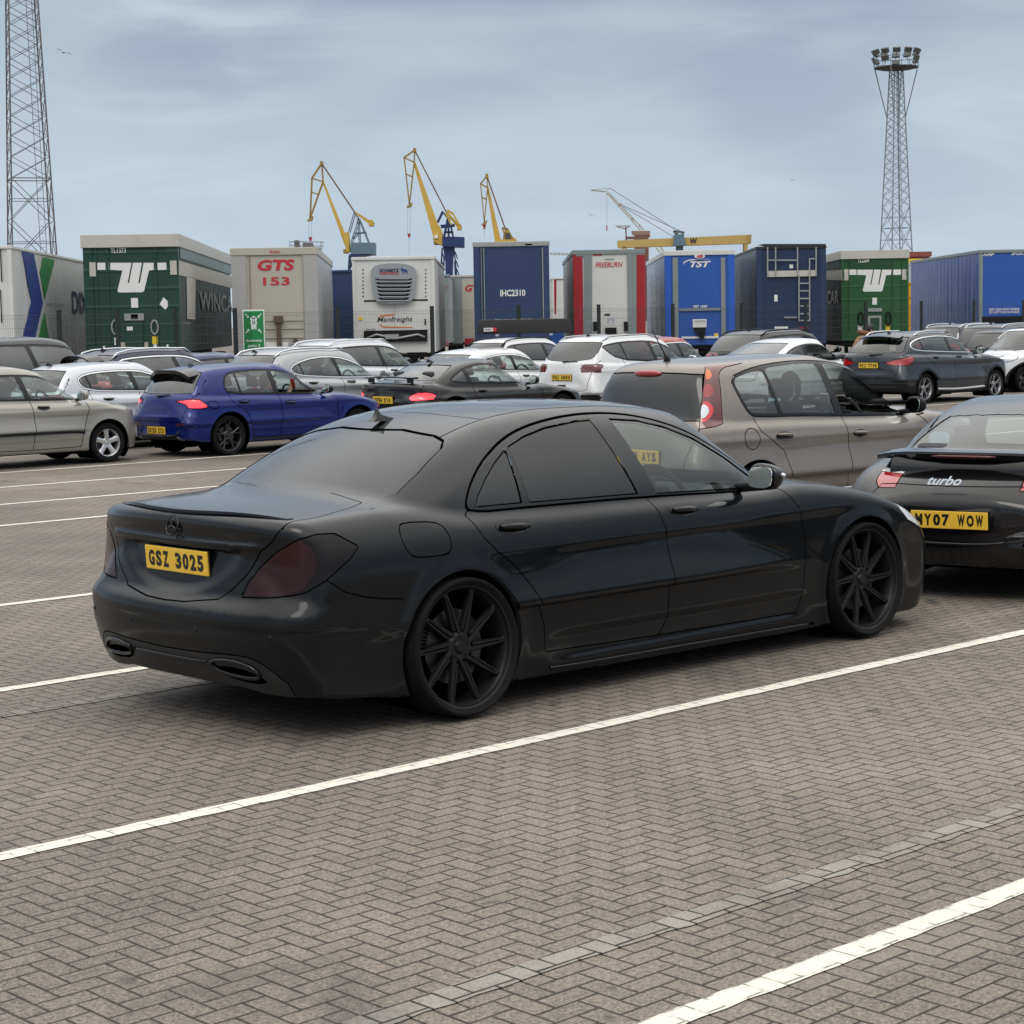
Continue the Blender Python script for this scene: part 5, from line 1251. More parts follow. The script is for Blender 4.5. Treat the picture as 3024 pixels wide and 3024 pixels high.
car_fabia = build_car('hatchback_car', FABIA, 'beige small hatchback with silver star wheels, cut by the left edge', 'car', 6.50, 17.4+.825*.95, h=.03)

# --- black coupe with raised wing and lit lamps
def tt_extra(root, B, S, doors):
    m = MB(); n_ = 15; Vv = []
    for k in range(n_):
        u = -1+2*k/(n_-1); y = u*.60; x0 = -.58+.05*u*u; Vv += [(x0, y, 1.045-.01*u*u), (x0-.15, y, 1.04-.01*u*u), (x0-.15, y, 1.022-.02*u*u), (x0, y, 1.022-.02*u*u)]
    m._add(Vv, [(4*k+a, 4*k+(a+1) % 4, 4*k+4+(a+1) % 4, 4*k+4+a) for k in range(n_-1) for a in range(4)]+[(0, 1, 2, 3), (4*n_-1, 4*n_-2, 4*n_-3, 4*n_-4)])
    for sd in (-1, 1): m.box((-.62, sd*.50, .985), (.13, .03, .09), (0, 0, 0), bev=.01)
    m.build('rear_wing', M_BLK, root, angle=40)
TT = G(wb=2.505, H=1.315, W=.915, fo=.86, ro=.80, R=.325, rim=.245, zb=(.88, .85), cowl=(1.98, .88), hdr=1.15, nose=.66, tail=(-.45, .35, .93), paint=M_BLK2, rimmat=M_RIMG,
    dlo=[(-.08, .93), (.18, 1.10), (.5, 1.20), (.85, 1.23), (1.15, 1.18), (1.5, 1.02), (1.78, .89), (1.6, .875), (.7, .89)], bp=.42, two_door=True, noquarter=True, glass_r=G_TINT, glass_f=G_CLEAR, rwglass=G_TINT,
    lamp=dict(z=(.72, .84), y=(.45, .50), xs=-.42, poly=[(9, 9), (9.1, 9), (9.1, 9.1)], spoly=[(9, 9), (9.1, 9), (9.1, 9.1)]), plate=dict(z=.66, txt='YF16 KVA', w=.50), mirmat=M_BLK)
TT['regs'] += [dict(name='tail_light', view='C', poly=[(-.162, .70), (-.063, .755), (.1, .785), (.267, .79), (.40, .77), (.50, .735), (.421, .665), (-.092, .655)], mat=M_REDGLOW, gap=True)]
TT['extras'] = [tt_extra, fin_fn(.25)]
car_tt = build_car('coupe_car', TT, 'black coupe with a raised rear wing and glowing red tail lights', 'car', 15.25, 17.15+.90, h=.032)

# --- dark grey compact SUV on the right
X1 = G(wb=2.67, H=1.56, W=.91, fo=.84, ro=.86, R=.325, rim=.235, zb=(1.09, 1.03), cowl=(2.20, 1.06), hdr=1.38, nose=.84, rake=.54, paint=M_GRY2, rimmat=M_RIMG, wstyle='y', spokes=5, clad=.33,
    dlo=[(-.28, 1.13), (-.42, 1.22), (-.34, 1.33), (-.05, 1.42), (.5, 1.46), (1.1, 1.44), (1.4, 1.37), (1.75, 1.20), (2.03, 1.06), (1.9, 1.045), (.8, 1.08)], bp=1.0, quarter=.02, chrome=M_SILV, glass_r=G_MID,
    lamp=dict(z=(.88, 1.02), y=(.4, .5), xs=-.38, poly=[(9, 9), (9.1, 9), (9.1, 9.1)], spoly=[(9, 9), (9.1, 9), (9.1, 9.1)]), plate=dict(z=.84, txt='RKZ 7745', w=.50))
X1['regs'] += [dict(name='tail_light', view='C', poly=[(-.432, .90), (-.16, .955), (.1, .99), (.345, 1.035), (.442, .985), (.40, .91), (.255, .837), (-.14, .835), (-.347, .86)], mat=M_REDLENS, gap=True)]
X1['extras'] = [rail_fn(-.15, 1.25, 1.6, .91), spoiler_fn(1.56, .9, .14, .52, M_BLK, .03, x=-.42), fin_fn(-.1), wiper_fn(-.9, 1.1),
    lambda root, B, S, doors: surf_strip(B, [(.45, .30), (1.2, .27), (2.2, .30)], .03, 0, 'sill_trim', M_SILV, root)]
car_x1 = build_car('suv_car', X1, 'dark grey compact off-roader with silver sills and silver window surround, far right', 'car', 29.08, 17.5+.91, h=.032)

# --- white coupe seen through the windows of the grey-beige car
WC = G(wb=2.84, H=1.45, W=.92, fo=.84, ro=1.00, R=.345, rim=.25, zb=(.97, .93), cowl=(2.28, .96), hdr=1.45, nose=.72, tail=(-.55, .55, 1.0), paint=M_WHT, rimmat=M_RIMG, wstyle='twin',
    dlo=[(-.15, 1.0), (.15, 1.17), (.5, 1.28), (.9, 1.325), (1.3, 1.30), (1.7, 1.15), (2.1, .95), (1.9, .935), (.8, .955)], bp=.75, noquarter=True, two_door=True, open_front=True, rwglass=G_TINT, glass_r=G_TINT)
build_car('coupe_car', WC, 'white coupe mostly hidden behind the grey-beige tall hatchback', 'car', 27.0, 19.57+.92, h=.036)

# --- row behind the blue hatchback
def simple(name, label, cat, t, s, scale=1.0, extras=(), h=.04, **kw):
    S = G(**kw); S['scale'] = scale; S['extras'] = list(extras); S['interior'] = kw.get('interior', True)
    return build_car(name, S, label, cat, t, s, h=h)
SUVD = lambda H, br, bf, cx=2.2: [(-.35, br+.04), (-.40, br+.14), (-.25, H-.20), (.1, H-.155), (.7, H-.135), (1.15, H-.15), (1.4, H-.22), (cx-.40, bf+.20), (cx-.12, bf+.025), (cx-.3, bf+.015), (.8, (br+bf)/2)]
simple('hatchback_car', 'pale silver hatchback in the row behind the beige and blue hatchbacks', 'car', 10.0, 19.75+.9, .955, [fin_fn(-.2)], wb=2.62, H=1.46, W=.90, zb=(.97, .91), cowl=(2.1, .95), nose=.70, rake=.40, paint=M_SLV2, rimmat=M_RIMS, chrome=M_SILV,
    dlo=[(-.02, .99), (-.16, 1.14), (-.10, 1.25), (.2, 1.31), (.8, 1.33), (1.2, 1.29), (1.65, 1.10), (1.95, .93), (1.8, .925), (.8, .95)], bp=.95, quarter=.10, glass_r=G_CLEAR, h=.036)
simple('suv_car', 'grey-silver crossover with bright window surround just above the blue hatchback', 'car', 14.0, 19.7+.9, .965, [rail_fn(-.4, 1.4, 1.59, .9, M_SILV), fin_fn(-.25)], wb=2.65, H=1.59, W=.90, zb=(1.08, 1.0), cowl=(2.16, 1.03), nose=.82, rake=.42, paint=M_SLV, rimmat=M_RIMS, chrome=M_SILV, clad=.34,
    dlo=[(.02, 1.10), (-.10, 1.22), (.05, 1.33), (.5, 1.43), (1.0, 1.43), (1.35, 1.34), (1.7, 1.18), (2.0, 1.02), (1.85, 1.01), (1.0, 1.03), (.5, 1.06)], bp=1.0, quarter=.20, R=.34, h=.036)
simple('suv_car', 'navy family off-roader with silver roof rails and a white chrome window line', 'car', 12.1, 21.7+.9, .95, [rail_fn(-.5, 1.5, 1.66, .9), spoiler_fn(1.62, .9, .22, .55, M_BLK, .04, x=-.55), fin_fn(-.1)], wb=2.68, H=1.66, W=.91, zb=(1.12, 1.06), cowl=(2.2, 1.08), nose=.86, rake=.42, paint=M_NVY, chrome=M_SILV, R=.35, dlo=SUVD(1.66, 1.12, 1.06))
simple('suv_car', 'large charcoal square off-roader behind the beige hatchback at the far left', 'car', 10.6, 24.0+.95, 1.0, [spoiler_fn(1.78, .9, .20, .62, M_BLK, .05, x=-.72)], wb=2.92, H=1.80, W=.98, ro=.95, fo=.9, zb=(1.20, 1.14), cowl=(2.35, 1.16), nose=.98, rake=.30, hdr=1.80, paint=M_GRY, R=.37,
    dlo=[(-.62, 1.22), (-.66, 1.45), (-.58, 1.62), (.2, 1.66), (1.2, 1.66), (1.72, 1.60), (2.0, 1.38), (2.24, 1.16), (1.9, 1.15), (.8, 1.19)], bp=.95, quarter=.0, glass_f=G_MID)
simple('hatchback_car', 'violet-blue car of which only the roof shows, behind the blue hatchback', 'car', 15.2, 24.5+.9, .95, [fin_fn(-.1)], wb=2.6, H=1.50, W=.90, zb=(1.0, .95), cowl=(2.1, .98), paint=M_PUR)
simple('suv_car', 'silver estate with dark side glass behind the grey-silver crossover', 'car', 18.5, 24.0+.9, .985, [rail_fn(-.4, 1.4, 1.64, .9, M_SILV)], wb=2.7, H=1.64, W=.91, zb=(1.10, 1.03), cowl=(2.2, 1.05), rake=.40, paint=M_SLV2, R=.35, dlo=SUVD(1.64, 1.10, 1.03))
simple('suv_car', 'dark blue car behind the silver estate, only its roof and screen showing', 'car', 20.6, 27.0+.9, .98, [], wb=2.7, H=1.64, W=.91, zb=(1.10, 1.03), cowl=(2.2, 1.05), rake=.40, paint=M_NVY, R=.35, dlo=SUVD(1.64, 1.10, 1.03))
simple('estate_car', 'white saloon between the black coupe and the white off-roader', 'car', 20.0, 21.6+.9, .97, [], wb=2.75, H=1.44, W=.90, zb=(.97, .92), cowl=(2.2, .95), rake=.62, paint=M_WHT, chrome=M_SILV, glass_r=G_CLEAR,
    dlo=[(-.05, .99), (-.12, 1.10), (.15, 1.25), (.6, 1.31), (1.1, 1.31), (1.45, 1.22), (1.8, 1.06), (2.05, .93), (1.85, .925), (.8, .95)], bp=1.0, quarter=.12)
KUGA = G(wb=2.69, H=1.67, W=.92, fo=.92, ro=.92, R=.35, zb=(1.14, 1.06), cowl=(2.22, 1.09), nose=.88, rake=.40, paint=M_WHT, rimmat=M_RIMS, clad=.36,
    dlo=[(-.10, 1.16), (-.46, 1.40), (-.40, 1.47), (.1, 1.53), (.9, 1.54), (1.3, 1.47), (1.7, 1.28), (2.06, 1.08), (1.9, 1.07), (.8, 1.11)], bp=1.0, quarter=.16,
    rw=[(-.2, 1.53), (.60, 1.53), (.66, 1.50), (.71, 1.26), (.60, 1.17), (-.2, 1.14)],
    lamp=dict(z=(.96, 1.13), y=(.56, .60), xs=-.50, poly=[(.68, 1.04), (.74, 1.06), (1.1, 1.07), (1.1, .91), (.78, .93)], spoly=[(-1.3, 1.07), (-.62, 1.09), (-.56, 1.07), (-.72, .94), (-1.3, .91)], mat=M_REDDARK), plate=dict(z=.83, txt='FSZ 5803', w=.56))
KUGA['extras'] = [rail_fn(-.4, 1.4, 1.67, .92, M_SLV), fin_fn(-.1), wiper_fn(-.8, 1.17, L=.4), lambda root, B, S, doors: slab_fn('bumper_insert', M_BLACK, (-.12, .12, .66, .70), .004, xg=-1)(root, B, S, doors)]
KUGA['scale'] = .97
build_car('suv_car', KUGA, 'white off-roader with an amber plate, rear facing, left of the grey-beige tall hatchback', 'car', 21.85, 19.5+.92, h=.032)
def roofbox(root, B, S, doors): pass
simple('suv_car', 'white off-roader carrying a long black roof box', 'car', 24.3, 25.0+.92, .93, [rail_fn(-.5, 1.5, 1.67, .92, M_BLACK)], wb=2.7, H=1.67, W=.92, zb=(1.12, 1.06), cowl=(2.2, 1.08), rake=.40, paint=M_WHT, R=.35, dlo=SUVD(1.67, 1.12, 1.06))
simple('hatchback_car', 'red car behind the white off-roader, only its roof and screen showing', 'car', 25.9, 22.4+.9, 1.0, [], wb=2.6, H=1.52, W=.90, zb=(1.02, .97), cowl=(2.1, .99), paint=M_RED, chrome=M_SILV)
simple('hatchback_car', 'dark car with a pale roof behind the red car', 'car', 29.2, 26.0+.9, 1.0, [], wb=2.6, H=1.54, W=.90, zb=(1.02, .97), cowl=(2.1, .99), paint=M_GRY)
simple('suv_car', 'black estate with dark glass behind the white coupe', 'car', 30.4, 22.5+.92, 1.0, [fin_fn(-.1), rail_fn(-.5, 1.5, 1.62, .92, M_BLACK)], wb=2.8, H=1.62, W=.93, ro=.98, zb=(1.10, 1.03), cowl=(2.3, 1.06), rake=.45, paint=M_BLK2, R=.35, open_front=True, dlo=SUVD(1.62, 1.10, 1.03, 2.3))
simple('hatchback_car', 'black hatchback beyond the nose of the dark grey off-roader', 'car', 38.8, 22.0, 1.0, [wiper_fn(-.8, 1.02)], wb=2.5, H=1.50, W=.86, zb=(1.0, .95), cowl=(2.05, .98), rake=.28, paint=M_BLK2, lamp=dict(z=(.85, .97), y=(.5, .55), xs=-.5))
simple('suv_car', 'grey estate with a red roof trim line at the right edge', 'car', 41.5, 24.05, 1.0, [fin_fn(0.1), rail_fn(-.4, 1.4, 1.62, .9)], wb=2.7, H=1.62, W=.92, zb=(1.1, 1.03), cowl=(2.2, 1.05), rake=.3, paint=M_GRY, lamp=dict(z=(.9, 1.03), y=(.5, .55), xs=-.5))
simple('suv_car', 'dark off-roader with silver roof rails in the last row at the right', 'car', 44.0, 27.1, 1.0, [rail_fn(-.4, 1.4, 1.62, .9), fin_fn(0.1)], wb=2.7, H=1.62, W=.91, zb=(1.1, 1.03), cowl=(2.2, 1.05), rake=.3, paint=M_GRY2, lamp=dict(z=(.9, 1.03), y=(.5, .55), xs=-.5))

WR = G(wb=2.45, H=1.52, W=.84, fo=.58, ro=.66, R=.31, rim=.2, zb=(1.02, .98), cowl=(2.02, 1.0), nose=.86, rake=.24, paint=M_WHT, rimmat=M_RIMK, clad=.34, mirmat=M_BLACK)
build_car('hatchback_car', WR, 'white small car with black wheel arches facing left, cut by the right edge', 'car', 35.2+2.45, 18.95+.84, th=LANE_TH+PI, h=.04)

# unseen dark cars, added right of the frame for the black flank to mirror
_dk = {'white_paint': M_GRY, 'slate_grey_paint': M_BLK2, 'beige_silver_paint': M_NVY, 'royal_blue_paint': M_BLK2, 'lit_red_lens': M_SMOKE, 'red_lens': M_SMOKE}
for src_, t_, s_, lb in ((car_x1, 10.2, -5.3, 'black compact off-roader added outside the frame for reflection, nearest the camera side'), (car_fabia, 15.4, -5.2, 'navy hatchback added outside the frame for reflection, ahead of the black off-roader'), (car_x1, 20.2, -5.3, 'second black off-roader added outside the frame for reflection, ahead of the navy hatchback'), (car_golf, 5.2, -5.25, 'black hatchback added outside the frame for reflection, last in the right hand lane'), (car_fabia, 25.3, -5.2, 'navy hatchback added outside the frame for reflection, at the head of the lane')):
    c_ = dup_tree(src_, lane(t_, s_), LANE_RZ, _dk); tag(c_, lb, 'car', 'dark cars added outside the right of the frame')
# ------------------------------------------------------------------ people
M_SKIN = mat('skin', (.45, .25, .18), .55); M_HAIR = mat('dark_hair', (.012, .010, .009), .6); M_TAN = mat('tan_fur_coat', (.30, .165, .075), .9, bump=.6, bscale=30, var=.3, vscale=14); M_FUR = mat('brown_fur', (.17, .09, .045), .95, bump=.8, bscale=40, var=.3, vscale=20)
M_JEAN = mat('dark_trousers', (.02, .022, .03), .8); M_TEE = mat('grey_top', (.20, .20, .21), .8, var=.1)
W_ = empty('person', (8.80, 50.0, 0), 0.05); tag(W_, 'person in a tan fur-collared coat leaning forward between the parked cars', 'person')
head_and_body(W_, dict(pel=(0, 0, .93), spi=(.06, 0, 1.12), che=(.19, 0, 1.31), nec=(.30, 0, 1.43), hea=(.37, 0, 1.50), cro=(.40, 0, 1.58), sl=(.18, .19, 1.34), el=(.20, .25, 1.07), wl=(.38, .22, .94), hl=(.44, .21, .91), sr=(.18, -.19, 1.34), er=(.14, -.25, 1.07), wr=(.30, -.24, .93), hr=(.36, -.23, .90),
    pl=(0, .10, .88), kl=(.14, .11, .49), al=(.02, .11, .10), tl=(.17, .11, .04), pr=(0, -.10, .88), kr=(.02, -.11, .49), ar=(-.20, -.11, .12), tr=(-.07, -.11, .04)), M_SKIN, M_TAN, M_JEAN, M_HAIR, hood=M_FUR, coat=1.12)
gx_ = LO+LA*(10.73+1.16*.935)+LL*(17.09+.9*.935-.36*.935)
D_ = empty('person', (gx_.x, gx_.y, 0), LANE_RZ); tag(D_, 'driver with dark hair holding a phone, seen through the blue hatchback window', 'person'); D_.scale = (.93,)*3
head_and_body(D_, dict(pel=(0, 0, .50), spi=(-.06, 0, .68), che=(-.12, 0, .88), nec=(-.10, 0, 1.00), hea=(-.07, 0, 1.08), cro=(-.06, 0, 1.17), sl=(-.12, .18, .92), el=(.10, .24, .74), wl=(.30, .18, .84), hl=(.37, .16, .88), sr=(-.12, -.18, .92), er=(.12, -.22, .80), wr=(.30, -.16, .96), hr=(.34, -.14, 1.02),
    pl=(.05, .10, .50), kl=(.42, .12, .58), al=(.62, .12, .28), tl=(.72, .12, .26), pr=(.05, -.10, .50), kr=(.42, -.12, .58), ar=(.62, -.12, .28), tr=(.72, -.12, .26)), M_SKIN, M_TEE, M_JEAN, M_HAIR)
ph = MB(); ph.box((0, 0, 0), (.012, .075, .15), (0, -.3, .4), bev=.006)
pho = ph.build('phone', mat('phone_case', (.45, .04, .05), .4), None, angle=40); pho.location = (gx_.x+LA.x*.36-LL.x*.13, gx_.y+LA.y*.36-LL.y*.13, 1.02); pho.rotation_euler = (0, 0, LANE_RZ); tag(pho, 'red phone held by the driver of the blue hatchback', 'phone')
# ------------------------------------------------------------------ freight yard
_cp, _sp = math.cos(PITCH), math.sin(PITCH); _cr, _sr = math.cos(ROLL), math.sin(ROLL)
def ray(u, v):
    x = u-1512; y = v-1512; x, y = x*_cr-y*_sr, x*_sr+y*_cr
    return (x/FPX, (FPX*_cp-y*_sp)/FPX, (-(y*_cp)-FPX*_sp)/FPX)
def at(u, v, Y):
    d = ray(u, v); k = Y/d[1]; return (d[0]*k, Y, CAM_H+d[2]*k)
def zoomed(ox, oy, s): return lambda x, y: (ox+x/s, oy+y/s)
zL = zoomed(0, 600, 2.415); zM = zoomed(700, 600, 2.415); zR = zoomed(1400, 600, 2.415); zQ = zoomed(2200, 600, 2.3447)

def curtain_mat(name, color, rough=.42, ribs=True, var=.10):
    m = mat(name, color, rough, var=var, vscale=.8); nt = m.node_tree; b = nt.nodes['Principled BSDF']
    tc = nt.nodes.new('ShaderNodeTexCoord'); sp = nt.nodes.new('ShaderNodeSeparateXYZ'); nt.links.new(tc.outputs['Object'], sp.inputs[0])
    y = NX(nt, sp.outputs[1]); z = NX(nt, sp.outputs[2])
    n = noise(nt, combine(nt, 0.0, y*1.6, z*.25), 1.0, 3, .6)
    h = (y*9.5+n*4.0).sin()*.25+n*2.5+noise(nt, tc.outputs['Object'], 3.0, 4, .6)*.6
    bn = nt.nodes.new('ShaderNodeBump'); bn.inputs['Strength'].default_value = .5; bn.inputs['Distance'].default_value = .05
    nt.links.new(h.s, bn.inputs['Height']); nt.links.new(bn.outputs[0], b.inputs['Normal'])
    return m
def panel_mat(name, color, rough=.45, ribz=0.0, ribx=0.0, var=.12, grime=.25):
    if name in MATS: return MATS[name]
    m = mat(name, color, rough, var=var, vscale=.9); nt = m.node_tree; b = nt.nodes['Principled BSDF']
    tc = nt.nodes.new('ShaderNodeTexCoord'); sp = nt.nodes.new('ShaderNodeSeparateXYZ'); nt.links.new(tc.outputs['Object'], sp.inputs[0])
    x = NX(nt, sp.outputs[0]); z = NX(nt, sp.outputs[2])
    src = b.inputs['Base Color'].links[0].from_socket
    g = (noise(nt, combine(nt, x*6.0, 0.0, z*.7), 1.0, 5, .7).step(.50, .78)*grime*((3.4-z)*.4).clamp()+noise(nt, tc.outputs['Object'], 2.0, 5, .7).step(.5, .8)*grime*.5).clamp()
    nt.links.new(mixc(nt, g, src, (.07, .06, .05)), b.inputs['Base Color'])
    if ribz or ribx:
        h = ((z*ribz).fract()-.5).abs().step(.38, .48) if ribz else ((x*ribx).fract()-.5).abs().step(.36, .46)
        bn = nt.nodes.new('ShaderNodeBump'); bn.inputs['Strength'].default_value = .35; bn.inputs['Distance'].default_value = .02
        nt.links.new(h.s, bn.inputs['Height']); nt.links.new(bn.outputs[0], b.inputs['Normal'])
    return m
M_CHAS = mat('trailer_chassis', (.010, .010, .011), .75, spec=.15, var=.3)
M_GALV = mat('galvanised_frame', (.33, .34, .33), .5, metal=.3, var=.2, vscale=4)
M_CREAM = panel_mat('cream_panel', (.42, .395, .33)); M_WPAN = panel_mat('white_panel', (.60, .60, .57), grime=.12)
M_DGREEN = panel_mat('dark_green_panel', (.006, .042, .028), ribz=2.0); M_MGREEN = panel_mat('mid_green_panel', (.010, .080, .020), ribz=2.0)
M_NAVYP = panel_mat('navy_panel', (.020, .042, .115), grime=.08); M_BLUEP = panel_mat('blue_panel', (.018, .085, .36), grime=.05)
M_REDT = mat('red_tarp', (.33, .012, .020), .4, var=.15, vscale=2); M_GREYP = panel_mat('grey_panel', (.21, .24, .24))
M_CAPW = panel_mat('pale_roof_cap', (.48, .46, .41), grime=.3); M_WHITE = mat('white_vinyl', (.72, .72, .70), .45); M_REDL = mat('red_vinyl', (.48, .02, .03), .5)
M_NVYL = mat('navy_vinyl', (.015, .02, .07), .5); M_YEL = mat('yellow_sticker', (.75, .52, .03), .5); M_ORL = mat('orange_vinyl', (.62, .16, .02), .5); M_BLKL = mat('black_vinyl', (.02, .02, .02), .5)
C_GRY = curtain_mat('grey_curtain', (.20, .205, .21), .38); C_DKG = curtain_mat('dark_green_curtain', (.035, .058, .050)); C_SILV = curtain_mat('silver_curtain', (.33, .34, .36), .30)
C_NAV = curtain_mat('navy_curtain', (.014, .022, .05), .35); C_BLU = curtain_mat('blue_curtain', (.05, .085, .27), .35); C_WHT = curtain_mat('white_box_side', (.55, .56, .54), .4); C_PALB = curtain_mat('pale_blue_curtain', (.25, .30, .42), .28)
C_YEL = curtain_mat('yellow_curtain', (.72, .40, .012), .4)

class Trailer:
    def __init__(s, label, Y, L_, R_, yaw, top, bot, W=2.55, length=13.6, name='semi_trailer', group='freight trailers lined up behind the fence'):
        """front face between photo columns L_ and R_ at distance Y; top and bottom height in metres"""
        uc = (L_+R_)/2; X = at(uc, 950, Y)[0]; s.X, s.Y, s.yaw, s.W, s.top, s.bot, s.len = X, Y, -yaw, W, top, bot, length
        s.root = empty(name, (X, Y, 0), -yaw); tag(s.root, label, 'trailer', group)
        s.c, s.sn = math.cos(-yaw), math.sin(-yaw)
    def face(s, u, v):
        """photo point -> (x,z) on the front face"""
        d = ray(u, v); nx_, ny_ = -s.sn, s.c       # face normal direction along local y
        k = (s.X*nx_+s.Y*ny_)/(d[0]*nx_+d[1]*ny_); px_, py_ = d[0]*k-s.X, d[1]*k-s.Y
        return (px_*s.c+py_*s.sn, CAM_H+d[2]*k)
    def side(s, u, v, sgn):
        """photo point -> (y,z) on the side wall x = sgn*W/2"""
        d = ray(u, v); ax, ay = s.c, s.sn; ox = s.X+ax*sgn*s.W/2; oy = s.Y+ay*sgn*s.W/2
        k = (ox*ax+oy*ay)/(d[0]*ax+d[1]*ay); px_, py_ = d[0]*k-ox, d[1]*k-oy
        return (-px_*s.sn+py_*s.c, CAM_H+d[2]*k)
    def body(s, face_m, side_m, cap_m, post_m=None, cap=.16, post=.13, cap_over=.02, roof_slope=0.0, inset=.03):
        W, T, B, Ln = s.W, s.top, s.bot, s.len; r = s.root
        MB().box((0, inset+.03, (T-cap+B)/2), (W-2*post, .06, T-cap-B)).build('front_panel', face_m, r)
        for sg in (-1, 1):
            MB().box((sg*(W/2-post/2), .08, (T-cap+B)/2), (post, .16, T-cap-B), bev=.012).build('corner_post', post_m or face_m, r)
            # curtain with a shallow belly and vertical folds
            n_ = 60; Vv = []; F = []
            for i in range(n_+1):
                y = .16+(Ln-.3)*i/n_
                for j, zz in enumerate((B, B+(T-B)*.3, B+(T-B)*.65, T-cap*.9)):
                    Vv.append((sg*(W/2-.012+.010*math.sin(i*1.7+j)*(1 if j in (1, 2) else .3)), y, zz))
            for i in range(n_):
                for j in range(3):
                    a = i*4+j; q = (a, a+1, a+5, a+4); F.append(q if sg < 0 else q[::-1])
            meshobj('side_curtain', Vv, F, side_m, r, smooth=True)
        m = MB(); m.box((0, Ln/2-cap_over/2, T-cap/2), (W+2*cap_over, Ln+cap_over, cap), bev=.015); m.build('roof', cap_m, r)
        MB().box((0, Ln-.05, (T+B)/2), (W-.04, .08, T-B-.2)).build('rear_door', cap_m, r)
        m = MB()
        for sx in (-.5, .5): m.box((sx, Ln/2, B-.16), (.12, Ln-.3, .24))
        m.box((0, .6, B-.10), (W-.1, .9, .12)); m.build('chassis', M_CHAS, r)
        for sx in (-.75, .75):
            m = MB(); m.box((sx, 2.6, (B-.15)/2), (.14, .14, B-.15)); m.box((sx, 2.6, .04), (.3, .3, .06)); m.build('landing_leg', M_CHAS, r)
        if not hasattr(Trailer, 'wh'):
            w_ = MB(); w_.lathe([(.0, -.10), (.2, -.10), (.28, -.15), (.30, -.19), (.50, -.18), (.53, -.12), (.53, .12), (.50, .19), (.0, .19)], 'X', 20); Trailer.wh = w_.build('wheel', M_TYRE, r, angle=40); first = True
        else: first = False
        for k in range(3):
            for sg in (-1, 1):
                o = Trailer.wh if first else Trailer.wh.copy()
                if not first: COL.objects.link(o)
                first = False; o.parent = r; o.location = (sg*1.02, Ln-4.6+1.35*k, .53); o.rotation_euler = (0, 0, 0 if sg < 0 else PI)
        return s
    def rect(s, name, m, u0, v0, u1, v1, d=.012, y=-.0, sgn=None):
        if sgn is None:
            x0, z1 = s.face(u0, v0); x1, z0 = s.face(u1, v1); MB().box(((x0+x1)/2, .03-d/2+y, (z0+z1)/2), (abs(x1-x0), d, abs(z1-z0))).build(name, m, s.root)
        else:
            y0, z1 = s.side(u0, v0, sgn); y1, z0 = s.side(u1, v1, sgn); MB().box((sgn*(s.W/2+d/2), (y0+y1)/2, (z0+z1)/2), (d, abs(y1-y0), abs(z1-z0))).build(name, m, s.root)
    def poly(s, name, m, pts, d=.010, sgn=None, y=0.0):
        if sgn is None: P = [s.face(*p) for p in pts]; MB().prism(P, 'Y', .03-d+y, .03+y).build(name, m, s.root)
        else: P = [s.side(*p, sgn) for p in pts]; MB().prism(P, 'X', sgn*(s.W/2), sgn*(s.W/2+d)).build(name, m, s.root)
    def text(s, txt, m, u0, v0, u1, v1, bold=.0, shear=0.0, sgn=None, name='lettering', y=-.016):
        if sgn is None:
            x0, z1 = s.face(u0, v0); x1, z0 = s.face(u1, v1)
            text_mesh(txt, 1, m, s.root, name, ((x0+x1)/2, .03+y, (z0+z1)/2), (1, 0, 0), (0, 0, 1), bold=bold, shear=shear, fit=(abs(x1-x0), abs(z1-z0)))
        else:
            y0, z1 = s.side(u0, v0, sgn); y1, z0 = s.side(u1, v1, sgn)
            text_mesh(txt, 1, m, s.root, name, (sgn*(s.W/2+.016), (y0+y1)/2, (z0+z1)/2), (0, sgn, 0), (0, 0, 1), bold=bold, shear=shear, fit=(abs(y1-y0), abs(z1-z0)))

def Z(f, pts): return [f(*p) for p in pts]
def R4(f, a, b, c, d): return (*f(a, b), *f(c, d))

# white box trailer, left edge: blue and green chevrons and DIXON-like lettering cut off by the next trailer
T = Trailer('white box trailer with blue and green chevrons at the left edge', 50.4, -255, 39, -.06, 4.07, 1.05)
T.body(M_WPAN, C_WHT, M_WPAN, M_WPAN, cap=.08, post=.12)
T.poly('blue_chevron', mat('chevron_blue', (.012, .035, .20), .45), Z(zL, [(155, 343), (240, 362), (305, 712), (235, 1022), (148, 1018), (222, 705)]), sgn=1)
T.poly('green_chevron', mat('chevron_green', (.02, .21, .045), .45), Z(zL, [(308, 384), (390, 404), (318, 680), (283, 490)]), sgn=1)
T.poly('green_chevron', MATS['chevron_green'], Z(zL, [(316, 775), (358, 1028), (262, 1022), (280, 930)]), sgn=1)
T.text('DIXON', M_NVYL, *zL(508, 625), *zL(722, 795), bold=.02, sgn=1)
T.text('www.dixoninternational', mat('grey_vinyl', (.25, .25, .26), .5), *zL(330, 700), *zL(455, 740), sgn=1)
for v0, v1 in ((330, 560), (615, 850)): T.rect('door_hardware', M_CHAS, *zL(0, v0), *zL(14, v1), d=.05)

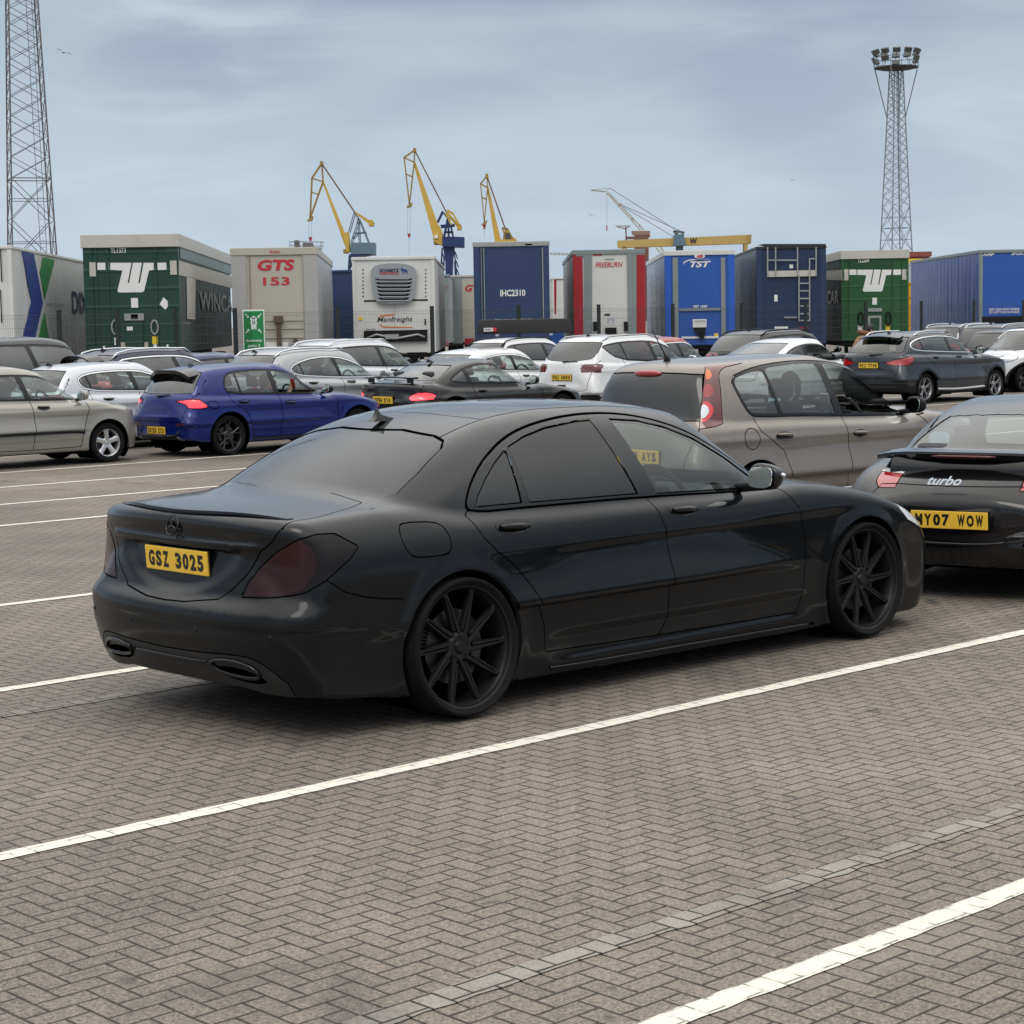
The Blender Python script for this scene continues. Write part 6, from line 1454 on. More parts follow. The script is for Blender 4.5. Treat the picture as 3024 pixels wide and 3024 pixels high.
# tall dark green double-deck trailer with big white emblem
def green_front(T, f, green, x, y, s_, txt, band):
    """white bar with the T/W shaped emblem; (x,y) emblem top-left in zoomed pixels, s_ size factor"""
    q = lambda a, b: f(x+a*s_, y+b*s_)
    T.poly('emblem', M_WHITE, [q(0, 0), q(150, 0), q(122, 145), q(133, 145), q(160, 0), q(224, 0), q(198, 145), q(209, 145), q(237, 0), q(328, 0), q(322, 50), q(275, 55), q(240, 200), q(230, 210), q(60, 212), q(50, 200), q(85, 55), q(-2, 50)])
    T.rect('white_band', M_WHITE, *q(-95, 0), *q(-10, 50)); T.rect('white_band', M_WHITE, *q(335, 0), *q(422, 50))
    T.text(txt, M_WHITE, *q(0, -105), *q(110, -70), bold=.02)
T = Trailer('tall dark green trailer with a white emblem, left of the cream one', 54.7, 254, 530, -.055, 4.50, 1.22, W=2.6, length=17.0)
T.body(M_DGREEN, C_DKG, M_CAPW, M_DGREEN, cap=.36, post=.26, cap_over=.05)
green_front(T, zL, M_DGREEN, 787, 425, 1.0, 'TL1373', None)
T.rect('white_band', M_CAPW, *zL(637, 422), *zL(685, 522), d=.02, y=-.03); T.rect('white_band', M_CAPW, *zL(1212, 410), *zL(1262, 510), d=.02, y=-.03)
for u in (690, 772, 1115, 1205): T.rect('panel_rib', M_DGREEN, *zL(u-3, 310), *zL(u+3, 1050), d=.03)
T.rect('data_label', M_WHITE, *zL(933, 677), *zL(985, 745)); T.poly('diamond_label', M_WHITE, Z(zL, [(1165, 672), (1213, 712), (1180, 760), (1137, 722)]))
T.rect('cable_box', M_GALV, *zL(887, 788), *zL(1028, 835), d=.08); T.rect('cable_recess', M_GAP, *zL(935, 793), *zL(985, 822), d=.10)
T.rect('locker', M_DGREEN, *zL(895, 845), *zL(1025, 1040), d=.06); T.rect('small_label', M_WHITE, *zL(905, 880), *zL(948, 908), d=.075)
for u0, u1 in ((858, 895), (1030, 1058)): T.rect('reflector', M_CREAM, *zL(u0, 992), *zL(u1, 1045), d=.04)
T.rect('hazard_sticker', M_YEL, *zL(1085, 950), *zL(1128, 1003), d=.03); T.rect('small_label', M_WHITE, *zL(1093, 1005), *zL(1120, 1030), d=.03)
T.rect('small_label', M_WHITE, *zL(815, 957), *zL(833, 1012), d=.03); T.rect('small_label', M_WHITE, *zL(733, 1018), *zL(750, 1040), d=.03); T.rect('small_label', M_WHITE, *zL(1187, 1008), *zL(1202, 1030), d=.03)
for u in (822, 1103):
    x_, z_ = T.face(*zL(u, 885)); m = MB(); m.tube([(x_+.085*math.cos(a)*1.1, -.03, z_+.19*math.sin(a)) for a in np.linspace(0, 2*PI, 16, endpoint=False)], .025, 6, closed=True); m.build('cable_loop', M_GALV, T.root)
# side graphics: pale band, T and lettering
T.poly('side_band', M_CAPW, Z(zL, [(1275, 410), (1665, 525), (1665, 610), (1275, 512)]), sgn=1)
T.poly('side_stem', M_CAPW, Z(zL, [(1330, 520), (1393, 535), (1390, 830), (1335, 825)]), sgn=1)
T.text('WINCANTON', mat('pale_grey_letter', (.34, .36, .35), .5), *zL(1418, 625), *zL(1800, 790), bold=.02, sgn=1)
T.poly('upper_window_band', mat('pale_green_grey', (.16, .22, .21), .4), Z(zL, [(1285, 275), (1665, 412), (1665, 515), (1285, 390)]), sgn=1, d=.006)
T.text('Transport', M_CAPW, *zL(1300, 845), *zL(1362, 868), sgn=1)
# cream trailer GTS 153
T = Trailer('cream curtain trailer with the red number 153 behind the green sign', 58.9, 689, 940, -.055, 4.23, 1.10)
T.body(M_CREAM, C_SILV, M_CREAM, mat('grey_corner_tarp', (.36, .355, .35), .5, var=.1), cap=.22, post=.44)
T.text('GTS', M_REDL, *zM(145, 405), *zM(410, 478), bold=.035, shear=.15); T.text('153', M_REDL, *zM(185, 528), *zM(375, 583), bold=.02)
T.text('Krone', M_REDL, *zM(235, 335), *zM(305, 355), bold=.02, y=-.07)
for u in (95, 475): T.rect('rusty_post', mat('rust_stained_post', (.26, .17, .09), .7, var=.3, vscale=5), *zM(u-8, 372), *zM(u+10, 1040), d=.05)
for v in (832, 890, 955): T.rect('panel_rib', M_CREAM, *zM(200, v), *zM(470, v+5), d=.03)
T.rect('pipe_stand', mat('brown_steel', (.10, .065, .045), .7), *zM(282, 850), *zM(318, 1060), d=.12); T.rect('coupling_box', MATS['brown_steel'], *zM(262, 805), *zM(328, 852), d=.16)
for u0, u1 in ((205, 285), (322, 368)): T.rect('white_marker', M_WHITE, *zM(u0, 993), *zM(u1, 1032), d=.02)
T.rect('hose_reel', MATS['brown_steel'], *zM(402, 965), *zM(432, 1025), d=.1)
# white refrigerated trailer
T = Trailer('white refrigerated trailer with a grey louvred cooling unit and an orange swoosh', 62.4, 1044, 1286, -.008, 4.02, 1.0, W=2.6)
T.body(M_WPAN, C_WHT, M_WPAN, M_WPAN, cap=.10, post=.10)
P = chaikin(Z(zM, [(955, 430), (1278, 430), (1278, 560), (1262, 690), (1200, 716), (1035, 716), (975, 690), (958, 560)]), 2); G_REEF = mat('reefer_grey', (.27, .29, .31), .45, var=.08)
T.poly('cooling_unit', G_REEF, [tuple(p) for p in P], d=.16)
for k in range(6):
    v = 545+k*27.5; dw = k*5; T.poly('louvre', M_GAP, Z(zM, [(985+dw, v-10), (1020+dw, v-1), (1220-dw, v-1), (1252-dw, v-10), (1240-dw, v+4), (1215-dw, v+8), (1025+dw, v+8), (1000+dw, v+4)]), d=.03, y=-.15)
    T.poly('louvre_blade', mat('louvre_blade_grey', (.36, .38, .40), .4), Z(zM, [(990+dw, v+9), (1250-dw, v+9), (1246-dw, v+16), (994+dw, v+16)]), d=.05, y=-.15)
T.text('SCHMITZ', M_NVYL, *zM(1018, 470), *zM(1158, 492), bold=.03, y=-.175); T.text('CARGOBULL', M_REDL, *zM(1018, 494), *zM(1158, 508), bold=.02, y=-.175)
T.poly('elephant_mark', mat('mark_blue', (.02, .05, .22), .5), Z(zM, [(1172, 460), (1180, 462), (1186, 470), (1205, 470), (1216, 480), (1216, 502), (1208, 502), (1206, 490), (1192, 490), (1190, 500), (1184, 500), (1182, 488), (1170, 480)]), d=.006, y=-.165)
T.poly('orange_swoosh', M_ORL, Z(zM, [(1020, 800), (1120, 790), (1120, 800), (1030, 808), (1015, 825), (1012, 815)])); T.poly('orange_swoosh', M_ORL, Z(zM, [(1015, 860), (1045, 878), (1245, 882), (1255, 889), (1045, 888), (1018, 870)]))
T.text('Manfreight', M_BLKL, *zM(998, 812), *zM(1253, 852), bold=.004, shear=.25); T.text('MF1301', M_BLKL, *zM(920, 895), *zM(988, 908)); T.text('i', M_BLKL, *zM(1335, 825), *zM(1350, 868), bold=.03)
for u, v, u2 in ((905, 692, 1360), (905, 910, 1360)): T.rect('panel_seam', M_CHAS, *zM(u, v), *zM(u2, v+3), d=.012)
T.rect('panel_seam', M_CHAS, *zM(1122, 722), *zM(1126, 910), d=.012)
for k in range(8):
    for u in (898, 1345): T.rect('vent_hole', M_CHAS, *zM(u-4, 470+k*27), *zM(u+5, 480+k*27), d=.01)
T.rect('lower_equipment', M_CHAS, *zM(905, 918), *zM(1358, 985), d=.1); T.rect('coupling_pipe', M_GALV, *zM(1055, 935), *zM(1155, 968), d=.16); T.rect('yellow_tag', M_YEL, *zM(865, 812), *zM(895, 835), d=.02)
m = MB(); x0, z0 = T.face(*zM(925, 965)); x1, z1 = T.face(*zM(1340, 955)); m.tube([(x0, -.1, z0), ((x0+x1)/2-.6, -.1, z0+.12), ((x0+x1)/2, -.1, z0-.02), ((x0+x1)/2+.7, -.1, z0+.1), (x1, -.1, z1)], .035, 6); m.build('air_hose', M_GALV, T.root, smooth=True)
# navy trailer IHC2310
T = Trailer('tall navy trailer with a silver frame and white fleet number 2310', 66.6, 1402, 1624, 0.0, 4.59, 1.0)
T.body(M_NAVYP, C_NAV, M_GALV, M_NAVYP, cap=.16, post=.21)
for u0, u1 in ((48, 62), (66, 82), (470, 480), (484, 500)): T.rect('frame_upright', M_GALV, *zR(u0, 318), *zR(u1, 890), d=.05)
T.text('IHC2310', M_WHITE, *zR(186, 618), *zR(366, 662), bold=.03); T.text('STEER CLEAR OF SWEPT PATH', M_WHITE, *zR(147, 828), *zR(415, 841), bold=.01); T.text('ON CURVES AND BENDS ALWAYS', M_WHITE, *zR(147, 848), *zR(415, 861), bold=.01)
T.rect('roof_label', M_CHAS, *zR(362, 290), *zR(415, 300), d=.05)
# red and white trailer
T = Trailer('white fronted trailer with red side tarps and grey corner panels', 70.1, 1695, 1906, .001, 4.39, .95)
T.body(M_WPAN, C_GRY, M_GREYP, M_REDT, cap=.16, post=.34)
T.poly('grey_corner_panel', M_GREYP, Z(zR, [(725, 340), (840, 345), (842, 960), (785, 965), (782, 380), (725, 378)]), d=.04); T.poly('grey_corner_panel', M_GREYP, Z(zR, [(1215, 330), (1088, 345), (1100, 965), (1158, 965), (1158, 368), (1215, 368)]), d=.04)
T.text('FREEBURN', M_REDL, *zR(864, 422), *zR(1060, 455), bold=.01, shear=.3); T.rect('maker_label', M_REDL, *zR(848, 362), *zR(910, 374)); T.rect('lamp_slot', M_GALV, *zR(932, 394), *zR(1000, 404)); T.rect('data_label', M_CHAS, *zR(930, 790), *zR(970, 802))
T.poly('scribble_mark', mat('faint_violet_marker', (.42, .40, .50), .6), Z(zR, [(948, 820), (1000, 818), (1005, 850), (990, 848), (988, 832), (965, 835), (962, 855), (950, 855)]))
for u in (862, 1082): T.rect('side_marker', M_CHAS, *zR(u-14, 845), *zR(u+14, 910), d=.10)
T.rect('coupling_box', M_CHAS, *zR(935, 888), *zR(1015, 935), d=.16); T.rect('red_bumper_strip', M_REDT, *zR(850, 948), *zR(1100, 962), d=.05)
# blue TST trailer
T = Trailer('bright blue trailer with white three-letter mark and a white roof cap', 72.1, 1965, 2170, .021, 4.38, .95)
T.body(M_BLUEP, C_PALB, M_WPAN, mat('blue_tarp', (.022, .10, .46), .35, var=.1, vscale=2), cap=.18, post=.24)
for u0, u1 in ((1415, 1460), (1760, 1795)): T.rect('grey_upright', M_GREYP, *zR(u0, 388), *zR(u1, 965), d=.04)
T.text('TST', M_WHITE, *zR(1540, 414), *zR(1690, 456), bold=.04, shear=.3); T.poly('swoosh', M_WHITE, Z(zR, [(1490, 440), (1496, 418), (1530, 402), (1610, 397), (1700, 400), (1610, 402), (1530, 410), (1502, 424)]))
T.poly('oval_label', M_WHITE, [tuple(zR(1608+38*math.cos(a), 379+17*math.sin(a))) for a in np.linspace(0, 2*PI, 16, endpoint=False)], y=-.09); T.text('ABF', M_REDL, *zR(1585, 368), *zR(1632, 390), bold=.04, y=-.12)
T.text('TST 1557', M_WHITE, *zR(1560, 730), *zR(1665, 746), bold=.04); T.rect('cross_rail', M_GREYP, *zR(1462, 752), *zR(1758, 764), d=.06); T.rect('notice', M_WHITE, *zR(1560, 828), *zR(1658, 885), d=.02); T.text('CAUTION', M_BLKL, *zR(1572, 836), *zR(1648, 850), y=-.03)
T.poly('coupling', M_CHAS, Z(zR, [(1565, 888), (1650, 885), (1640, 960), (1622, 975), (1608, 960), (1585, 930)]), d=.15); T.rect('white_bumper_strip', M_WHITE, *zR(1478, 952), *zR(1745, 963), d=.04); T.rect('yellow_tag', M_YEL, *zR(1712, 928), *zR(1742, 948), d=.03)
# navy tipper with ladder
T = Trailer('navy bulk trailer with a grey ladder and platform on its front', 72.9, 2236, 2439, .030, 4.50, .9)
T.body(mat('navy_front', (.012, .026, .075), .45, var=.2, vscale=2), C_NAV, mat('black_sheet', (.02, .022, .022), .5), mat('navy_tarp', (.016, .03, .085), .5, var=.2, vscale=3), cap=.10, post=.22)
def bars(T, f, name, m, segs, w=.045, y=-.09):
    mm = MB()
    for a, b in segs: p = T.face(*f(*a)); q = T.face(*f(*b)); mm.bar((p[0], y, p[1]), (q[0], y, q[1]), w, w)
    mm.build(name, m, T.root)
bars(T, zQ, 'platform_frame', M_GALV, [((155, 305), (155, 500)), ((210, 305), (210, 500)), ((362, 305), (362, 500)), ((445, 380), (445, 500)), ((490, 305), (490, 500)), ((155, 395), (362, 395)), ((445, 385), (490, 385))])
T.rect('platform_edge', M_CAPW, *zQ(152, 470), *zQ(495, 505), d=.10)
bars(T, zQ, 'ladder', M_GALV, [((372, 500), (372, 815)), ((445, 500), (445, 815))]+[((372, v), (445, v)) for v in (555, 607, 660, 712, 765, 812)])
T.poly('sheet_edge', MATS['black_sheet'], Z(zQ, [(85, 290), (130, 282), (560, 282), (556, 300), (480, 296), (300, 302), (140, 300)]), d=.06); T.rect('bright_lock', M_WHITE, *zQ(308, 425), *zQ(332, 450), d=.05)
T.rect('light_board', M_WHITE, *zQ(205, 855), *zQ(297, 868), d=.05); T.rect('red_marker', M_REDLENS, *zQ(375, 858), *zQ(440, 870), d=.05); T.rect('cross_bar', M_GALV, *zQ(272, 787), *zQ(360, 795), d=.08); T.rect('number_label', M_WHITE, *zQ(203, 635), *zQ(226, 680), d=.02)
# second green trailer
T = Trailer('mid green trailer with a white emblem and stained roof cap, right of the navy one', 75.4, 2486, 2682, .039, 4.38, .95)
T.body(M_MGREEN, C_DKG, M_CAPW, M_MGREEN, cap=.33, post=.12, cap_over=.03)
green_front(T, zQ, M_MGREEN, 780, 460, .72, 'TL2204', None)
T.rect('white_band', M_CAPW, *zQ(678, 458), *zQ(716, 534), d=.03); T.rect('white_band', M_CAPW, *zQ(1088, 458), *zQ(1122, 530), d=.03)
T.rect('dark_top', mat('deep_green', (.008, .05, .018), .5), *zQ(725, 395), *zQ(1020, 452), d=.012)
for u in (720, 1022, 1085): T.rect('panel_rib', MATS['deep_green'], *zQ(u-3, 390), *zQ(u+3, 880), d=.03)
T.rect('data_label', M_WHITE, *zQ(882, 655), *zQ(914, 702), d=.03); T.rect('cable_box', M_GALV, *zQ(852, 728), *zQ(948, 750), d=.07); T.rect('locker_frame', M_GALV, *zQ(852, 780), *zQ(945, 890), d=.05); T.rect('locker_door', MATS['deep_green'], *zQ(868, 795), *zQ(930, 890), d=.07)
for u in (800, 990):
    x_, z_ = T.face(*zQ(u, 800)); m = MB(); m.tube([(x_+.09*math.cos(a), -.03, z_+.26*math.sin(a)) for a in np.linspace(0, 2*PI, 14, endpoint=False)], .03, 6, closed=True); m.build('cable_loop', M_CHAS, T.root)
T.rect('small_label', M_WHITE, *zQ(782, 845), *zQ(812, 880), d=.03); T.rect('hazard_sticker', M_YEL, *zQ(975, 842), *zQ(1004, 880), d=.03)
T.poly('side_band', M_CAPW, Z(zQ, [(672, 462), (672, 535), (566, 530), (566, 470)]), sgn=-1); T.text('CAR', M_CAPW, *zQ(650, 600), *zQ(570, 700), sgn=-1, bold=.02)
# long blue trailer at the right edge
T = Trailer('long bright blue trailer with pale frame cut by the right edge', 76.0, 2893, 3088, .007, 4.33, 1.0)
T.body(M_BLUEP, C_BLU, M_GREYP, M_GREYP, cap=.12, post=.12)
T.text('AMP', M_WHITE, *zQ(1645, 345), *zQ(1728, 365), bold=.03, shear=.3); T.text('SPORTS', M_WHITE, *zQ(1845, 340), *zQ(1960, 358), bold=.03, shear=.3)
T.text('KEEP CLEAR WHEN TURNING', M_WHITE, *zQ(1692, 728), *zQ(1900, 741), bold=.015); T.text('DO NOT PASS ON INSIDE', M_WHITE, *zQ(1692, 748), *zQ(1900, 761), bold=.015)
T.rect('open_rack', M_CHAS, *zQ(1640, 785), *zQ(2100, 840), d=.03)
# trailers further back
def back_box(label, Y, u0, u1, top, m_face, m_side=None, yaw=0.0, length=12.0, bot=1.0, extra=None, name='semi_trailer'):
    X0 = at(u0, 950, Y)[0]; X1 = at(u1, 950, Y)[0]
    T = Trailer(label, Y, u0, u1, yaw, top, bot, W=X1-X0, length=length, name=name, group='trailers further back in the yard')
    T.body(m_face, m_side or m_face, m_face, None, cap=.10, post=.10)
    if extra: extra(T)
    return T
back_box('dark navy trailer in the gap between the cream and the refrigerated trailers', 74, 850, 1045, 3.95, M_NAVYP, C_NAV, -.03)
back_box('grey-silver trailer with faded red lettering right behind the refrigerated one', 90, 1180, 1329, 4.10, M_GREYP, C_SILV, extra=lambda T: (T.text('GTS', mat('faded_red', (.33, .12, .12), .6), *zM(1440, 590), *zM(1508, 630), bold=.03), T.rect('faded_panel', MATS['faded_red'], *zM(1455, 985), *zM(1512, 1010))))
back_box('cream trailer with a red letter G peeping out left of the navy one', 96, 1330, 1478, 4.20, M_CREAM, C_SILV, extra=lambda T: (T.text('GTS', M_REDL, *zM(1625, 582), *zM(1760, 628), bold=.035, shear=.15), T.rect('pale_corner', M_GREYP, *zM(1522, 530), *zM(1612, 1000), d=.02), T.rect('red_marker', M_REDT, *zM(1622, 965), *zM(1690, 1005))))
back_box('red framed white trailer left of the grey cornered one', 100, 1632, 1780, 4.10, M_WPAN, M_WPAN, extra=lambda T: (T.poly('red_frame', M_REDT, Z(zR, [(563, 530), (640, 530), (640, 545), (588, 548), (586, 790), (566, 790)]))))
back_box('low blue container between the navy and the red framed trailers', 86, 1618, 1720, 1.85, M_BLUEP, M_BLUEP, bot=.3, name='container', length=8)
back_box('yellow curtain trailer with a red sweep right of the mid green one', 92, 2676, 2830, 3.42, mat('yellow_front', (.78, .38, .01), .5, var=.1), C_YEL, extra=lambda T: (T.poly('red_sweep', M_REDT, Z(zQ, [(1135, 650), (1215, 668), (1225, 715), (1170, 695)])), T.poly('white_arc', M_WHITE, Z(zQ, [(1222, 600), (1190, 640), (1172, 700), (1180, 770), (1215, 815), (1225, 812), (1190, 765), (1182, 700), (1198, 645), (1226, 612)]))))
back_box('pale container with a yellow band and red top above the yellow trailer', 120, 2680, 2800, 5.0, mat('pale_container', (.45, .50, .55), .5), None, length=10, name='container', extra=lambda T: (T.rect('yellow_band', M_YEL, *zQ(1128, 385), *zQ(1235, 425), d=.03), T.text('1', M_CHAS, *zQ(1198, 430), *zQ(1212, 455))))
b_ = empty('deck_crane_top', (at(2703, 700, 121)[0], 121, 0)); tag(b_, 'red-brown winch cabin with a yellow base above the pale container', 'winch')
m = MB(); m.box((0, 0, 5.55), (1.7, 1.5, .30)); m.box((.1, 0, 5.2), (1.3, 1.3, .45)); m.build('cabin', mat('red_oxide', (.22, .06, .045), .6, var=.2), b_); m = MB(); m.box((0, 0, 2.5), (1.2, 1.2, 5.0)); m.build('cabin_base', M_YEL, b_)

# ------------------------------------------------------------------ fence
M_FENCE = mat('fence_dark_green', (.012, .018, .016), .5)
fs = 30.0; zt = 2.25
post_t = [14.0, 15.5, 16.93, 18.42, 20.03]+[20.03+2.97*k for k in range(1, 13)]
first = True
fence = empty('mesh_fence', lane(18.4, fs), LANE_RZ); tag(fence, 'dark green weld-mesh fence between the parked cars and the trailers', 'fence')
pm = MB(); pm.box((0, 0, zt/2+.03), (.085, .06, zt+.06)); pm.box((0, 0, zt+.07), (.095, .07, .02)); post0 = pm.build('post', M_FENCE, fence)
panels = {}
for k, t in enumerate(post_t):
    o = post0 if k == 0 else post0.copy()
    if k: COL.objects.link(o)
    o.parent = fence; o.location = (t-18.4, 0, 0)
    if k < len(post_t)-1:
        L = round(post_t[k+1]-t, 2)
        if L not in panels:
            m = MB(); n_ = int(L/.05)
            for i in range(n_+1): m.tube([(i*L/n_, .02, .1), (i*L/n_, .02, zt-.02)], .0020, 3, cap=False)
            for zz in (.15, .35, .55, .75, .95, 1.15, 1.35, 1.55, 1.75, 1.95, 2.15, 2.22):
                m.tube([(0, .014, zz), (L, .014, zz)], .0028, 3, cap=False); m.tube([(0, .026, zz), (L, .026, zz)], .0028, 3, cap=False)
            panels[L] = m.build('mesh_panel', M_FENCE, fence); p = panels[L]
        else: p = panels[L].copy(); COL.objects.link(p); p.parent = fence
        p.location = (t-18.4, 0, 0)
# ------------------------------------------------------------------ assembly point sign, hung on the fence
YS = 45.3; x0, _, z1 = at(*zL(1728, 762), YS); x1, _, z0 = at(*zL(1893, 1052), YS); w_, h_ = x1-x0, z1-z0
sg = empty('assembly_sign', ((x0+x1)/2, YS, z0), 0.0); tag(sg, 'green and white assembly point 2 sign on the fence', 'sign')
M_SG = mat('sign_green', (.012, .20, .055), .4); M_SW = mat('sign_white', (.66, .72, .68), .4)
MB().box((0, 0, h_/2), (w_, .02, h_), bev=.008).build('board', M_SW, sg); MB().box((0, -.013, h_/2), (w_*.90, .008, h_*.94), bev=.003).build('green_field', M_SG, sg)
def sq(pts, name='symbol'): MB().prism([(u*w_, h_/2+v*h_) for u, v in pts], 'Y', -.024, -.016).build(name, M_SW, sg)
for sx, sy, cy in ((-1, 1, .36), (1, 1, .36), (-1, -1, -.02), (1, -1, -.02)):
    c = (sx*.29, cy); d = (-sx, -sy)   # arrow head points to the centre
    a = lambda p, q: (c[0]+d[0]*p*1.0, c[1]+d[1]*q*.58)
    sq([a(.09, .09), a(-.02, .09), a(.02, .05), a(-.09, -.06), a(-.06, -.09), a(.05, .02), a(.09, -.02)], 'arrow')
def person_sym(cx, cy, s_):
    m = MB(); m.prism([(cx*w_+.030*s_*math.cos(a)*1.6, h_/2+cy*h_+.030*s_*math.sin(a)*1.6) for a in np.linspace(0, 2*PI, 14, endpoint=False)], 'Y', -.026, -.016)
    q = lambda u, v: (cx*w_+u*w_*s_, h_/2+cy*h_+v*h_*s_)
    m.prism([q(-.07, -.05), q(.07, -.05), q(.085, -.17), (q(.055, -.18)), q(.045, -.10), q(.045, -.33), q(.01, -.33), q(0, -.2), q(-.01, -.33), q(-.045, -.33), q(-.045, -.10), q(-.055, -.18), q(-.085, -.17)], 'Y', -.024, -.016); m.build('symbol', M_SW, sg)
person_sym(-.07, .28, .8); person_sym(.09, .28, .8); person_sym(.01, .31, .85)
text_mesh('Assembly', 1, M_SW, sg, 'lettering', (0, -.022, h_*.245), (1, 0, 0), (0, 0, 1), bold=.02, fit=(w_*.74, h_*.075)); text_mesh('point 2', 1, M_SW, sg, 'lettering', (0, -.022, h_*.12), (1, 0, 0), (0, 0, 1), bold=.02, fit=(w_*.56, h_*.085))

# ------------------------------------------------------------------ roof box on the white off-roader, tow labels
YB = 42.0
xa, _, za = at(*zR(20, 925), YB); xb, _, zb_ = at(*zR(700, 925), YB)
rb = empty('roof_box', ((xa+xb)/2, YB, 1.62), -.03); tag(rb, 'long black fabric roof box with a white and red label on a white car', 'roof box')
Lb = (xb-xa)
m = MB(); m.box((0, 0, .19), (Lb, .95, .30), taper=(.94, .86), bev=.04); o_ = m.build('case', mat('black_canvas', (.012, .012, .012), .8, bump=.3, bscale=12), rb, angle=40)
m = MB()
for sx in (-Lb*.28, Lb*.28): m.box((sx, 0, .01), (.06, 1.1, .04))
m.build('cross_bar', M_SILV, rb)
MB().box((-Lb/2+.30, -.485, .13), (.26, .012, .075)).build('label', M_WHITE, rb); MB().box((-Lb/2+.40, -.493, .13), (.075, .012, .08)).build('red_label', M_REDL, rb); text_mesh('TENTBOX', 1, M_BLKL, rb, 'lettering', (-Lb/2+.26, -.495, .13), (1, 0, 0), (0, 0, 1), bold=.02, fit=(.15, .04))

# ------------------------------------------------------------------ lattice masts
def lattice_tower(label, Y, u_c, H, wb_, wt, z_split, m, top=True, rz=.35, sz=1.0):
    X = at(u_c, 900, Y)[0]; r = empty('lighting_mast', (X, Y, 0), rz); tag(r, label, 'mast')
    hw = lambda z: (wb_+(wt-wb_)*z/H)/2
    C4 = [(-1, -1), (1, -1), (1, 1), (-1, 1)]
    for cx, cy in C4: mm = MB(); mm.bar((cx*hw(0), cy*hw(0), 0), (cx*hw(H), cy*hw(H), H), .13*sz); mm.build('corner_leg', m, r)
    mm = MB(); z = 0.0; zs = [0.0]
    while z < H-.5:
        z += (hw(z)*2)*(1.0 if z < z_split else .55); zs.append(min(z, H))
    for a, b in zip(zs[:-1], zs[1:]):
        for i in range(4):
            p = C4[i]; q = C4[(i+1) % 4]; ha, hb = hw(a), hw(b)
            if a < z_split:
                mid = (a+b)/2; hm = hw(mid)
                mm.bar((p[0]*ha, p[1]*ha, a), (q[0]*hb, q[1]*hb, b), .065*sz); mm.bar((q[0]*ha, q[1]*ha, a), (p[0]*hb, p[1]*hb, b), .065*sz); mm.bar((p[0]*hm, p[1]*hm, mid), (q[0]*hm, q[1]*hm, mid), .06*sz)
            else:
                mm.bar((p[0]*ha, p[1]*ha, a), (q[0]*hb, q[1]*hb, b), .055*sz); mm.bar((q[0]*ha, q[1]*ha, a), (p[0]*hb, p[1]*hb, b), .055*sz)
            if abs(a-z_split) < hw(a)*1.0: mm.bar((p[0]*ha, p[1]*ha, a), (q[0]*ha, q[1]*ha, a), .09*sz)
    mm.build('lattice_bracing', m, r)
    mm = MB(); lx = .32
    for sx in (-.2, .2): mm.bar((hw(0)*.55+sx, 0, 0), (hw(H)*.3+sx*.8, 0, H), .05*sz)
    for k in range(int(H/.45)): z = k*.45; c = hw(0)*.55+(hw(H)*.3-hw(0)*.55)*z/H; mm.bar((c-.2, 0, z), (c+.2, 0, z), .03*sz)
    mm.build('access_ladder', m, r)
    if top:
        R_ = 2.45; mm = MB(); mm.lathe([(.0, H+.02), (R_, H+.02), (R_+.02, H+.12), (R_-.6, H-.12), (.0, H-.30)], 'Z', 20); mm.build('platform', mat('mast_platform', (.05, .05, .05), .7), r)
        mm = MB()
        for zz in (.6, 1.15): mm.tube([(R_*math.cos(a), R_*math.sin(a), H+zz) for a in np.linspace(0, 2*PI, 20, endpoint=False)], .035, 5, closed=True)
        for a in np.linspace(0, 2*PI, 16, endpoint=False): mm.bar((R_*math.cos(a), R_*math.sin(a), H), (R_*math.cos(a), R_*math.sin(a), H+1.15), .05)
        for cx, cy in C4:
            mm.bar((cx*R_*.70, cy*R_*.70, H), (cx*hw(H-5), cy*hw(H-5), H-5.6), .09)
        mm.build('guard_rail', m, r)
        for a in np.linspace(0, 2*PI, 12, endpoint=False):
            for zz, tl in ((1.75, .5), (.95, .45)) if int(a*10) % 2 == 0 else ((1.75, .5),):
                fm = MB(); c, s_ = math.cos(a), math.sin(a); R1 = R_+.05
                fm.box((R1*c, R1*s_, H+zz), (.30, .85, .55), (0, tl, a), bev=.04); fm.bar((R1*c*.98, R1*s_*.98, H+zz-.6), (R1*c, R1*s_, H+zz), .06); fm.build('floodlight', mat('floodlight_body', (.07, .075, .07), .5), r)
    return r
M_STEEL1 = mat('mast_steel_brown', (.13, .115, .12), .6, metal=.2); M_STEEL2 = mat('mast_steel_grey', (.25, .27, .28), .5, metal=.3)
ta = lattice_tower('tall brown lattice mast at the left edge, cut by the top of the frame', 127, 101, 40, 3.15, .75, 11.5, M_STEEL1, top=False, rz=.35, sz=.68)
tb = lattice_tower('grey lattice floodlight mast with a round lamp platform', 223, 2646, 29.3, 3.25, 1.05, 12.2, M_STEEL2, top=True, rz=.35, sz=.8)

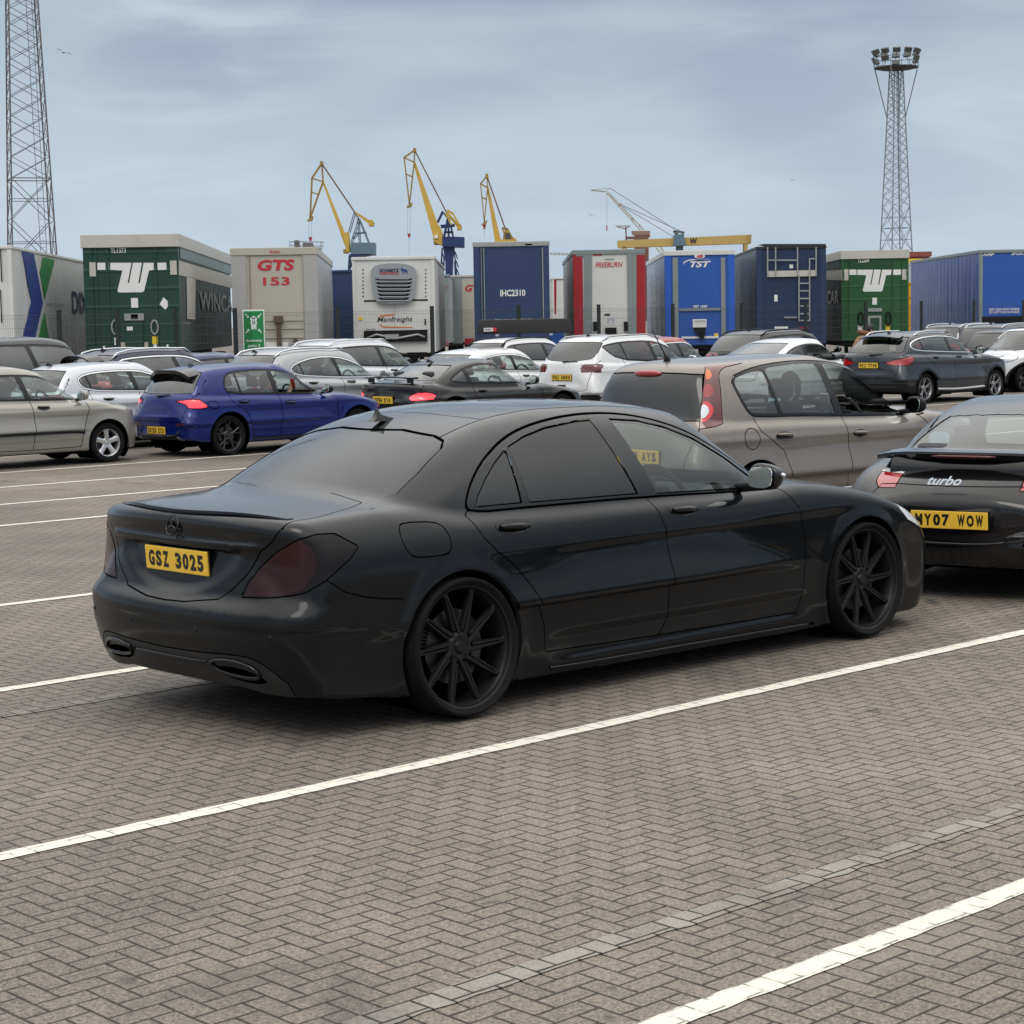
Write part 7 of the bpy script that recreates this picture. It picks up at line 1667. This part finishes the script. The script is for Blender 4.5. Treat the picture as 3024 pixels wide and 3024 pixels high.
# ------------------------------------------------------------------ dock cranes
zC = zoomed(800, 400, 2.415); zD = zoomed(1600, 500, 2.415)
M_CY = mat('crane_yellow', (.52, .34, .055), .5, var=.15, vscale=.2); M_CB = mat('crane_blue', (.035, .075, .16), .5, var=.15, vscale=.2); M_CD = mat('crane_dark_yellow', (.30, .19, .045), .6, var=.2, vscale=.3)
M_CBD = mat('crane_dark_blue', (.012, .03, .115), .5, var=.15, vscale=.2); M_CR = mat('crane_hook_red', (.35, .03, .03), .5); M_WIRE = mat('crane_wire', (.12, .13, .14), .6); M_OX = mat('oxide_steel', (.16, .075, .05), .6, var=.2, vscale=.3); M_CG = mat('crane_slate', (.10, .17, .22), .5, var=.15, vscale=.2)
class Elev:
    """a structure measured off the photo on its own upright plane at distance Y, with real thickness"""
    def __init__(s, name, label, cat, f, Y, u0, v0=1100, group=None, thick=1.6):
        s.f, s.Y = f, Y; s.X = at(*f(u0, v0), Y)[0]; s.root = empty(name, (s.X, Y, 0)); tag(s.root, label, cat, group); s.th = thick
    def p(s, u, v, dy=0.0): q = at(*s.f(u, v), s.Y); return (q[0]-s.X, dy, q[2])
    def m(s, px_): return px_/s.f(1, 0)[0]*0+px_/2.415*s.Y/FPX
    def bars(s, name, mt, segs, w, dy=(0.0,)):
        mm = MB()
        for a, b in segs:
            for d in dy: mm.bar(s.p(*a, d), s.p(*b, d), s.m(w), s.m(w))
        mm.build(name, mt, s.root)
    def beam(s, name, mt, a, b, wa, wb_, ta=None, tb=None):
        A = Vector(s.p(*a)); B = Vector(s.p(*b)); d = (B-A).normalized(); n = Vector((-d.z, 0, d.x)); ta = ta or s.m(wa)*.8; tb = tb or s.m(wb_)*.8; V = []
        for P, w_, t_ in ((A, s.m(wa), ta), (B, s.m(wb_), tb)):
            for sn, sy in ((-1, -1), (1, -1), (1, 1), (-1, 1)): V.append(P+n*sn*w_/2+Vector((0, sy*t_/2, 0)))
        mm = MB(); mm._add(V, [(0, 1, 2, 3), (4, 5, 6, 7), (0, 1, 5, 4), (1, 2, 6, 5), (2, 3, 7, 6), (3, 0, 4, 7)]); mm.build(name, mt, s.root)
    def plate(s, name, mt, pts, t=None):
        t = t or s.th; P = [s.p(*q) for q in pts]; MB().prism([(q[0], q[2]) for q in P], 'Y', -t/2, t/2).build(name, mt, s.root)
def dock_crane(label, apex, tip, jib0, jib1, jw, back, tail, tower, hook, cab, legs, kink, mb, scale=1.0):
    E = Elev('dock_crane', label, 'crane', zC, 620, tower[0], group='yellow dockside luffing cranes', thick=5)
    E.beam('jib', M_CY, jib0, jib1, jw[0], jw[1])
    E.bars('jib_head_frame', M_CD, [(apex, kink), (apex, jib1), (kink, (jib1[0]-3, jib1[1])), (kink, tip), (jib1, tip), ((kink[0]+(tip[0]-kink[0])*.35, kink[1]+(tip[1]-kink[1])*.35), (jib1[0]+(tip[0]-jib1[0])*.35, jib1[1]+(tip[1]-jib1[1])*.35))], 7, (-1.2, 1.2))
    E.bars('luffing_tie', M_OX, [(apex, back)], 9, (-.8, .8)); E.plate('head_sheave', M_CD, [(apex[0]-9, apex[1]-14), (apex[0]+9, apex[1]-14), (apex[0]+12, apex[1]+14), (apex[0]-10, apex[1]+14)], 3)
    E.plate('tip_sheave', M_CD, [(tip[0]-22, tip[1]+18), (tip[0]+22, tip[1]-14), (tip[0]+14, tip[1]+16), (tip[0]-14, tip[1]+24)], 3)
    E.beam('counterweight_arm', M_CY, back, tail, 14, 24); E.plate('counterweight', M_CY, [(tail[0]-18, tail[1]-22), (tail[0]+8, tail[1]-22), (tail[0]+18, tail[1]-6), (tail[0]+14, tail[1]+18), (tail[0]-16, tail[1]+20)], 6)
    E.bars('hoist_rope', M_WIRE, [((tip[0]-10, tip[1]), (hook[0]-10, hook[1])), ((tip[0]+12, tip[1]), (hook[0]+8, hook[1])), ((hook[0], hook[1]), (hook[0], hook[1]+hook[2]))], 1.6)
    E.plate('hook_block', M_CR, [(hook[0]-11, hook[1]), (hook[0]+11, hook[1]), (hook[0]+6, hook[1]+28), (hook[0]-5, hook[1]+28)], 2)
    for nme, mt, pts, t_ in cab: E.plate(nme, mt, pts, t_)
    for nme, mt, segs, w_ in legs: E.bars(nme, mt, segs, w_, (-3, 3))
    return E
dock_crane('leftmost yellow luffing crane, grey-blue machine house, red hook', (362, 200), (280, 590), (548, 790), (372, 330), (34, 12), (598, 548), (718, 628), (625, 900), (282, 725, 10), [
    ('machine_house', M_CG, [(578, 768), (745, 768), (745, 855), (578, 855)], 9), ('deck', M_CBD, [(560, 850), (745, 850), (640, 868), (575, 868)], 9), ('slew_base', M_CY, [(515, 700), (555, 690), (568, 830), (545, 838)], 5), ('driver_cab', M_CD, [(520, 812), (548, 812), (548, 842), (520, 842)], 4)],
    [('a_frame', M_CG, [((630, 600), (575, 768)), ((625, 600), (635, 768)), ((632, 600), (700, 768)), ((600, 700), (680, 692)), ((585, 740), (620, 700)), ((598, 555), (560, 690)), ((630, 600), (598, 555)), ((625, 600), (632, 600))], 7), ('portal_leg', M_CBD, [((565, 860), (545, 1180)), ((600, 860), (590, 1180)), ((565, 900), (600, 940)), ((600, 900), (560, 940))], 10)], (293, 305), None)
dock_crane('middle and tallest yellow luffing crane with a dark blue tower', (1025, 105), (988, 492), (1180, 690), (1022, 190), (60, 16), (1250, 545), (1345, 655), (1270, 900), (985, 700, 150), [
    ('machine_house', M_CBD, [(1228, 725), (1380, 728), (1380, 800), (1228, 795)], 9), ('tower_column', M_CBD, [(1228, 795), (1312, 795), (1300, 880), (1290, 1180), (1255, 1180), (1245, 900)], 6), ('slew_base', M_CY, [(1145, 650), (1200, 640), (1225, 700), (1225, 790), (1165, 760)], 6), ('driver_cab', M_CD, [(1158, 735), (1200, 735), (1200, 780), (1165, 780)], 5), ('cross_head', M_CBD, [(1210, 640), (1310, 632), (1310, 650), (1215, 660)], 6), ('driver_window', M_WHITE, [(1168, 715), (1192, 712), (1194, 735), (1170, 738)], 7)],
    [('a_frame', M_CBD, [((1262, 590), (1235, 725)), ((1265, 590), (1268, 725)), ((1272, 590), (1300, 725)), ((1240, 690), (1300, 690)), ((1225, 545), (1190, 620)), ((1262, 590), (1225, 545)), ((1262, 590), (1272, 590))], 10), ('counterweight_brace', M_CY, [((1258, 535), (1300, 560)), ((1300, 560), (1345, 640)), ((1250, 560), (1290, 640))], 12), ('portal_leg', M_CBD, [((1222, 800), (1200, 1180)), ((1235, 860), (1225, 1180)), ((1305, 800), (1345, 1180)), ((1310, 900), (1325, 1180))]+[((1218-i*5, 830+i*60), (1235-i*2, 870+i*60)) for i in range(5)]+[((1315+i*5, 830+i*60), (1330+i*7, 880+i*60)) for i in range(4)], 6)], (950, 158), None)
dock_crane('rightmost yellow luffing crane, partly hidden by the navy trailer', (1540, 290), (1522, 618), (1620, 760), (1545, 370), (44, 14), (1672, 668), (1735, 755), (1680, 900), (1522, 640, 90), [
    ('machinery', mat('crane_machinery', (.06, .07, .07), .6), [(1660, 700), (1705, 695), (1715, 755), (1655, 760)], 6), ('slew_base', M_CY, [(1600, 745), (1745, 745), (1740, 1180), (1600, 1180)], 7)],
    [('a_frame', M_CD, [((1650, 660), (1665, 700)), ((1682, 660), (1678, 700)), ((1650, 660), (1690, 672)), ((1690, 672), (1730, 745)), ((1672, 668), (1665, 745))], 8)], (1495, 345), None)
# gantry crane
E = Elev('gantry_crane', 'huge yellow shipyard gantry crane with a long box girder, on the skyline', 'crane', zD, 1900, 1010, thick=12)
E.plate('box_girder', mat('gantry_yellow', (.46, .32, .10), .6, var=.08, vscale=.02), [(540, 510), (1485, 468), (1482, 530), (542, 562)], 14)
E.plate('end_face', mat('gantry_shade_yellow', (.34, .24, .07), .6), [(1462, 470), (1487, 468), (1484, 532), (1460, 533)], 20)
E.plate('right_leg', MATS['gantry_yellow'], [(1440, 530), (1462, 530), (1470, 1200), (1435, 1200)], 14); E.plate('left_leg', MATS['gantry_yellow'], [(575, 555), (600, 553), (615, 1200), (560, 1200)], 14)
E.plate('trolley', M_CG, [(940, 470), (1005, 465), (1020, 545), (930, 548)], 24); E.plate('hoist_block', M_CG, [(958, 545), (1005, 545), (1005, 580), (958, 582)], 10); E.bars('trolley_frame', mat('trolley_steel', (.10, .12, .12), .6), [((940, 440), (1010, 450)), ((965, 450), (960, 480)), ((1010, 450), (985, 500)), ((935, 500), (1025, 540)), ((940, 540), (1010, 480)), ((945, 440), (960, 460))], 9, (-8, 8))
pw = E.p(1082, 515); text_mesh('H     W', 1, M_BLKL, E.root, 'lettering', (E.p(1000, 518)[0]*.0+E.p(1030, 517)[0], -7.6, pw[2]), (1, 0, .042), (0, 0, 1), bold=.04, fit=(E.m(140), E.m(40)))
# slim jib crane on a ship
E = Elev('ship_crane', 'slender pale jib crane with a brown cabin left of the gantry', 'crane', zD, 2150, 700, thick=4)
M_PJ = mat('pale_jib', (.46, .44, .40), .6); E.bars('jib', M_PJ, [((705, 435), (462, 165)), ((728, 432), (475, 165)), ((560, 252), (548, 262)), ((640, 345), (660, 372)), ((690, 410), (700, 400))], 8, (-1.5, 1.5))
E.bars('jib_head', M_PJ, [((352, 148), (462, 160)), ((352, 152), (455, 162)), ((462, 160), (488, 132)), ((352, 148), (480, 135))], 5, (-1, 1)); E.plate('jib_collar', mat('collar_yellow', (.45, .33, .12), .6), [(552, 245), (568, 240), (568, 262), (552, 266)], 4)
E.bars('stay_rope', M_WIRE, [((488, 135), (945, 425)), ((560, 250), (990, 440)), ((560, 255), (930, 475))], 2.2, (-1.5, 1.5)); E.bars('hook_rope', M_WIRE, [((464, 165), (464, 400)), ((464, 400), (464, 437))], 2.2); E.plate('hook', M_CR, [(460, 400), (468, 400), (468, 438), (460, 438)], 1)
E.plate('crane_cabin', mat('pale_brown_cabin', (.28, .17, .13), .6), [(640, 440), (770, 440), (770, 470), (645, 468)], 8); E.plate('crane_pedestal', M_OX, [(660, 468), (760, 468), (765, 1200), (660, 1200)], 8); E.plate('yellow_bracket', mat('collar_yellow', (.45, .33, .12)), [(700, 475), (715, 462), (770, 470), (775, 485), (720, 490), (705, 550), (690, 545), (692, 500)], 5)
E.bars('lower_jib', mat('collar_yellow', (.45, .33, .12)), [((815, 560), (850, 600)), ((845, 555), (880, 600))], 8)
# radar mast beside it
E = Elev('radar_mast', 'small dark red radar mast with a wide bar beside the ship crane', 'mast', zD, 2120, 600, thick=2)
E.bars('antenna_bar', M_OX, [((525, 405), (632, 405)), ((540, 412), (600, 425)), ((600, 425), (620, 410))], 6); E.bars('mast_pole', M_OX, [((598, 410), (602, 480))], 9); E.plate('mast_house', M_OX, [(610, 480), (690, 480), (690, 500), (605, 498)], 4); E.bars('mast_base', M_OX, [((602, 478), (602, 1200))], 12)
# pale jib showing left of the grey-cornered trailer
E = Elev('far_jib', 'pale horizontal crane jib low over the yard, left of the red side tarps', 'crane', zD, 500, 130, thick=2)
E.bars('jib', M_PJ, [((60, 596), (230, 604)), ((60, 608), (230, 612))]+[((60+i*28, 596), (74+i*28, 610)) for i in range(6)], 5, (-.8, .8)); E.bars('mast_pole', M_PJ, [((215, 605), (215, 1200))], 12)
# railed gantry platform above the cream trailer
E = Elev('signal_gantry', 'railed steel platform showing just above the cream trailer', 'gantry', zC, 260, 260, thick=2)
E.bars('guard_rail', M_STEEL2, [((135, 758), (378, 760)), ((135, 785), (378, 790)), ((137, 755), (137, 800)), ((235, 757), (235, 800)), ((290, 757), (290, 800)), ((360, 757), (360, 830))], 3.2, (-1, 1)); E.plate('equipment', M_STEEL1, [(170, 750), (200, 748), (205, 800), (172, 800)], 1.5); E.plate('deck', M_STEEL1, [(232, 768), (298, 768), (298, 798), (232, 798)], 2); E.bars('leg', M_STEEL1, [((150, 800), (150, 1100)), ((350, 800), (350, 1100))], 8, (-1, 1))

# ------------------------------------------------------------------ gulls
for k, (u, v, Y, ln) in enumerate(((187, 156, 150, 'gull gliding high right of the brown mast'), (1745, 636, 330, 'distant gull over the jib crane'), (2340, 532, 380, 'tiny gull high above the gantry crane'))):
    x, y, z = at(u, v, Y); r = meshobj('gull', [(0, .35, 0), (0, -.3, .02), (-.06, 0, .05), (.06, 0, .05), (0, 0, -.05), (-.75, .05, .14), (-.35, -.12, .17), (-.35, .14, .15), (.75, .0, .02), (.35, -.14, .12), (.35, .13, .10)],
        [(0, 3, 4), (0, 4, 2), (0, 2, 3), (1, 4, 3), (1, 2, 4), (1, 3, 2), (2, 7, 6), (7, 5, 6), (3, 9, 10), (10, 9, 8), (2, 6, 4), (3, 4, 9)], mat('gull_grey', (.22, .23, .24), .7)); r.location = (x, y, z); r.rotation_euler = (.15, .2, .6); tag(r, ln, 'gull')
